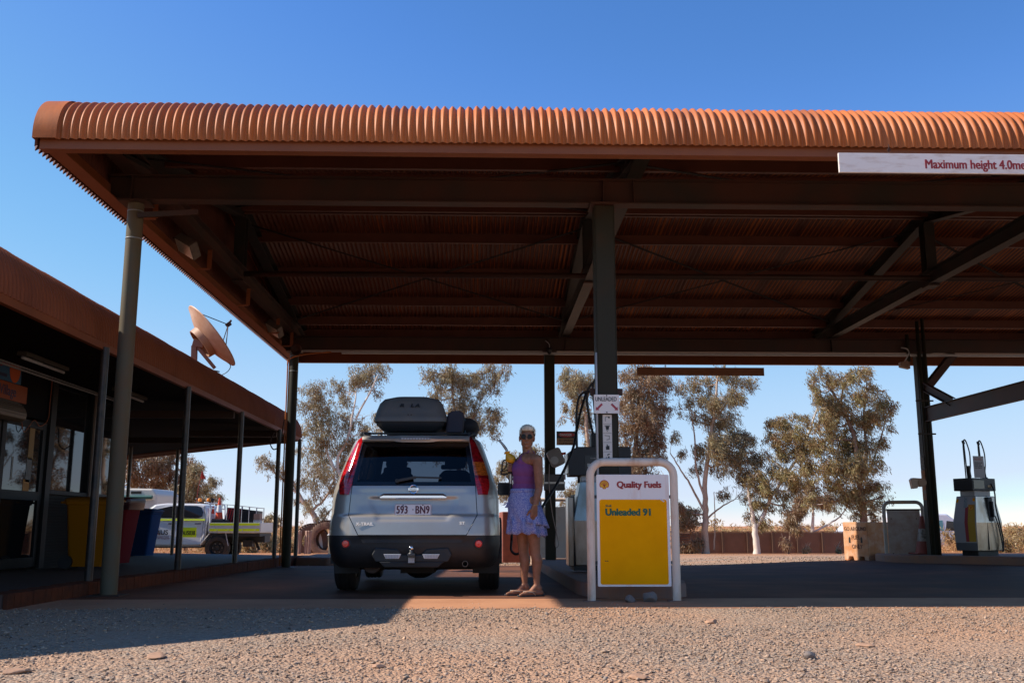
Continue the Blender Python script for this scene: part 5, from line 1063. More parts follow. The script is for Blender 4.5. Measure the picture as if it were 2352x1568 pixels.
for s,x in (('R',0),('L',.115),('A',.165)): text('lettering',s,.052,m_ink,lid,Mt@Matrix.Translation((x,0,.006)),.002,.003,xs=1.35,shear=.25)
for x in (-.02,.012): mb=MB(); mb.cyl((x,-.002,.175),(x,.02,.175),.007,n=10); mb.build('lock',m_beam,lid)
bag=thing('travel_bag','dark navy travel bag standing on the roof bars right of the roof box','bag',(CX+.39,CY+.66,1.685))
m_bag=mat('navy_bag_cloth',(.028,.028,.042),.8,bump=.4,bscale=30); m_bag2=mat('black_bag_cloth',(.015,.015,.018),.8,bump=.5,bscale=20)
mb=MB(); mb.loft([[(a+.02*(z/.2),b,z) for a,b in rrect(-.10*k,0,.09*k,.8,.03)] for z,k in ((0,.9),(.03,1),(.17,1.0),(.21,.85),(.232,.5))]); mb.build('bag_body',m_bag,bag,True,autosmooth=60)
mb=MB(); mb.tube([(-.08,.3,.235),(.08,.3,.225),(.115,.3,.15),(.11,.3,.0)],.012,6); mb.build('strap',mat('teal_strap',(.01,.06,.09),.6),bag)
bag=thing('duffel_bag','black soft duffel bag at the right edge of the car roof','bag',(CX+.52,CY+1.35,1.685))
mb=MB(); mb.loft([[(x+.0,y,z) for x,z in [(.13*math.cos(R(a))*k,.10+.10*math.sin(R(a))*k) for a in range(0,360,24)]] for y,k in ((-.42,.3),(-.38,.8),(-.25,1.),(.3,1.),(.4,.8),(.44,.3))]); mb.build('bag_body',m_bag2,bag,True)
mb=MB(); mb.tube([(-.1,0,.17),(0,0,.205),(.11,0,.16),(.133,0,.08)],.01,6); mb.build('strap',mat('blue_strap',(.02,.05,.10),.6),bag)
# ---------------------------------------------------------------- pump islands
def kerb_island(name,outer,h,label=None):
    n=len(outer); cx=sum(p[0] for p in outer)/n; cy=sum(p[1] for p in outer)/n
    def inset(d): 
        out=[]
        for x,y in outer:
            L_=math.hypot(x-cx,y-cy); out.append((x-(x-cx)/L_*d,y-(y-cy)/L_*d))
        return out
    mb=MB(); rg=[]
    for ins,zz in ((0,-.3),(.0,h-.03),(.02,h-.004),(.16,h),(.165,h-.012)): rg.append([(x,y,gz(x,y)+zz) for x,y in inset(ins)])
    mb.loft(rg,True,True); o=mb.build(name,m_kerb,None,True,autosmooth=35); tag(o,kind='structure'); return o
isl=[(.95,10.35),(1.02,9.95),(1.2,9.76),(1.5,9.72),(1.8,9.76),(1.98,9.95),(2.05,10.35),(2.05,14),(2.05,18),(2.05,20.6),(1.9,21),(1.2,21),(.97,20.6),(.96,18),(.95,14)]
kerb_island('pump_island',densify(isl,.35),.14)
isl2=[(7.82,19.35),(8.1,18.75),(8.9,18.2),(9.7,17.5),(10.6,16.9),(11.6,16.4),(13.0,16.2),(14,16.6),(14,22),(12,22),(9,21.6),(8.2,21.0),(7.85,20.2)]
kerb_island('pump_island',densify(isl2,.4),.15)
# ---------------------------------------------------------------- barrier frames with panels
def bent_frame(w_,h,r,tube,legz=0):
    pts=[(-w_/2,0,legz)]+[(-w_/2,0,h-r)]+[(-w_/2+r-r*math.cos(R(a)),0,h-r+r*math.sin(R(a))) for a in (15,30,45,60,75,90)]+[(w_/2-r+r*math.sin(R(a)),0,h-r+r*math.cos(R(a))) for a in (0,15,30,45,60,75,90)]+[(w_/2,0,legz)]
    return pts
m_frame_w=mat('weathered_white_frame',(.80,.63,.50),.5,col2=(.50,.26,.13),vscale=6,vlo=.52,vhi=.75,stretch=(1,1,.35),bump=.05)
sg=thing('fuel_sign','white tube framed fuel sign with yellow panel reading Unleaded 91','sign',(1.385,9.37,0))
m_rpl=m_frame_w
mb=MB(); mb.tube(bent_frame(.785,1.272,.13,.038),.038,20); mb.build('frame',m_frame_w,sg,True,autosmooth=60)
for s in (-1,1): mb=MB(); mb.box((s*.392-.08,-.06,-.0),(s*.392+.08,.06,.012)); mb.build('foot_plate',m_kerb,sg,bevel=.003)
mb=MB(); mb.prism(rrect(-.335,.135,.345,1.155,.012),-.012,.012,'y'); pn=mb.build('panel',mat('white_sign_panel',(.90,.82,.78),.4,col2=(.78,.56,.46),vscale=7,vlo=.55,vhi=.8,stretch=(2,1,.25)),sg,bevel=.004)
mb=MB(); mb.prism(rrect(-.31,.155,.318,.925,.02),-.0155,-.012,'y'); yp=mb.build('yellow_panel',m_yellow,pn)
sf=lambda x,z,o=-.0165: Matrix.Translation((x,o,z))@Matrix.Rotation(R(90),4,'X')
text('lettering','Quality Fuels',.083,m_dkred,pn,sf(-.145,1.035,-.0135),.0008,.004,xs=.95)
text('small_lettering','Shell',.030,m_green,yp,sf(-.255,.857),.0008,.0006)
text('lettering','Unleaded 91',.088,m_green,yp,sf(-.257,.780),.0008,.0048,xs=.97)
def pecten(parent,cx,cz,r,y,rz=0,M=None):
    M=M or Matrix.Identity(4)
    out=[(-.32,-.92),(-.42,-.62),(-.82,-.62),(-.98,-.28),(-1.0,.05),(-.9,.38),(-.68,.66),(-.36,.86),(0,.93),(.36,.86),(.68,.66),(.9,.38),(1.0,.05),(.98,-.28),(.82,-.62),(.42,-.62),(.32,-.92)]
    P=[(cx+a*r,cz+b*r) for a,b in out]; mb=MB(M); mb.prism(P,y-.001,y,'y'); a=mb.build('shell_emblem',m_red,parent)
    P=[(cx+a*r*.86,cz+b*r*.86-.01*r) for a,b in out]; mb=MB(M); mb.prism(P,y-.002,y-.001,'y'); mb.build('emblem_fill',mat('emblem_yellow',(.82,.42,.01),.5),a)
    mb=MB(M)
    for k in range(7):
        an=R(90+(k-3)*24); p0=(cx+(k-3)*r*.06,cz-.55*r); p1=(cx+math.cos(an)*r*.76,cz+math.sin(an)*r*.74); mb.bar((p0[0],y-.0025,p0[1]),(p1[0],y-.0025,p1[1]),.001,r*.06,(1,0,0) if abs(p1[0]-p0[0])<abs(p1[1]-p0[1]) else (0,0,1))
    mb.build('emblem_ribs',m_red,a); return a
pecten(pn,-.262,1.063,.045,-.0125)
for x,z in ((-.262,.365),(-.243,.365)): mb=MB(); mb.prism([(x+.009*math.cos(k),z+.004*math.sin(k)) for k in range(6)],-.0165,-.0155,'y'); mb.build('rust_chip',m_beam,yp)
mb=MB(); mb.prism([(.255,.925),(.29,.90),(.30,.91),(.27,.93)],-.0165,-.0155,'y'); mb.build('peeled_corner',m_white,yp)
for z in (.35,.95): 
    for s in (-1,1): mb=MB(); mb.bar((s*.33,.0,z),(s*.38,0,z),.02,.03); mb.build('panel_clip',m_blackpl,sg)
# white barrier at the far end of the left island
t=thing('barrier_frame','dirty white tube barrier at the far end of the left pump island','barrier',(1.42,21.25,-.1))
mb=MB(); mb.tube(bent_frame(.80,1.33,.14,.038),.038,16); mb.build('frame',m_frame_w,t,True,autosmooth=60); mb=MB(); mb.box((-.34,-.01,.12),(.34,.012,1.18)); mb.build('panel',m_white,t)
t=thing('barrier_frame','white tube barrier showing its blank back beside the lettered concrete block','barrier',(8.50,20.25,0),R(-14))
mb=MB(); mb.tube(bent_frame(.74,1.16,.13,.036),.036,16); mb.build('frame',mat('cream_frame',(.42,.36,.30),.4,col2=(.60,.30,.04),vscale=2,vlo=.5,vhi=.7),t,True,autosmooth=60)
mb=MB(); mb.box((-.315,-.01,.04),(.315,.012,1.0)); bp_=mb.build('panel',mat('blank_panel',(.50,.42,.37),.5,col2=(.38,.23,.16),vscale=3),t)
mb=MB(); mb.box((-.33,-.02,.995),(.33,.02,1.025)); mb.build('panel_rail',m_steel,t)
for x in (-.24,.24):
    for z in (.14,.83): mb=MB(); mb.cyl((x,-.016,z),(x,-.01,z),.012,n=8); mb.build('bolt',m_beam,bp_)
cone('traffic_cone','faded dirty traffic cone leaning behind the right column base',(8.70,19.85,.16),.72,.17,dirty=True)
# ---------------------------------------------------------------- near pump
pm=thing('fuel_pump','stainless steel fuel pump behind the yellow fuel sign','fuel pump',(1.50,13.1,.13),R(0))
def tap(w0,d0,z0,w1,d1,z1): return [[(-w0,-d0,z0),(w0,-d0,z0),(w0,d0,z0),(-w0,d0,z0)],[(-w1,-d1,z1),(w1,-d1,z1),(w1,d1,z1),(-w1,d1,z1)]]
m_ssd=mat('dented_stainless',(.46,.42,.37),.28,1.,col2=(.30,.24,.18),vscale=2.2,bump=.3,bscale=3,stretch=(2,2,.8))
mb=MB(); a=tap(.34,.26,.06,.36,.27,.62); b=tap(.36,.27,.62,.26,.2,1.12)
mb.loft([a[0],a[1],b[1]]); mb.build('cabinet',m_ssd,pm,bevel=.012)
mb=MB(); mb.box((-.42,-.2,.05),(-.345,.2,.92)); mb.build('side_door',m_ssd,pm,bevel=.01); mb=MB(); mb.box((-.35,-.24,.05),(-.338,.24,.95)); mb.build('seal_strip',m_black,pm)
mb=MB(); mb.box((-.36,-.24,0),(.36,.24,.06)); mb.build('plinth',m_steel,pm)
mb=MB(); mb.box((-.24,-.17,1.12),(.24,.17,1.2)); mb.build('neck',m_lgrey,pm)
mb=MB(); mb.prism([(-.40,1.19),(.40,1.19),(.40,1.56),(-.30,1.56),(-.42,1.48)],-.22,.22,'y'); hd=mb.build('display_head',m_blackpl,pm,bevel=.008)
mb=MB(); mb.add([(-.425,-.19,1.22),(-.425,.19,1.22),(-.425,.19,1.47),(-.425,-.19,1.47),(-.41,-.19,1.22),(-.41,.19,1.22),(-.41,.19,1.47),(-.41,-.19,1.47)],[(0,1,2,3),(7,6,5,4),(0,3,7,4),(1,5,6,2),(0,4,5,1),(3,2,6,7)]); mb.build('head_glass',m_ssd,hd)
mb=MB(); mb.box((-.2,-.228,1.27),(.1,-.222,1.45)); mb.build('price_panel',mat('price_panel',(.02,.02,.022),.3),hd)
for k in range(5): mb=MB(); x=-.15+k*.05; mb.box((x-.02,-.232,1.30),(x+.02,-.228,1.345)); mb.build('price_digit',m_lgrey,hd)
text('head_lettering','Unleaded Petrol',.025,m_lgrey,hd,Matrix.Translation((-.13,-.229,1.405))@Matrix.Rotation(R(90),4,'X'),.0006)
mb=MB(); mb.box((-.1,-.1,1.56),(.1,.12,1.75)); mb.box((-.02,-.12,1.7),(.2,.1,1.95)); mb.build('hose_mast',m_blackpl,pm,bevel=.02)
for (pts,r) in (([(-.02,0,1.6),(-.10,0,1.9),(-.14,0,2.25),(-.06,0,2.42),(.08,0,2.47)],.016),([(-.27,-.1,1.1),(-.29,-.1,1.6),(-.28,-.08,2.1),(-.20,-.05,2.28),(-.05,0,2.3)],.016),([(.0,.05,1.7),(-.03,.05,2.0),(-.05,.05,2.4),(.03,.05,2.52),(.12,.05,2.52)],.014),([(.06,0,1.7),(.12,0,1.95),(.14,0,2.2),(.15,0,2.45)],.016)):
    mb=MB(); mb.tube(spline(pts,5),r,10); mb.build('hose',m_black,pm,True)
mb=MB(); mb.bar((.02,-.24,1.60),(.02,-.24,1.9),.10,.01,(0,1,0)); mb.M=None; mb.build('paper_notice',mat('notice_card',(.25,.25,.27),.5,col2=(.06,.06,.07),vscale=50),pm)
# signs on the columns
def flat_sign(name,label,cat,x0,x1,y,z0,z1,m,parent=None):
    t=thing(name,label,cat,((x0+x1)/2,y,(z0+z1)/2),world=True); mb=MB(); mb.prism(rrect(x0,z0,x1,z1,.008),y-.004,y+.004,'y'); return t,mb.build('board',m,t)
yq=YF-.155
a=PY(1364,906,yq); b=PY(1423,949,yq)
t,bo=flat_sign('notice_sign','white UNLEADED sign with two red arrows on the central column','sign',a.x,b.x,yq,b.z,a.z,mat('white_notice_board',(.88,.80,.74),.45,col2=(.55,.38,.28),vscale=14,vlo=.6,vhi=.8))
text('lettering','UNLEADED',.060,m_ink,bo,face_y(a.x+.012,yq-.0055,a.z-.066),.0006,.0010,xs=.72)
for s in (-1,1):
    cx_=(a.x+b.x)/2+s*.078; cz_=(a.z+b.z)/2-.03; mb=MB(); M=Matrix.Translation((cx_,0,cz_))@Matrix.Rotation(R(s*45),4,'Y'); mb.M=M
    mb.prism([(-.043,.011),(.022,.011),(.022,.024),(.05,0),(.022,-.024),(.022,-.011),(-.043,-.011)] if s>0 else [(.043,.011),(-.022,.011),(-.022,.024),(-.05,0),(-.022,-.024),(-.022,-.011),(.043,-.011)],yq-.0055,yq-.004,'y'); mb.build('arrow',mat('faded_red_arrow',(.42,.05,.07),.5),bo)
for zz in (a.z-.01,b.z+.01): mb=MB(); mb.cyl(((a.x+b.x)/2,yq-.008,zz),((a.x+b.x)/2,yq-.004,zz),.007,n=10); mb.build('bolt',m_beam,bo)
a=PY(1384,952,YF-.12); b=PY(1407,1059,YF-.12)
t,bo=flat_sign('instruction_strip','tall white strip of safety pictures below the UNLEADED sign','sign',a.x,b.x,YF-.115,b.z,a.z,mat('pictogram_strip',(.74,.66,.58),.5))
H_=(a.z-b.z)/5; xm=(a.x+b.x)/2; yy=YF-.1205
for k in range(5):
    zc=a.z-H_*(k+.5); mb=MB(); rr=random.Random(k)
    if k==0: mb.tube([(xm-.02,yy,zc-.02),(xm-.02,yy,zc+.02),(xm,yy,zc+.03),(xm+.025,yy,zc+.015)],.002,4); mb.prism([(xm+.018+.01*math.cos(q),zc+.02+.01*math.sin(q)) for q in range(6)],yy-.001,yy,'y')
    elif k==1: mb.bar((xm-.03,yy,zc+.03),(xm+.03,yy,zc+.03),.002,.006); mb.prism([(xm-.02,zc+.025),(xm+.02,zc+.025),(xm+.012,zc-.01),(xm-.012,zc-.01)],yy-.001,yy,'y'); mb.tube([(xm-.01,yy,zc-.01),(xm,yy,zc-.03),(xm+.01,yy,zc-.01)],.002,4)
    elif k==2: mb.tube([(xm-.03,yy,zc+.025),(xm+.02,yy,zc+.02),(xm+.022,yy,zc-.01),(xm-.01,yy,zc-.02)],.0025,4)
    elif k==3: mb.prism([(xm-.018,zc-.025),(xm+.018,zc-.025),(xm+.018,zc+.015),(xm,zc+.015),(xm,zc+.03),(xm-.01,zc+.03),(xm-.01,zc+.01),(xm-.018,zc+.01)],yy-.001,yy,'y')
    else: mb.prism([(xm-.02,zc-.03),(xm-.01,zc-.03),(xm-.01,zc-.005),(xm-.02,zc-.005)],yy-.001,yy,'y'); mb.prism([(xm+.0,zc-.03),(xm+.022,zc-.03),(xm+.015,zc+.005),(xm,zc+.0)],yy-.001,yy,'y'); mb.prism([(xm-.005,zc+.01),(xm+.02,zc+.022),(xm+.02,zc+.03),(xm-.005,zc+.025)],yy-.001,yy,'y')
    mb.build('pictogram',m_ink,bo); mb=MB(); mb.box((a.x+.005,yy-.0006,zc-H_/2),(b.x-.005,yy,zc-H_/2+.0025)); mb.build('caption_line',m_ink,bo)
yq=YR-.12; a=PY(1278,990,yq); b=PY(1325,1022,yq)
t=thing('danger_sign','black and orange DANGER no smoking stop engine sign on the rear column','sign',((a.x+b.x)/2,yq,(a.z+b.z)/2),world=True)
mb=MB(); mb.box((a.x,yq-.004,b.z),(b.x,yq+.004,a.z)); bo=mb.build('board',mat('danger_orange',(.42,.22,.10),.5),t)
zm=lerp(a.z,b.z,.5); mb=MB(); mb.box((a.x+.006,yq-.0055,zm),(b.x-.006,yq-.004,a.z-.006)); mb.build('black_field',m_ink,bo)
mb=MB(); cxx=(a.x+b.x)/2; czz=(zm+a.z)/2; mb.prism([(cxx+.16*math.cos(R(q)),czz+.048*math.sin(R(q))) for q in range(0,360,12)],yq-.0065,yq-.0055,'y'); mb.build('red_oval',m_red,bo)
text('lettering','DANGER',.062,m_whiteclean,bo,face_y(cxx-.135,yq-.0075,czz-.022),.0005,.0015,xs=.93)
text('lettering','NO SMOKING',.062,m_ink,bo,face_y(a.x+.05,yq-.005,zm-.062),.0005,.001,xs=.72); text('lettering','STOP ENGINE',.062,m_ink,bo,face_y(a.x+.05,yq-.005,zm-.122),.0005,.001,xs=.70)
c0=PY(1276,1051,YR-.28); t=thing('air_hose_reel','grey air hose reel with red nozzle on the rear column','hose reel',c0)
mb=MB(); mb.M=Matrix.Rotation(R(-24),4,'Y'); mb.loft([[(x,y,z) for x,z in rrect(-.13*k,-.17*k,.14*k,.17*k,.06*k)] for y,k in ((-.12,.8),(-.1,1),(.1,1),(.13,.8))]); mb.build('reel_case',mat('reel_grey',(.26,.23,.21),.5),t,True,autosmooth=45)
mb=MB(); mb.M=Matrix.Rotation(R(-24),4,'Y'); mb.lathe([(.02,-.15),(.075,-.14),(.08,-.11)],(-.05,0,-.04),20,'y'); mb.build('hub',m_lgrey,t,True,autosmooth=40)
mb=MB(); mb.cyl((.11,-.1,.07),(.19,-.1,.08),.025,n=10); mb.build('red_knob',mat('knob_red',(.55,.05,.03),.5),t)
mb=MB(); mb.tube([(.16,-.1,.06),(.18,-.1,-.1),(.17,-.1,-.28)],.008,6); mb.tube([(.17,-.1,-.28),(.17,-.1,-.42)],.014,6); mb.build('air_nozzle',mat('dark_red_nozzle',(.2,.03,.03),.5),t)
mb=MB(); mb.tube(spline([(-.12,-.05,-.12),(-.13,-.05,-.5),(-.08,-.05,-1.0),(.0,-.05,-1.4),(.04,-.05,-1.62),(.0,-.05,-1.68),(-.02,-.05,-1.6),(.01,-.05,-1.3)],5),.009,6); mb.build('air_hose',mat('pale_hose',(.36,.28,.24),.5),t,True)
c0=PY(1273,1109,YR-.2); t=thing('paper_towel_dispenser','metal paper towel dispenser below the air hose reel','dispenser',c0)
mb=MB(); mb.box((-.2,-.08,-.14),(.2,.08,.0)); mb.box((-.19,-.07,.0),(.19,.08,.17)); mb.build('case',mat('dark_dispenser',(.07,.06,.055),.4),t,bevel=.015); mb=MB(); mb.box((-.205,-.083,-.02),(.205,-.07,.025)); mb.build('trim',m_ss,t,bevel=.005)
# ---------------------------------------------------------------- far pump on the right island
p2=thing('fuel_pump','grey and steel fuel pump with two tall hose loops on the right island','fuel pump',(9.54,19.3,.15),R(28)); p2.scale=(.87,.87,1.)
mb=MB(); mb.loft([[(-.43,-.27,.07),(.43,-.27,.07),(.43,.27,.07),(-.43,.27,.07)],[(-.45,-.29,.60),(.45,-.29,.60),(.45,.29,.60),(-.45,.29,.60)],[(-.33,-.24,1.10),(.33,-.24,1.10),(.33,.24,1.10),(-.33,.24,1.10)]]); cb=mb.build('cabinet',m_ssd,p2,bevel=.012)
mb=MB(); mb.box((-.33,-.2,-.02),(.36,.2,.07)); mb.build('plinth',m_black,p2)
mb=MB(); mb.box((-.27,-.18,1.10),(.27,.18,1.20)); mb.build('neck',m_lgrey,p2)
mb=MB(); mb.box((-.40,-.24,1.20),(.40,.24,1.44)); hd=mb.build('display_head',m_blackpl,p2,bevel=.01)
# long side face looks towards the camera left: white front with red and yellow stripes on the short end
m_fw=mat('pump_white',(.42,.40,.42),.45); 
def endface(u0,u1,z0,z1,m,name,o=.003):   # patch on the -x end face, u along y
    def P(u,z):
        x=-(interp(z,[.07,.6,1.1],[.43,.45,.33]))-o; h=interp(z,[.07,.6,1.1],[.27,.29,.24]); return (x,-u*h,z)
    zz=sorted(set([z0,z1]+([.6] if z0<.6<z1 else []))); V=[];F=[]
    for z in zz: V+=[P(u0,z),P(u1,z)]
    for i in range(len(zz)-1): F.append((2*i,2*i+1,2*i+3,2*i+2))
    mb=MB(); n=len(V); V+= [(x+.003,y,z) for x,y,z in V]; mb.add(V,F+[tuple(q+n for q in f)[::-1] for f in F]); return mb.build(name,m,cb)
endface(-.97,.97,.22,1.09,m_fw,'end_panel'); endface(.02,.30,.24,.90,m_red if False else mat('pump_red',(.38,.04,.05),.5),'red_stripe',.006); endface(.30,.92,.24,.94,mat('pump_yellow',(.52,.30,.02),.5),'yellow_stripe',.006); endface(-.97,.97,.075,.22,mat('pump_grey_base',(.12,.12,.13),.5),'base_panel')
endface(-.92,-.72,.98,1.05,m_yellow,'small_decal',.007); endface(.72,.95,1.0,1.06,m_yellow,'small_decal',.007); endface(-.15,.2,.88,1.08,mat('pump_text',(.35,.38,.42),.5,col2=(.15,.2,.2),vscale=60),'text_decal',.007)
M=Matrix.Translation((-.455,0,0))@Matrix.Rotation(R(-90),4,'Z'); pecten(cb,.15,.86,.06,-.0,M=Matrix.Translation((.055,0,0))@M@Matrix.Rotation(R(-13),4,'X')@Matrix.Translation((0,-.19,0)))
# hmm stays flush with the sloping upper end face
mb=MB(); mb.box((-.36,-.246,1.24),(.0,-.24,1.40)); mb.build('display_face',mat('display_grey',(.10,.085,.085),.2),hd)
mb=MB(); mb.box((.12,-.247,1.27),(.3,-.24,1.31)); mb.build('brass_plate',mat('brass_plate',(.35,.22,.10),.4),hd)
for x in (-.06,): mb=MB(); mb.box((x-.004,-.292,.09),(x+.004,-.27,.6)); mb.build('door_seam',m_ink,cb)
mb=MB(); mb.box((.0,-.30,.62),(.16,-.22,1.08)); mb.build('nozzle_cradle',m_blackpl,p2,bevel=.02)
mb=MB(); mb.bar((.08,-.33,1.0),(.10,-.33,.70),.05,.06,(0,1,0)); mb.build('nozzle',m_black,p2,bevel=.015)
for bx in (-.30,.22):
    mb=MB(); mb.tube([(bx+.02,-.05,1.44),(bx-.02,-.05,2.14)],.012,8); mb.tube([(bx-.02,-.05,2.10),(bx-.05,-.05,2.16)],.03,8); mb.build('hose_mast',m_black,p2,True)
    mb=MB(); mb.tube(spline([(bx-.05,-.06,1.44),(bx-.06,-.06,1.85),(bx-.06,-.06,2.08),(bx-.01,-.06,2.18),(bx+.06,-.06,2.13),(bx+.14,-.06,1.93),(bx+.12,-.07,1.7),(bx+.08,-.08,1.58),(bx+.07,-.1,1.46)],5),.014,8); mb.build('hose',m_black,p2,True)
    mb=MB(); mb.bar((bx+.07,-.06,1.44),(bx+.05,-.06,1.68),.06,.07,(0,1,0)); mb.build('swivel',m_black,p2,bevel=.015)
mb=MB(); mb.tube(spline([(.29,-.12,1.46),(.22,-.32,1.2),(.20,-.34,.9),(.28,-.34,.6),(.36,-.34,.3),(.34,-.34,.06)],5),.016,8); mb.tube(spline([(.14,-.35,.72),(.22,-.36,.5),(.30,-.35,.2),(.31,-.34,.04)],5),.014,8); mb.build('hanging_hose',m_black,p2,True)
t=thing('notice_card','small NOTICE card standing on top of the right fuel pump','sign',Vector((9.62,19.2,.15))+Vector((-.02,-.02,1.45)),R(18))
mb=MB(); mb.box((-.13,-.004,0),(.13,.004,.42)); bo=mb.build('card',mat('notice_card_paper',(.40,.37,.38),.5),t)
text('lettering','NOTICE',.055,mat('notice_red',(.4,.05,.05),.5),bo,Matrix.Translation((-.1,-.0045,.34))@Matrix.Rotation(R(90),4,'X'),.0004,.001,xs=.85)
text('small_lettering','BEFORE WE CAN\nRELEASE FUEL\nPLEASE LEAVE ID\nWITH SOME ID',.034,m_ink,bo,Matrix.Translation((-.11,-.0045,.28))@Matrix.Rotation(R(90),4,'X'),.0004,.0004,xs=.75)
# ---------------------------------------------------------------- gum trees
m_bark=mat('pale_gum_bark',(.52,.38,.28),.8,col2=(.30,.18,.12),vscale=3,vlo=.45,vhi=.65,bump=.3,bscale=12,stretch=(1,1,.4))
m_barkd=mat('dark_bark',(.14,.075,.05),.85,col2=(.26,.17,.12),vscale=3,bump=.3,bscale=12)
m_barkw=mat('white_gum_bark',(.70,.60,.50),.75,col2=(.48,.30,.20),vscale=2.5,vlo=.5,vhi=.7)
m_lf1=leafmat('olive_brown_leaves',(.25,.14,.07),(.31,.235,.12),(.43,.38,.21))
m_lf2=leafmat('green_leaves',(.29,.145,.065),(.31,.22,.095),(.42,.38,.16))
m_lf3=leafmat('dry_brown_leaves',(.26,.12,.065),(.29,.185,.10),(.36,.27,.14))
m_lfb=leafmat('scrub_leaves',(.36,.20,.09),(.42,.28,.12),(.42,.36,.17),4)
def leaves(centers,radii,n,L,W,wind,seed,flat=.6,spread=.55):
    """centers (k,3), radii (k,): slender leaves in drooping sprays inside each clump."""
    r=np.random.default_rng(seed); C=np.asarray(centers); K=len(C); rad=np.asarray(radii)
    wgt=rad**2.2; wgt/=wgt.sum(); ci=r.choice(K,n,p=wgt)
    # sub sprays
    ns=max(6,n//20); si=r.choice(K,ns,p=wgt); u=r.normal(0,1,(ns,3)); u/=np.linalg.norm(u,axis=1)[:,None]; sp=C[si]+u*(rad[si]*(.15+1.5*r.random(ns)**.9))[:,None]*np.array([1,.8,.85]); 
    k=r.integers(0,ns,n); t=r.random(n); ln=(.55*rad[si][k]+.12)*(.5+r.random(n)); 
    dr=np.array([wind,0,-1.])+r.normal(0,.32,(ns,3)); dr/=np.linalg.norm(dr,axis=1)[:,None]
    P=sp[k]+dr[k]*(t*ln)[:,None]+r.normal(0,1,(n,3))*(L*.42)
    D=np.array([wind*1.0,0,-1.])+r.normal(0,spread,(n,3)); D/=np.linalg.norm(D,axis=1)[:,None]
    S=np.cross(D,r.normal(0,1,(n,3))); S/=np.linalg.norm(S,axis=1)[:,None]
    l=(L*(.6+.8*r.random(n)))[:,None]; w_=(W*(.6+.8*r.random(n)))[:,None]
    V=np.stack([P,P+D*l*.45+S*w_*.5,P+D*l,P+D*l*.45-S*w_*.5],1).reshape(-1,3); F=np.arange(4*n).reshape(n,4); return V,F
def tree(label,Y,trunk,limbs,blobs,n,bark,leafm,seed,r0=.17,wind=.35,L=.17,W=.032,group='gum trees beyond the canopy',name='gum_tree',depth=1.1,cat='tree'):
    """all positions given as pixel surveys at distance Y: trunk [(x,y)], limbs [[(x,y,dy)]], blobs [(x,y,rpx)]"""
    rr=random.Random(seed); k=Y/FPX
    def W3(x,y,dy=0): p=PY(x,y,Y+dy); return Vector((p.x,p.y,p.z))
    base=W3(*trunk[0]); z0=gz(base.x,Y); t=thing(name,label,cat,(base.x,Y,z0),0,group,world=True)
    tp=[Vector((base.x,Y,z0-.2))]+[W3(x,y) for x,y in trunk[1:]]
    sp=spline(tp,5); m=len(sp); rad=[r0*(1-.82*i/(m-1))+.01 for i in range(m)]; rad[0]*=1.35; rad[1]*=1.12
    for i in range(1,m): sp[i]=sp[i]+Vector((rr.uniform(-1,1),rr.uniform(-1,1),0))*r0*.18
    mb=MB(); mb.tube(sp,rad,9)
    nodes=[(p,r_) for p,r_ in zip(sp,rad)][m//4:]
    for lm in limbs:
        P=[W3(a[0],a[1],a[2] if len(a)>2 else 0) for a in lm[0]]; q=spline(P,5); rs=[lm[1]*(1-.75*i/(len(q)-1))+.008 for i in range(len(q))]; q=[q[0]]+[v+Vector((rr.uniform(-1,1),rr.uniform(-1,1),rr.uniform(-1,1)))*lm[1]*.4 for v in q[1:]]
        mb.tube(q,rs,7); nodes+= [(p,r_) for p,r_ in zip(q,rs)][2:]
    cs=[];rs_=[]
    for (x,y,rp) in blobs:
        dy=rr.uniform(-depth,depth)*min(2.2,rp*k*1.2); c=W3(x,y,dy); R_=rp*k; nsub=5 if rp<30 else 8
        # branch to the blob
        nd=min(nodes,key=lambda a:(a[0]-c).length+.0*(a[0].z-c.z)+ (2. if a[0].z>c.z+.2 else 0)); mid=(nd[0]+c)*.5+Vector((rr.uniform(-.1,.1),0,-R_*.2)); br=spline([nd[0],mid,c],4); mb.tube(br,[max(.010,min(nd[1]*.6,.055))*(1-.6*i/(len(br)-1)) for i in range(len(br))],5)
        for s in range(nsub):
            a=rr.uniform(0,2*PI); e=rr.uniform(-1,1); d=Vector((math.cos(a)*math.sqrt(1-e*e),math.sin(a)*math.sqrt(1-e*e)*.8,e)); cc=c+d*R_*rr.uniform(.35,.8); cs.append(tuple(cc)); rs_.append(R_*rr.uniform(.30,.62))
            q=spline([c+(nd[0]-c)*rr.uniform(.0,.4),(c+cc)*.5+Vector((0,0,.06)),cc,cc+Vector((wind*.3,0,-.1))*R_],3); mb.tube(q,[.016*(1-.7*i/(len(q)-1)) for i in range(len(q))],4,False)
    mb.build('trunk',bark,t,True)
    V,F=leaves(cs,rs_,int(n*1.35),L*.92,W*.92,wind,seed); fast_mesh('crown',V,F,leafm,t); return t
E1=[  # label, Y, trunk, limbs, blobs, n, ...
]
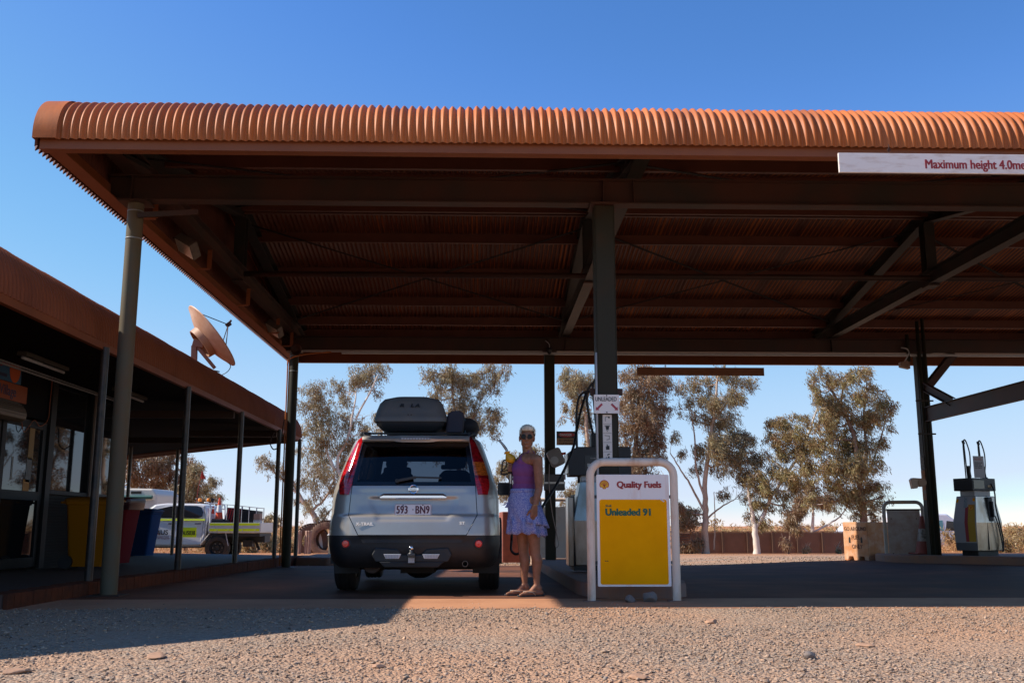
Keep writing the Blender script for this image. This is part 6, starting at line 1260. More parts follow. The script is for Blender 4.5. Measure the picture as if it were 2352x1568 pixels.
tree('pale trunked gum tree with two forks left of the car',50,[(735,1262),(733,1215),(715,1175),(690,1140),(672,1105)],[([(733,1215),(748,1185),(765,1165)],.05),([(735,1235),(745,1215),(752,1190)],.05),([(715,1175),(740,1150),(760,1120),(770,1080)],.07),([(690,1140),(660,1110),(630,1085),(610,1060)],.07),([(790,1110),(775,1060),(800,1000),(818,900)],.09),([(770,1080),(745,1020),(738,960)],.07),([(818,960),(850,900),(868,860)],.05)],
 [(720,905,34),(738,940,34),(775,885,26),(812,862,30),(858,860,38),(800,905,28),(705,930,24),(712,975,34),(755,990,42),(790,960,30),(800,1010,34),(835,990,26),(742,1040,44),(700,1030,28),(790,1060,34),(765,1095,38),(730,1085,34),(700,1100,24),(770,1130,26),(620,1062,26),(598,1050,14),(650,1075,20),(720,1140,26),(745,1165,22),(690,1150,14),(860,900,22),(846,1020,20),(838,960,18)],23000,m_barkw,m_lf1,11,.20,wind=.12)
tree('gum tree whose crown rises behind the car and roof box',46,[(1060,1262),(1058,1150),(1052,1020),(1042,930),(1040,850)],[([(1058,1000),(1085,960),(1100,935)],.06),([(1056,1060),(1090,1000),(1115,960)],.06)],
 [(1005,860,30),(1035,850,30),(1020,890,28),(1055,875,32),(1090,862,30),(1125,855,30),(1160,850,24),(1110,890,26),(1140,880,24),(1060,915,30),(1000,915,22),(1035,945,26),(1085,935,30),(1120,960,34),(1100,985,28),(1135,985,20),(1065,960,30),(1090,1010,20),(1125,940,18),(995,890,16),(1060,1040,34),(1000,1020,30),(920,1050,28),(880,980,22),(862,955,20)],15000,m_barkd,m_lf1,12,.15,wind=.12)
tree('bushy low gum tree filling the gap behind the woman',54,[(1165,1262),(1168,1200),(1172,1140)],[],[(1150,1080,26),(1180,1060,26),(1205,1080,22),(1160,1120,24),(1190,1110,24),(1140,1100,14),(1235,1040,24),(1225,1075,22),(1240,1100,18)],9000,m_barkd,m_lf1,13,.12,wind=.2)
tree('gum tree with bare twigs between the middle columns',45,[(1330,1270),(1345,1150),(1352,1050),(1345,960),(1332,900),(1322,850)],[([(1345,990),(1315,965),(1290,955)],.03),([(1346,940),(1320,900),(1305,870)],.04)],
 [(1305,855,22),(1325,870,28),(1345,880,26),(1310,890,20),(1335,920,24),(1318,940,18),(1300,880,16),(1345,955,24),(1298,930,12),(1290,960,10),(1350,1000,18),(1350,1040,20),(1310,1130,20),(1330,1110,18),(1300,1150,16)],8500,m_bark,m_lf1,14,.12,wind=.1)
tree('dense dark brown gum tree right of the central column',44,[(1458,1275),(1462,1180),(1455,1100),(1462,1000),(1470,900),(1478,840)],[([(1455,1100),(1440,1030),(1430,980)],.05),([(1462,1040),(1490,990),(1510,950)],.05)],
 [(1435,865,26),(1470,858,34),(1505,868,32),(1450,900,32),(1490,905,36),(1525,880,22),(1430,935,26),(1465,950,38),(1505,945,32),(1440,985,32),(1480,1000,38),(1515,985,24),(1432,1030,26),(1468,1045,36),(1505,1035,28),(1450,1085,32),(1490,1085,28),(1430,1080,18),(1470,1120,26),(1440,1130,22),(1535,940,14),(1520,1020,14)],23000,m_barkd,m_lf3,15,.17,wind=.15)
tree('tall slender gum with forked trunk right of the fuel sign',44,[(1622,1268),(1620,1220),(1621,1170),(1620,1100),(1632,1010),(1642,930),(1650,860)],[([(1620,1180),(1590,1120),(1565,1080),(1540,1040)],.05),([(1620,1150),(1600,1080),(1595,1000),(1585,930)],.05),([(1640,1262),(1642,1200),(1640,1130)],.025),([(1625,1190),(1655,1165),(1690,1145)],.04),([(1645,960),(1680,910),(1700,870)],.04)],
 [(1560,885,20),(1590,880,22),(1620,870,26),(1655,868,28),(1690,866,28),(1720,875,20),(1580,920,24),(1615,915,26),(1650,915,30),(1690,905,26),(1600,960,26),(1640,965,32),(1675,955,26),(1560,940,14),(1650,1010,36),(1610,1020,28),(1690,1005,30),(1720,1000,22),(1670,1050,34),(1705,1050,30),(1730,1040,22),(1640,1070,24),(1690,1095,28),(1720,1095,22),(1600,1070,18),(1660,1130,20),(1700,1140,16),(1565,1040,12),(1548,1000,12),(1740,1070,14),(1570,1170,16),(1575,1200,14)],21000,m_bark,m_lf1,16,.16,wind=.45)
tree('white based gum tree leaning right before the low fence',43,[(1738,1266),(1735,1225),(1730,1190),(1722,1150),(1718,1110)],[([(1735,1215),(1760,1165),(1790,1110),(1825,1060),(1850,1020)],.10),([(1850,1020),(1870,960),(1885,910)],.05)],
 [(1775,970,18),(1800,965,22),(1765,1000,18),(1795,1000,24),(1830,990,26),(1760,1040,16),(1800,1040,24),(1840,1030,28),(1735,1095,24),(1760,1110,24),(1790,1085,24),(1730,1140,24),(1755,1160,22),(1790,1130,20),(1825,1090,26),(1745,1195,18),(1815,1125,20),(1850,1075,24),(1720,1180,14),(1768,1075,22),(1745,1120,18),(1800,1160,14),(1778,1010,20),(1820,955,16)],15000,m_barkw,m_lf2,17,.15,wind=.5)
tree('largest windblown green gum tree at the right behind the concrete block',42,[(1985,1262),(1984,1200),(1980,1150),(1970,1080),(1960,1000),(1930,930),(1905,890)],[([(1975,1110),(1990,1040),(1985,960),(1990,880)],.07),([(1960,1010),(1900,1010),(1870,1030)],.05),([(1975,1110),(2010,1050),(2035,960)],.05),([(1982,1180),(1950,1140),(1915,1125)],.04),([(1930,940),(1935,890),(1925,860)],.04)],
 [(1870,870,26),(1900,862,28),(1885,900,26),(1925,880,26),(1950,862,24),(1975,855,26),(2000,880,22),(1900,935,32),(1935,925,30),(1970,915,30),(2005,920,26),(2030,930,22),(2045,945,12),(2030,900,14),(1880,970,30),(1920,975,36),(1960,965,34),(1995,960,32),(2025,965,18),(1885,1020,34),(1930,1025,38),(1970,1015,36),(2005,1010,26),(1900,1065,34),(1945,1075,38),(1985,1065,34),(2015,1060,18),(1920,1110,30),(1960,1120,32),(1995,1115,28),(2020,1110,20),(1890,1100,22),(1940,1150,22),(1985,1155,24),(2010,1150,18),(1870,1120,18),(1850,1090,24),(1838,1050,20),(1860,1150,22),(1850,1010,22),(1905,1150,18),(1965,1180,18),(2005,1180,16),(2030,1140,12),(1855,960,20),(2045,980,12),(2050,925,10),(1985,845,14),(1880,845,12)],33000,m_barkd,m_lf2,18,.17,wind=.5)
tree('brown shrubby tree with white trunk between the leaning and the largest gum',52,[(1866,1262),(1866,1225),(1868,1180),(1866,1130)],[([(1868,1222),(1900,1205),(1930,1185),(1948,1160)],.055),([(1862,1225),(1835,1205),(1820,1185)],.04)],
 [(1840,1140,22),(1860,1120,24),(1880,1145,22),(1835,1165,14),(1900,1150,18)],5500,m_barkw,m_lf3,19,.12,wind=.4)
tree('rusty dead looking sapling in front of the low fence',42,[(1808,1262),(1815,1230),(1825,1190),(1838,1150)],[([(1812,1240),(1800,1235),(1795,1225)],.02)],[(1820,1180,16),(1835,1165,14),(1810,1200,14),(1800,1245,10),(1830,1210,10)],3200,m_barkd,m_lf3,20,.05,wind=.3)
tree('thin drooping sapling left of the slender gum',44,[(1590,1268),(1588,1230),(1580,1200),(1570,1170)],[([(1588,1230),(1600,1200),(1596,1170)],.02)],[(1560,1160,12),(1572,1180,16),(1585,1200,16),(1596,1175,12),(1565,1200,12),(1590,1245,16),(1575,1255,12),(1603,1240,10)],4200,m_barkd,m_lf3,21,.045,wind=.25)
# trees beyond the veranda
tree('large reddish brown tree beyond the veranda',62,[(330,1250),(335,1190),(345,1140),(360,1100),(375,1060)],[([(335,1180),(310,1140),(300,1100)],.08),([(345,1140),(385,1100),(410,1080)],.07)],
 [(300,1085,26),(330,1080,28),(360,1085,28),(390,1080,26),(310,1115,28),(345,1115,30),(380,1115,28),(410,1100,24),(300,1140,22),(430,1100,20),(440,1085,20),(350,1055,30),(390,1045,28),(430,1060,24),(310,1050,30)],14000,m_bark,m_lf3,22,.22,wind=.1,L=.24,W=.05)
tree('olive green tree right of the reddish one beyond the veranda',58,[(425,1250),(425,1190),(430,1140),(435,1100)],[],[(415,1130,24),(440,1115,24),(435,1145,24),(410,1160,20),(450,1130,16),(445,1080,24),(448,1165,14)],8000,m_barkd,m_lf1,23,.15,wind=.1,L=.2,W=.04)
tree('thin pale bush top under the red pennant',60,[(470,1260),(475,1200),(480,1160)],[([(475,1190),(490,1150),(496,1130)],.03)],[(470,1120,14),(485,1105,14),(480,1140,14),(500,1140,10),(465,1145,10),(500,1155,8)],2600,m_bark,m_lf1,24,.07,wind=.2,L=.2,W=.035)
tree('small tree crown at the horizon left of the thick rear column',85,[(620,1246),(622,1215),(624,1195)],[],[(615,1190,8),(628,1185,10),(635,1195,7),(622,1200,8)],1500,m_bark,m_lf1,25,.1,L=.3,W=.07)
for i,(x,y,Y_,lb) in enumerate(((500,980,38,'large gum tree left behind the shop, mirrored in its windows'),)): pass
# trees to the right, outside the frame, mirrored in the shop windows
for i,(X_,Y_,h) in enumerate(((3.5,33,6.5),(17,44,8.),)): 
    if i==0: continue
# ---------------------------------------------------------------- scrub
def bush(label,px,py,Y,rpx,n,m,seed,group,L=.2,W=.045):
    rr=random.Random(seed); k=Y/FPX; p=PY(px,py,Y); z0=gz(p.x,Y); t=thing('bush',label,'bush',(p.x,Y,z0),0,group,world=True); cs=[];rs_=[]; mb=MB(); h=max(.3,p.z-z0)
    for s in range(11):
        a=rr.uniform(0,2*PI); rr_=rr.uniform(.1,.9)*rpx*k; c=Vector((p.x+math.cos(a)*rr_,Y+math.sin(a)*rr_*.8,z0+h*rr.uniform(.35,1.05))); cs.append(tuple(c)); rs_.append(rpx*k*rr.uniform(.25,.45)); q=spline([Vector((p.x,Y,z0-.05)),(Vector((p.x,Y,z0))+c)*.5,c,c+Vector((rr.uniform(-.2,.2),0,.25))],3); mb.tube(q,[.022*(1-.8*i/(len(q)-1)) for i in range(len(q))],4,False)
    mb.build('stems',m_bark,t,True); V,F=leaves(cs,rs_,n,L,W,.1,seed,spread=.9); fast_mesh('foliage',V,F,m,t)
q=0
left=[(478,1232,56,30),(560,1236,62,26),(590,1238,66,24),(607,1228,70,22),(640,1234,72,22),(665,1236,60,24),(700,1232,66,22),(520,1240,60,24),(640,1245,58,18),(575,1246,56,18),(620,1240,61,20)]
ldesc=['beside the truck bonnet','under the truck tray','left of the thin fourth post','between the two thin posts','just left of the thick rear column','behind the leftmost bollard','behind the left giant tyre','beyond the rear truck wheel','low at the foot of the thick rear column','low beyond the tray end','in the gap right of the fourth post']
for (x,y,Y,r_),d in zip(left,ldesc): bush('orange brown scrub bush '+d,x,y,Y,r_,1500,m_lfb,40+q,'scrub beyond the veranda',.22,.05); q+=1
right=[(1570,1228,62,22),(1660,1230,66,22),(1700,1234,60,22),(1790,1232,64,22),(1820,1228,70,20),(1900,1232,66,22),(1930,1226,72,20),(2070,1205,60,20),(2200,1222,62,26),(2290,1228,54,28),(2315,1235,56,26),(2345,1230,58,30),(2330,1205,64,22),(2175,1200,70,18),(1990,1235,66,24),(2050,1238,60,24)]
rdesc=['at the left end of the low fence','behind the fence near the slender gum','behind the fence left of the leaning gum','behind the fence right of the leaning gum','above the fence by the rusty sapling','above the fence left of the concrete block','near the right end of the fence','above the blank barrier','above the white van','just right of the far fuel pump','low between pump and picture edge','at the right edge of the picture','tallest near the right edge','over the van roof','beyond the concrete block','beyond the blank barrier']
for (x,y,Y,r_),d in zip(right,rdesc): bush('pale orange scrub bush '+d,x,y,Y,r_,1500,m_lfb,70+q,'scrub beyond the fence',.22,.05); q+=1
# far scrubland, one mass to the horizon
r_=np.random.default_rng(77); n=2600; X=r_.uniform(-110,140,n); Yy=70+170*r_.random(n)**1.2; cs=np.stack([X,Yy,-.85+.35+.6*r_.random(n)],1); V,F=leaves(cs,.9+.7*r_.random(n),120000,.38,.12,.05,78,spread=.9)
tag(fast_mesh('scrub',V,F,m_lfb),'dry orange scrubland reaching the horizon','scrub',kind='stuff')
r_=np.random.default_rng(79); n=260; xx=np.concatenate([r_.uniform(-24,-6,n),r_.uniform(20,34,n)]); yy2=np.concatenate([r_.uniform(50,70,n),r_.uniform(50,68,n)]); cs=np.stack([xx,yy2,np.array([gz(a,b) for a,b in zip(xx,yy2)])+.08],1); V,F=leaves(cs,.35+.3*r_.random(2*n),26000,.2,.03,.1,80,spread=1.1); tag(fast_mesh('dry_grass',V,F,leafmat('dry_grass',(.40,.20,.08),(.48,.26,.10),(.50,.32,.14),3)),'dry orange grass under the distant bushes','grass',kind='stuff')
# low green sprigs by the fence and gutter weeds
for (x,y,Y,r_,d) in ((1853,1256,43,9,'small grey green sprig growing in front of the low fence'),(1925,1258,44,7,'tiny dry tuft near the right end of the low fence'),(640,1296,18.6,0,'')):
    if r_: bush(d,x,y,Y,r_,260,m_lf1,120+r_,'tufts at the fence foot',.1,.025)
# ---------------------------------------------------------------- the woman at the pump
def sxz(zx,zy,Y=10.12): p=PY(1102.5+zx*.293,949.4+zy*.293,Y); return p
WXo,WYo=.455,10.12
wm=thing('person','person in purple top and blue patterned short skirt holding a fuel nozzle','person',(WXo,WYo,0),world=True)
m_skin=mat('tanned_skin',(.33,.155,.085),.5,col2=(.25,.105,.055),vscale=7,spec=.3,col3=(.38,.16,.10),v3=25,bump=.08,bscale=180)
caps=[] # tapered capsules: (p0,r0,p1,r1) with optional flatten
def C_(p0,r0,p1,r1): caps.append((Vector(p0),r0,Vector(p1),r1))
def q3(zx,zy,dy=0): p=sxz(zx,zy,WYo+dy); return Vector(p)
# joints
hipL=q3(395,700,-.06); hipR=q3(330,700,.07); kneeL=q3(432,1060,-.06); kneeR=q3(340,1055,.08); ankL=q3(448,1345,-.06); ankR=q3(350,1335,.08)
pel=q3(352,680,0); waist=q3(345,590,0); chest=q3(352,440,0); upch=q3(368,360,0); neckb=q3(378,318,.0); neckt=q3(368,262,-.01)
shL=q3(452,362,-.13); elL=q3(463,590,-.13); wrL=q3(428,728,-.17); shR=q3(318,372,.13); elR=q3(292,520,.20); wrR=q3(262,425,.04)
E_=[]   # ellipsoids (center, radii, rotz)
def El(c,r,rz=0): E_.append((Vector(c),Vector(r),rz))
# torso turned three quarter to the left
El(pel+Vector((.0,0,-.02)),(.135,.15,.13),R(-35)); El(waist+Vector((0,0,.0)),(.105,.125,.11),R(-35)); El((waist+chest)/2,(.10,.128,.12),R(-35)); El(chest,(.112,.145,.13),R(-35)); El(upch+Vector((.01,0,-.02)),(.095,.155,.09),R(-35))
El(chest+Vector((-.075,-.055,.0)),(.052,.055,.055)); El(chest+Vector((-.095,.035,.0)),(.05,.055,.055))
C_(upch+Vector((0,0,.02)),.075,neckb,.058); C_(neckb,.056,neckt,.050); C_(upch,.07,shL,.052); C_(upch,.07,shR,.052)
El(pel+Vector((.07,.03,-.02)),(.09,.13,.11),R(-35))
C_(shL,.052,(shL+elL)/2,.046); C_((shL+elL)/2,.046,elL,.038); C_(elL,.038,elL.lerp(wrL,.35),.037); C_(elL.lerp(wrL,.35),.037,wrL,.024)
C_(shR,.050,elR,.036); C_(elR,.036,elR.lerp(wrR,.4),.034); C_(elR.lerp(wrR,.4),.034,wrR,.024)
for h,k,a in ((hipL,kneeL,ankL),(hipR,kneeR,ankR)):
    C_(h,.088,h.lerp(k,.5),.076); C_(h.lerp(k,.5),.076,k,.053); C_(k,.053,k+Vector((.004,.0,-.05)),.049); c1=k.lerp(a,.32)+Vector((.014,.0,0)); C_(k+Vector((0,0,-.04)),.049,c1,.055); C_(c1,.055,k.lerp(a,.7),.038); C_(k.lerp(a,.7),.038,a,.030); C_(a,.031,a+Vector((.018,0,-.03)),.033)
# feet point to the left, slightly to the camera
def foot(a,dirv,l):
    d=Vector(dirv).normalized(); s=Vector((-d.y,d.x,0)); heel=Vector((a.x,a.y,.040))-d*.035; ball=Vector((a.x,a.y,.036))+d*.125
    C_(heel,.033,ball,.026); C_(heel+s*.008,.03,ball+s*.022,.022); C_(heel,.03,ball-s*.02,.022); C_(a,.03,Vector((a.x,a.y,.05))+d*.06,.028)
    for i,(o,ln,r_) in enumerate(((.030,.062,.0135),(.012,.062,.0095),(-.003,.056,.009),(-.017,.048,.0085),(-.030,.038,.008))):
        o=o*l; p=ball+s*o; C_(p+Vector((0,0,-.006)),r_*1.1,p+d*ln*.62+Vector((0,0,-.004)),r_*1.05); C_(p+d*ln*.62+Vector((0,0,-.004)),r_,p+d*ln+Vector((0,0,-.013)),r_*.9)
    return d,s,heel,ball
fdL=foot(ankL,(-1,-.35,0),1); fdR=foot(ankR,(-1,-.22,0),1)
# left hand hanging, palm to the thigh
def finger(p,dirs,lens,r_):
    q=Vector(p)
    for i,(d,l) in enumerate(zip(dirs,lens)):
        d=Vector(d).normalized(); n_=q+d*l; C_(q,r_*(1-.08*i),n_,r_*(1-.08*(i+1))); q=n_
pd=(Vector((-.10,-.0,-1))).normalized(); ps=Vector((-.85,-.5,.0)).normalized()    # down the hand, across the knuckles
palm0=wrL; palm1=wrL+pd*.085
for o in (-.028,-.010,.010,.028): C_(palm0+ps*o*.55,.019,palm1+ps*o,.0150)
nrm_=pd.cross(ps)
for o,ls in ((-.030,(.030,.020,.017)),(-.011,(.040,.026,.019)),(.010,(.043,.028,.020)),(.030,(.038,.025,.019))):
    finger(palm1+ps*o,(pd+nrm_*.1,pd+nrm_*.4,pd+nrm_*.75),ls,.0095)
finger(palm0+ps*.03+pd*.025,(ps*.75+pd*.8+nrm_*.25,pd+ps*.25+nrm_*.3),(.042,.032),.0115)
# right hand gripping the nozzle handle
GR=q3(238,425,.0)      # grip centre, the handle runs roughly upright
hd=Vector((-.75,-.55,.12)).normalized()
for o in (-.03,-.01,.01,.03): C_(wrR+Vector((0,0,o*.5)),.020,GR+Vector((.028,.012,o)),.0155)
for o,r_ in ((-.033,.0085),(-.012,.0095),(.010,.0098),(.032,.0095)):
    b=GR+Vector((.025,.0,o)); finger(b,((-.35,-1,0.03),(-1,-.25,0),(-.3,1,0)),(.034,.034,.022),r_)
finger(GR+Vector((.035,.02,.035)),((-.5,.4,.75),(-1,.05,.4)),(.032,.03),.0115)
# head: turned to the camera
hc=q3(368,190,-.02); HX=hc
El(hc+Vector((.004,.03,.025)),(.073,.092,.088)); El(hc+Vector((-.002,-.012,-.035)),(.058,.070,.070)); C_(hc+Vector((-.006,-.045,-.088)),.024,hc+Vector((-.006,-.03,-.07)),.036)
C_(hc+Vector((-.03,-.0,-.06)),.03,hc+Vector((-.008,-.05,-.085)),.024); C_(hc+Vector((.03,.0,-.06)),.03,hc+Vector((-.002,-.05,-.085)),.024)
C_(hc+Vector((-.006,-.080,.008)),.0095,hc+Vector((-.010,-.100,-.026)),.0125); C_(hc+Vector((-.024,-.082,-.028)),.008,hc+Vector((.010,-.084,-.028)),.008)   # nose
C_(hc+Vector((-.026,-.079,-.054)),.0065,hc+Vector((.012,-.081,-.054)),.0065); C_(hc+Vector((-.020,-.079,-.064)),.0075,hc+Vector((.008,-.081,-.064)),.0075)   # lips
C_(hc+Vector((-.035,-.062,-.015)),.02,hc+Vector((-.035,-.055,-.03)),.02); C_(hc+Vector((.028,-.066,-.015)),.02,hc+Vector((.03,-.058,-.03)),.02)  # cheeks
C_(hc+Vector((-.04,-.070,.022)),.012,hc+Vector((.03,-.076,.022)),.012)   # brow
for s in (-1,1): El(hc+Vector((s*.073,.014,-.005)),(.009,.020,.031),R(s*15)); C_(hc+Vector((s*.074,.01,-.03)),.007,hc+Vector((s*.07,.008,-.036)),.006)
def rot_frames(d):
    d=d.normalized(); a=Vector((0,0,1)) if abs(d.z)<.9 else Vector((1,0,0)); s=d.cross(a).normalized(); return s,d.cross(s)
def body_mesh(caps,ells,voxel,name,m,parent,grow=0,smooth_it=4):
    mb=MB()
    for p0,r0,p1,r1 in caps:
        r0+=grow; r1+=grow; d=p1-p0; L_=d.length
        if L_<1e-5: continue
        s,u=rot_frames(d); dn=d.normalized(); rg=[]; n=12
        for k in range(1,5): a=-PI/2+k*PI/10; rg.append((p0+dn*(math.sin(a)*r0),r0*math.cos(a)))
        rg.append((p0,r0)); rg.append((p1,r1))
        for k in range(1,5): a=k*PI/10; rg.append((p1+dn*(math.sin(a)*r1),r1*math.cos(a)))
        mb.loft([[c+(s*math.cos(2*PI*j/n)+u*math.sin(2*PI*j/n))*rr for j in range(n)] for c,rr in rg])
    for c,r_,rz in ells: mb.sphere((0,0,0),tuple(x+grow for x in r_),20,14,Matrix.Translation(c)@Matrix.Rotation(rz,4,'Z'))
    me=bpy.data.meshes.new(name); off=root_of(parent).location if parent is not None else Vector((0,0,0))
    me.from_pydata([tuple(Vector(v)-off) for v in mb.v],[],mb.f); bm=bmesh.new(); bm.from_mesh(me); bmesh.ops.recalc_face_normals(bm,faces=bm.faces); bm.to_mesh(me); bm.free()
    o=bpy.data.objects.new(name,me); COL.objects.link(o); md=o.modifiers.new('r','REMESH'); md.mode='VOXEL'; md.voxel_size=voxel; md.use_smooth_shade=True
    if smooth_it: s_=o.modifiers.new('s','SMOOTH'); s_.iterations=smooth_it; s_.factor=.5
    dg=bpy.context.evaluated_depsgraph_get(); dg.update(); me2=bpy.data.meshes.new_from_object(o.evaluated_get(dg)); bpy.data.objects.remove(o); me2.name=name; me2.materials.clear()
    return link_mesh(name,me2,m,parent,True)
body_mesh(caps,E_,.0042,'body',m_skin,wm,smooth_it=3)
# ribbed sleeveless top: grown torso, cut at the armholes, neckline and waist
def cut_mesh(o,fn):
    bm=bmesh.new(); bm.from_mesh(o.data); off=root_of(o).location; dele=[v for v in bm.verts if not fn(v.co+off)]; bmesh.ops.delete(bm,geom=dele,context='VERTS'); bm.to_mesh(o.data); bm.free()
torso_caps=[c for c in caps if (c[1]>=.05 and c[0].z>waist.z-.1)]
torso_e=[e for e in E_ if e[0].z<upch.z+.05]
top=body_mesh(torso_caps,torso_e,.005,'tank_top',mat('purple_knit_top',(.21,.06,.20),.85,col2=(.18,.05,.17),vscale=20,bump=.3,bscale=160,stretch=(1,1,.3)),wm,grow=.0075,smooth_it=6)
zt0=waist.z-.02; fwd=Vector((-.82,-.57,0)); rgt=Vector((.57,-.82,0))   # chest direction, towards her left shoulder
def in_top(p):
    if p.z<zt0: return False
    lx=(p-upch).dot(rgt); fz=(p-upch).dot(fwd)
    h=p.z-upch.z
    arm=.118-.055*sst(-.10,.06,h)         # armhole comes in towards the neck
    if abs(lx)>arm and h>-.125+.4*max(0,abs(lx)-.10)*-1: return False
    neck=.058+.012*(fz>0)
    if h>.012 and abs(lx)<.038: return False
    if fz>.02 and h>-.03+abs(lx)*.55 and abs(lx)<.055: return False
    if abs(lx)>.135 and h>-.2: return False
    if h>.085: return False
    return True
cut_mesh(top,in_top); s_=top.modifiers.new('so','SOLIDIFY'); s_.thickness=.004; s_.offset=0
# wrap skirt with ruffled hem
m_skirt=bpy.data.materials.new('blue_patterned_cloth'); m_skirt.use_nodes=True
N=m_skirt.node_tree.nodes; L=m_skirt.node_tree.links; b=N['Principled BSDF']; b.inputs['Roughness'].default_value=.85
tc=N.new('ShaderNodeTexCoord'); v=N.new('ShaderNodeTexVoronoi'); v.inputs['Scale'].default_value=80; v.feature='DISTANCE_TO_EDGE'; L.new(tc.outputs['Object'],v.inputs['Vector'])
rp=N.new('ShaderNodeValToRGB'); L.new(v.outputs[0],rp.inputs[0]); e=rp.color_ramp.elements; e[0].position=.06; e[0].color=(.13,.16,.44,1); e[1].position=.22; e[1].color=(.44,.44,.60,1); L.new(rp.outputs[0],b.inputs['Base Color'])
def skirt_ring(z,cx,cy,rx,ry,ruf,nf,ph,tilt=0.):
    out=[]
    for k in range(120):
        a=2*PI*k/120; f=1+ruf*math.sin(nf*a+ph)+ruf*.5*math.sin((nf*2+1)*a+ph*2); out.append((cx+rx*f*math.cos(a),cy+ry*f*math.sin(a),z+tilt*math.cos(a)+(.011*math.sin(nf*a+ph+1)+.008*math.sin(3*a) if ruf>.05 else 0)))
    return out
zz=lambda zy: q3(350,zy).z
mb=MB(); xc=lambda zx: q3(zx,700).x
rg=[(600,335,.120,.150,.0,7),(625,336,.128,.156,.006,7),(660,340,.146,.165,.010,7),(700,345,.160,.178,.015,8),(745,352,.170,.19,.022,8),(790,356,.172,.195,.03,9),(835,360,.178,.20,.042,9),(845,362,.184,.205,.05,10),(880,364,.182,.205,.065,10),(915,365,.186,.208,.08,10),(948,366,.190,.210,.09,10)]
mb.loft([skirt_ring(zz(zy),xc(zx),WYo+.0,rx,ry*.88,ru,nf,.6+.3*math.sin(zy/90.),-.018 if zy>800 else 0) for zy,zx,rx,ry,ru,nf in rg],True,False)
sk=mb.build('skirt',m_skirt,wm,True); sk.modifiers.new('so','SOLIDIFY').thickness=.004
# overlapping ruffle panel at the back hip
mb=MB(); rg2=[]
for j in range(7):
    t=j/6; row=[]
    for k in range(26):
        a=R(-95+k*5.4); rr=.160+.050*t+.018*t*math.sin(k*1.1); row.append((xc(362+8*t)+rr*math.cos(a),WYo+rr*.95*math.sin(a),zz(700+155*t+ k*2.2)))
    rg2.append(row)
mb.loft(rg2,False,False); rf=mb.build('ruffle',m_skirt,sk,True); rf.modifiers.new('so','SOLIDIFY').thickness=.003
mb=MB(); wb=[skirt_ring(zz(zy),xc(335),WYo,rx,ry*.88,0,1,0) for zy,rx,ry in ((590,.119,.149),(592,.124,.153),(618,.130,.158),(620,.126,.155))]; mb.loft(wb,True,False); mb.build('waistband',m_skirt,sk,True)
kp_=q3(222,690,.0); mb=MB()
for sx,sz in ((-.9,-.6),(-.4,-1),(.2,.7)): mb.loft([[(kp_.x+sx*t*.055+a*.5,kp_.y+b*.4,kp_.z+sz*t*.06) for a,b in rrect(-.008-.02*t,-.01,.008+.02*t,.01,.004,2)] for t in (0,.4,.8,1)])
mb.build('bow',m_skirt,sk,True)
# hair: short platinum, swept back
m_hair=mat('platinum_hair',(.80,.71,.54),.6,col2=(.50,.41,.29),vscale=45,stretch=(1,1,.5),bump=.6,bscale=120)
hr=body_mesh([(hc+Vector((-.03,-.055,.085)),.028,hc+Vector((.035,-.05,.088)),.030)],[(hc+Vector((.006,.028,.046)),Vector((.084,.098,.088)),0),(hc+Vector((.02,.07,.0)),Vector((.06,.05,.07)),0),(hc+Vector((.0,-.028,.092)),Vector((.060,.056,.042)),0),(hc+Vector((.068,.02,.02)),Vector((.014,.03,.05)),0),(hc+Vector((-.064,.02,.03)),Vector((.014,.028,.04)),0)],.005,'hair',m_hair,wm,smooth_it=2)
def in_hair(p):
    r_=p-hc
    if r_.y<-.035 and r_.z<.062: return False
    if r_.z<.035 and r_.y<.0: return False
    if r_.z<-.055: return False
    return True
cut_mesh(hr,in_hair)
# hair tufts for a broken outline
rr=random.Random(4); mb=MB()
for k in range(900):
    a=rr.uniform(0,2*PI); e=rr.uniform(.25,1.45); d=Vector((math.cos(a)*math.cos(e),math.sin(a)*math.cos(e),math.sin(e))); b0=hc+Vector((.006,.02,.045))+Vector((d.x*.078,d.y*.088,d.z*.080))
    if (b0-hc).y<-.03 and (b0-hc).z<.075: continue
    tip=b0+d*rr.uniform(.005,.016)+Vector((rr.uniform(-.008,.012),rr.uniform(.004,.022),rr.uniform(-.004,.008))); s=Vector((rr.uniform(-1,1),rr.uniform(-1,1),0)).normalized()*.004; mb.add([b0-s,b0+s,b0+s*.5+Vector((0,0,.004)),tip],[(0,1,3),(1,2,3),(2,0,3)])
mb.build('hair_tufts',m_hair,hr)
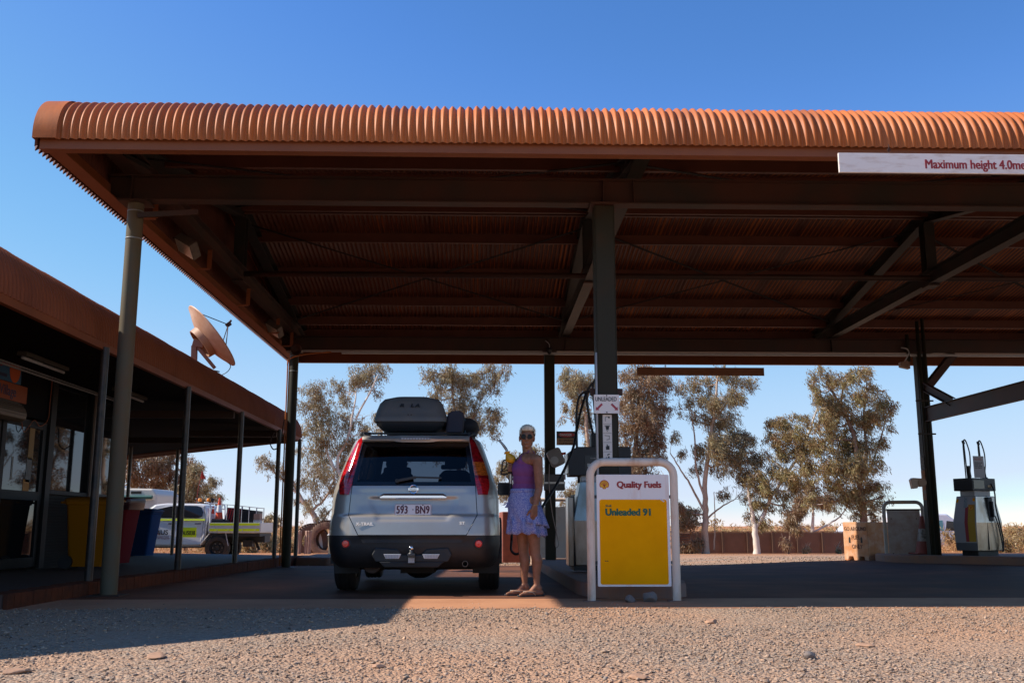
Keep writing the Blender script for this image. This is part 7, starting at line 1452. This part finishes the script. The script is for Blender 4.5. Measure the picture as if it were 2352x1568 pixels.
# sunglasses, necklace, bracelet, flip flops
m_lens=mat('sunglass_lens',(.008,.006,.006),.25,spec=.25); gy=hc.y-.088; mb=MB()
for s in (-1,1):
    cx_=hc.x-.006+s*.031; mb.lathe([(.0,-.003),(.024,-.002),(.0255,.0),(.024,.003)],(cx_,gy,hc.z+.004),22,'y')
sgl=mb.build('sunglasses',m_lens,wm,True,autosmooth=40); mb=MB(); mb.tube([(hc.x-.016,gy-.002,hc.z+.010),(hc.x-.006,gy-.004,hc.z+.013),(hc.x+.005,gy-.002,hc.z+.010)],.0022,6)
for s in (-1,1): mb.tube([(hc.x-.006+s*.056,gy,hc.z+.010),(hc.x+s*.076,gy+.04,hc.z+.012),(hc.x+s*.078,gy+.10,hc.z+.008)],.002,6)
mb.build('glasses_frame',mat('gold_frame',(.45,.30,.15),.3,.8),sgl,True)
nk=upch+fwd*.105+Vector((0,0,-.075)); mb=MB(); pts=[neckb+rgt*.05+fwd*-.01+Vector((0,0,.0)),upch+rgt*.045+fwd*.085+Vector((0,0,-.005)),nk,upch-rgt*.045+fwd*.085+Vector((0,0,-.005)),neckb-rgt*.05+fwd*-.01]; mb.tube(spline(pts,5),.003,6); mb.build('necklace',m_ink,wm,True); mb=MB(); mb.sphere(nk+fwd*.012+Vector((0,0,-.012)),(.011,.008,.014)); mb.build('pendant',m_whiteclean,wm,True)
mb=MB(); mb.tube([wrL+Vector((.027*math.cos(a),.027*math.sin(a),.012+.006*math.cos(a))) for a in [k*PI/8 for k in range(17)]],.003,6); mb.build('bracelet',mat('bracelet_gold',(.6,.4,.15),.3,.8),wm,True)
m_ff=mat('flip_flop_sole',(.05,.045,.045),.7); m_strap=mat('flip_flop_strap',(.5,.38,.28),.4)
for d,s,heel,ball in (fdL,fdR):
    mb=MB(); out=[]
    for k in range(24):
        a=2*PI*k/24; l=.145*math.cos(a); wd=(.046+.008*math.cos(a))*math.sin(a); c=heel.lerp(ball,.62); out.append((c+d*l+s*wd))
    mb.loft([[(p.x,p.y,.006) for p in out],[(p.x,p.y,.020) for p in out]]); sl_=mb.build('flip_flop',m_ff,wm,bevel=.004)
    mb=MB(); tp=ball+d*.035+s*.020; mb.tube([Vector((tp.x,tp.y,.02)),Vector((tp.x,tp.y,.055))-d*.01,(ball+s*.045-d*.06+Vector((0,0,.012))),(ball+s*.046-d*.09+Vector((0,0,-.02)))],.005,6); mb.tube([Vector((tp.x,tp.y,.055))-d*.01,(ball-s*.038-d*.05+Vector((0,0,.010))),(ball-s*.045-d*.08+Vector((0,0,-.02)))],.005,6); mb.build('toe_strap',m_strap,sl_,True)
# ---------------------------------------------------------------- nozzle and hose in her hand
nz=thing('fuel_nozzle','yellow and black fuel nozzle held up by the woman, spout in the air','fuel nozzle',GR,world=True)
NY=GR.y; P=lambda zx,zy,dy=0: Vector(q3(zx,zy,NY-WYo+dy))
m_ny=mat('nozzle_yellow',(.70,.33,.01),.35,bump=.05); m_sp=mat('spout_steel',(.40,.38,.36),.3,1.)
mb=MB(); mb.tube(spline([P(214,305),P(206,280),P(186,252),P(172,234),P(148,206)],4),[.0135]*4+[.0125]*8+[.0115]*5,12); mb.build('spout',m_sp,nz,True)
mb=MB()
for j in range(9): a=P(206,280).lerp(P(186,252),j/8); b=P(206,280).lerp(P(186,252),j/8+.06); mb.tube([a,b],.0155,10)
mb.build('spout_spring',m_sp,nz,True)
mb=MB(); c=[P(214,300),P(216,312),P(226,335),P(240,356),P(244,376),P(240,390)]; mb.tube(c,[.036,.020,.040,.055,.052,.03],18); mb.tube([P(192,318),P(206,300),P(236,300)],[.006,.012,.006],8); nb=mb.build('splash_guard',m_ny,nz,True,autosmooth=50)
mb=MB(); mb.tube([P(240,385),P(240,420),P(238,470)],[.023,.022,.024],14); mb.build('handle',m_black,nz,True,autosmooth=50)
mb=MB(); mb.tube(spline([P(222,370),P(190,365),P(178,385),P(172,430),P(164,470),P(185,478),P(222,470)],4),.0075,8); mb.tube(spline([P(205,380),P(203,420),P(180,440),P(172,450)],3),.006,6); mb.tube([P(168,455),P(210,445),P(228,440)],.006,6); mb.build('trigger_guard',m_black,nz,True)
mb=MB(); mb.tube([P(239,482),P(240,510)],.021,16); mb.tube([P(240,508),P(240,520)],.026,16); mb.tube([P(240,520),P(241,550)],.019,16); mb.build('swivel_joint',m_ss,nz,True,autosmooth=50)
hs=thing('fuel_hose','black fuel hose running from the nozzle behind the woman up to the pump','hose',(.6,11,1),world=True)
pumptop=Vector((1.50-.16,13.1-.06,.13+2.27))
hp=[P(241,548),P(240,600),P(238,660,.05),P(262,760,.3),P(330,860,.45),P(410,850,.5)]
a1=PY(1246,1163,10.75); a2=PY(1285,1100,11.4); a3=PY(1316,1030,12.1); a4=PY(1330,960,12.7)
mb=MB(); mb.tube(spline(hp+[a1,a2,a3,a4,pumptop],6),.0165,12); mb.build('hose',m_black,hs,True)
mb=MB(); mb.tube(spline([PY(1175,1240,11.6),PY(1174,1262,11.6),PY(1184,1272,11.6),PY(1196,1268,11.6)],5),.014,8); mb.tube(spline([PY(1175,1240,11.6),PY(1176,1205,11.6),PY(1180,1190,11.8)],4),.014,8); mb.build('hose_loop',m_black,hs,True)
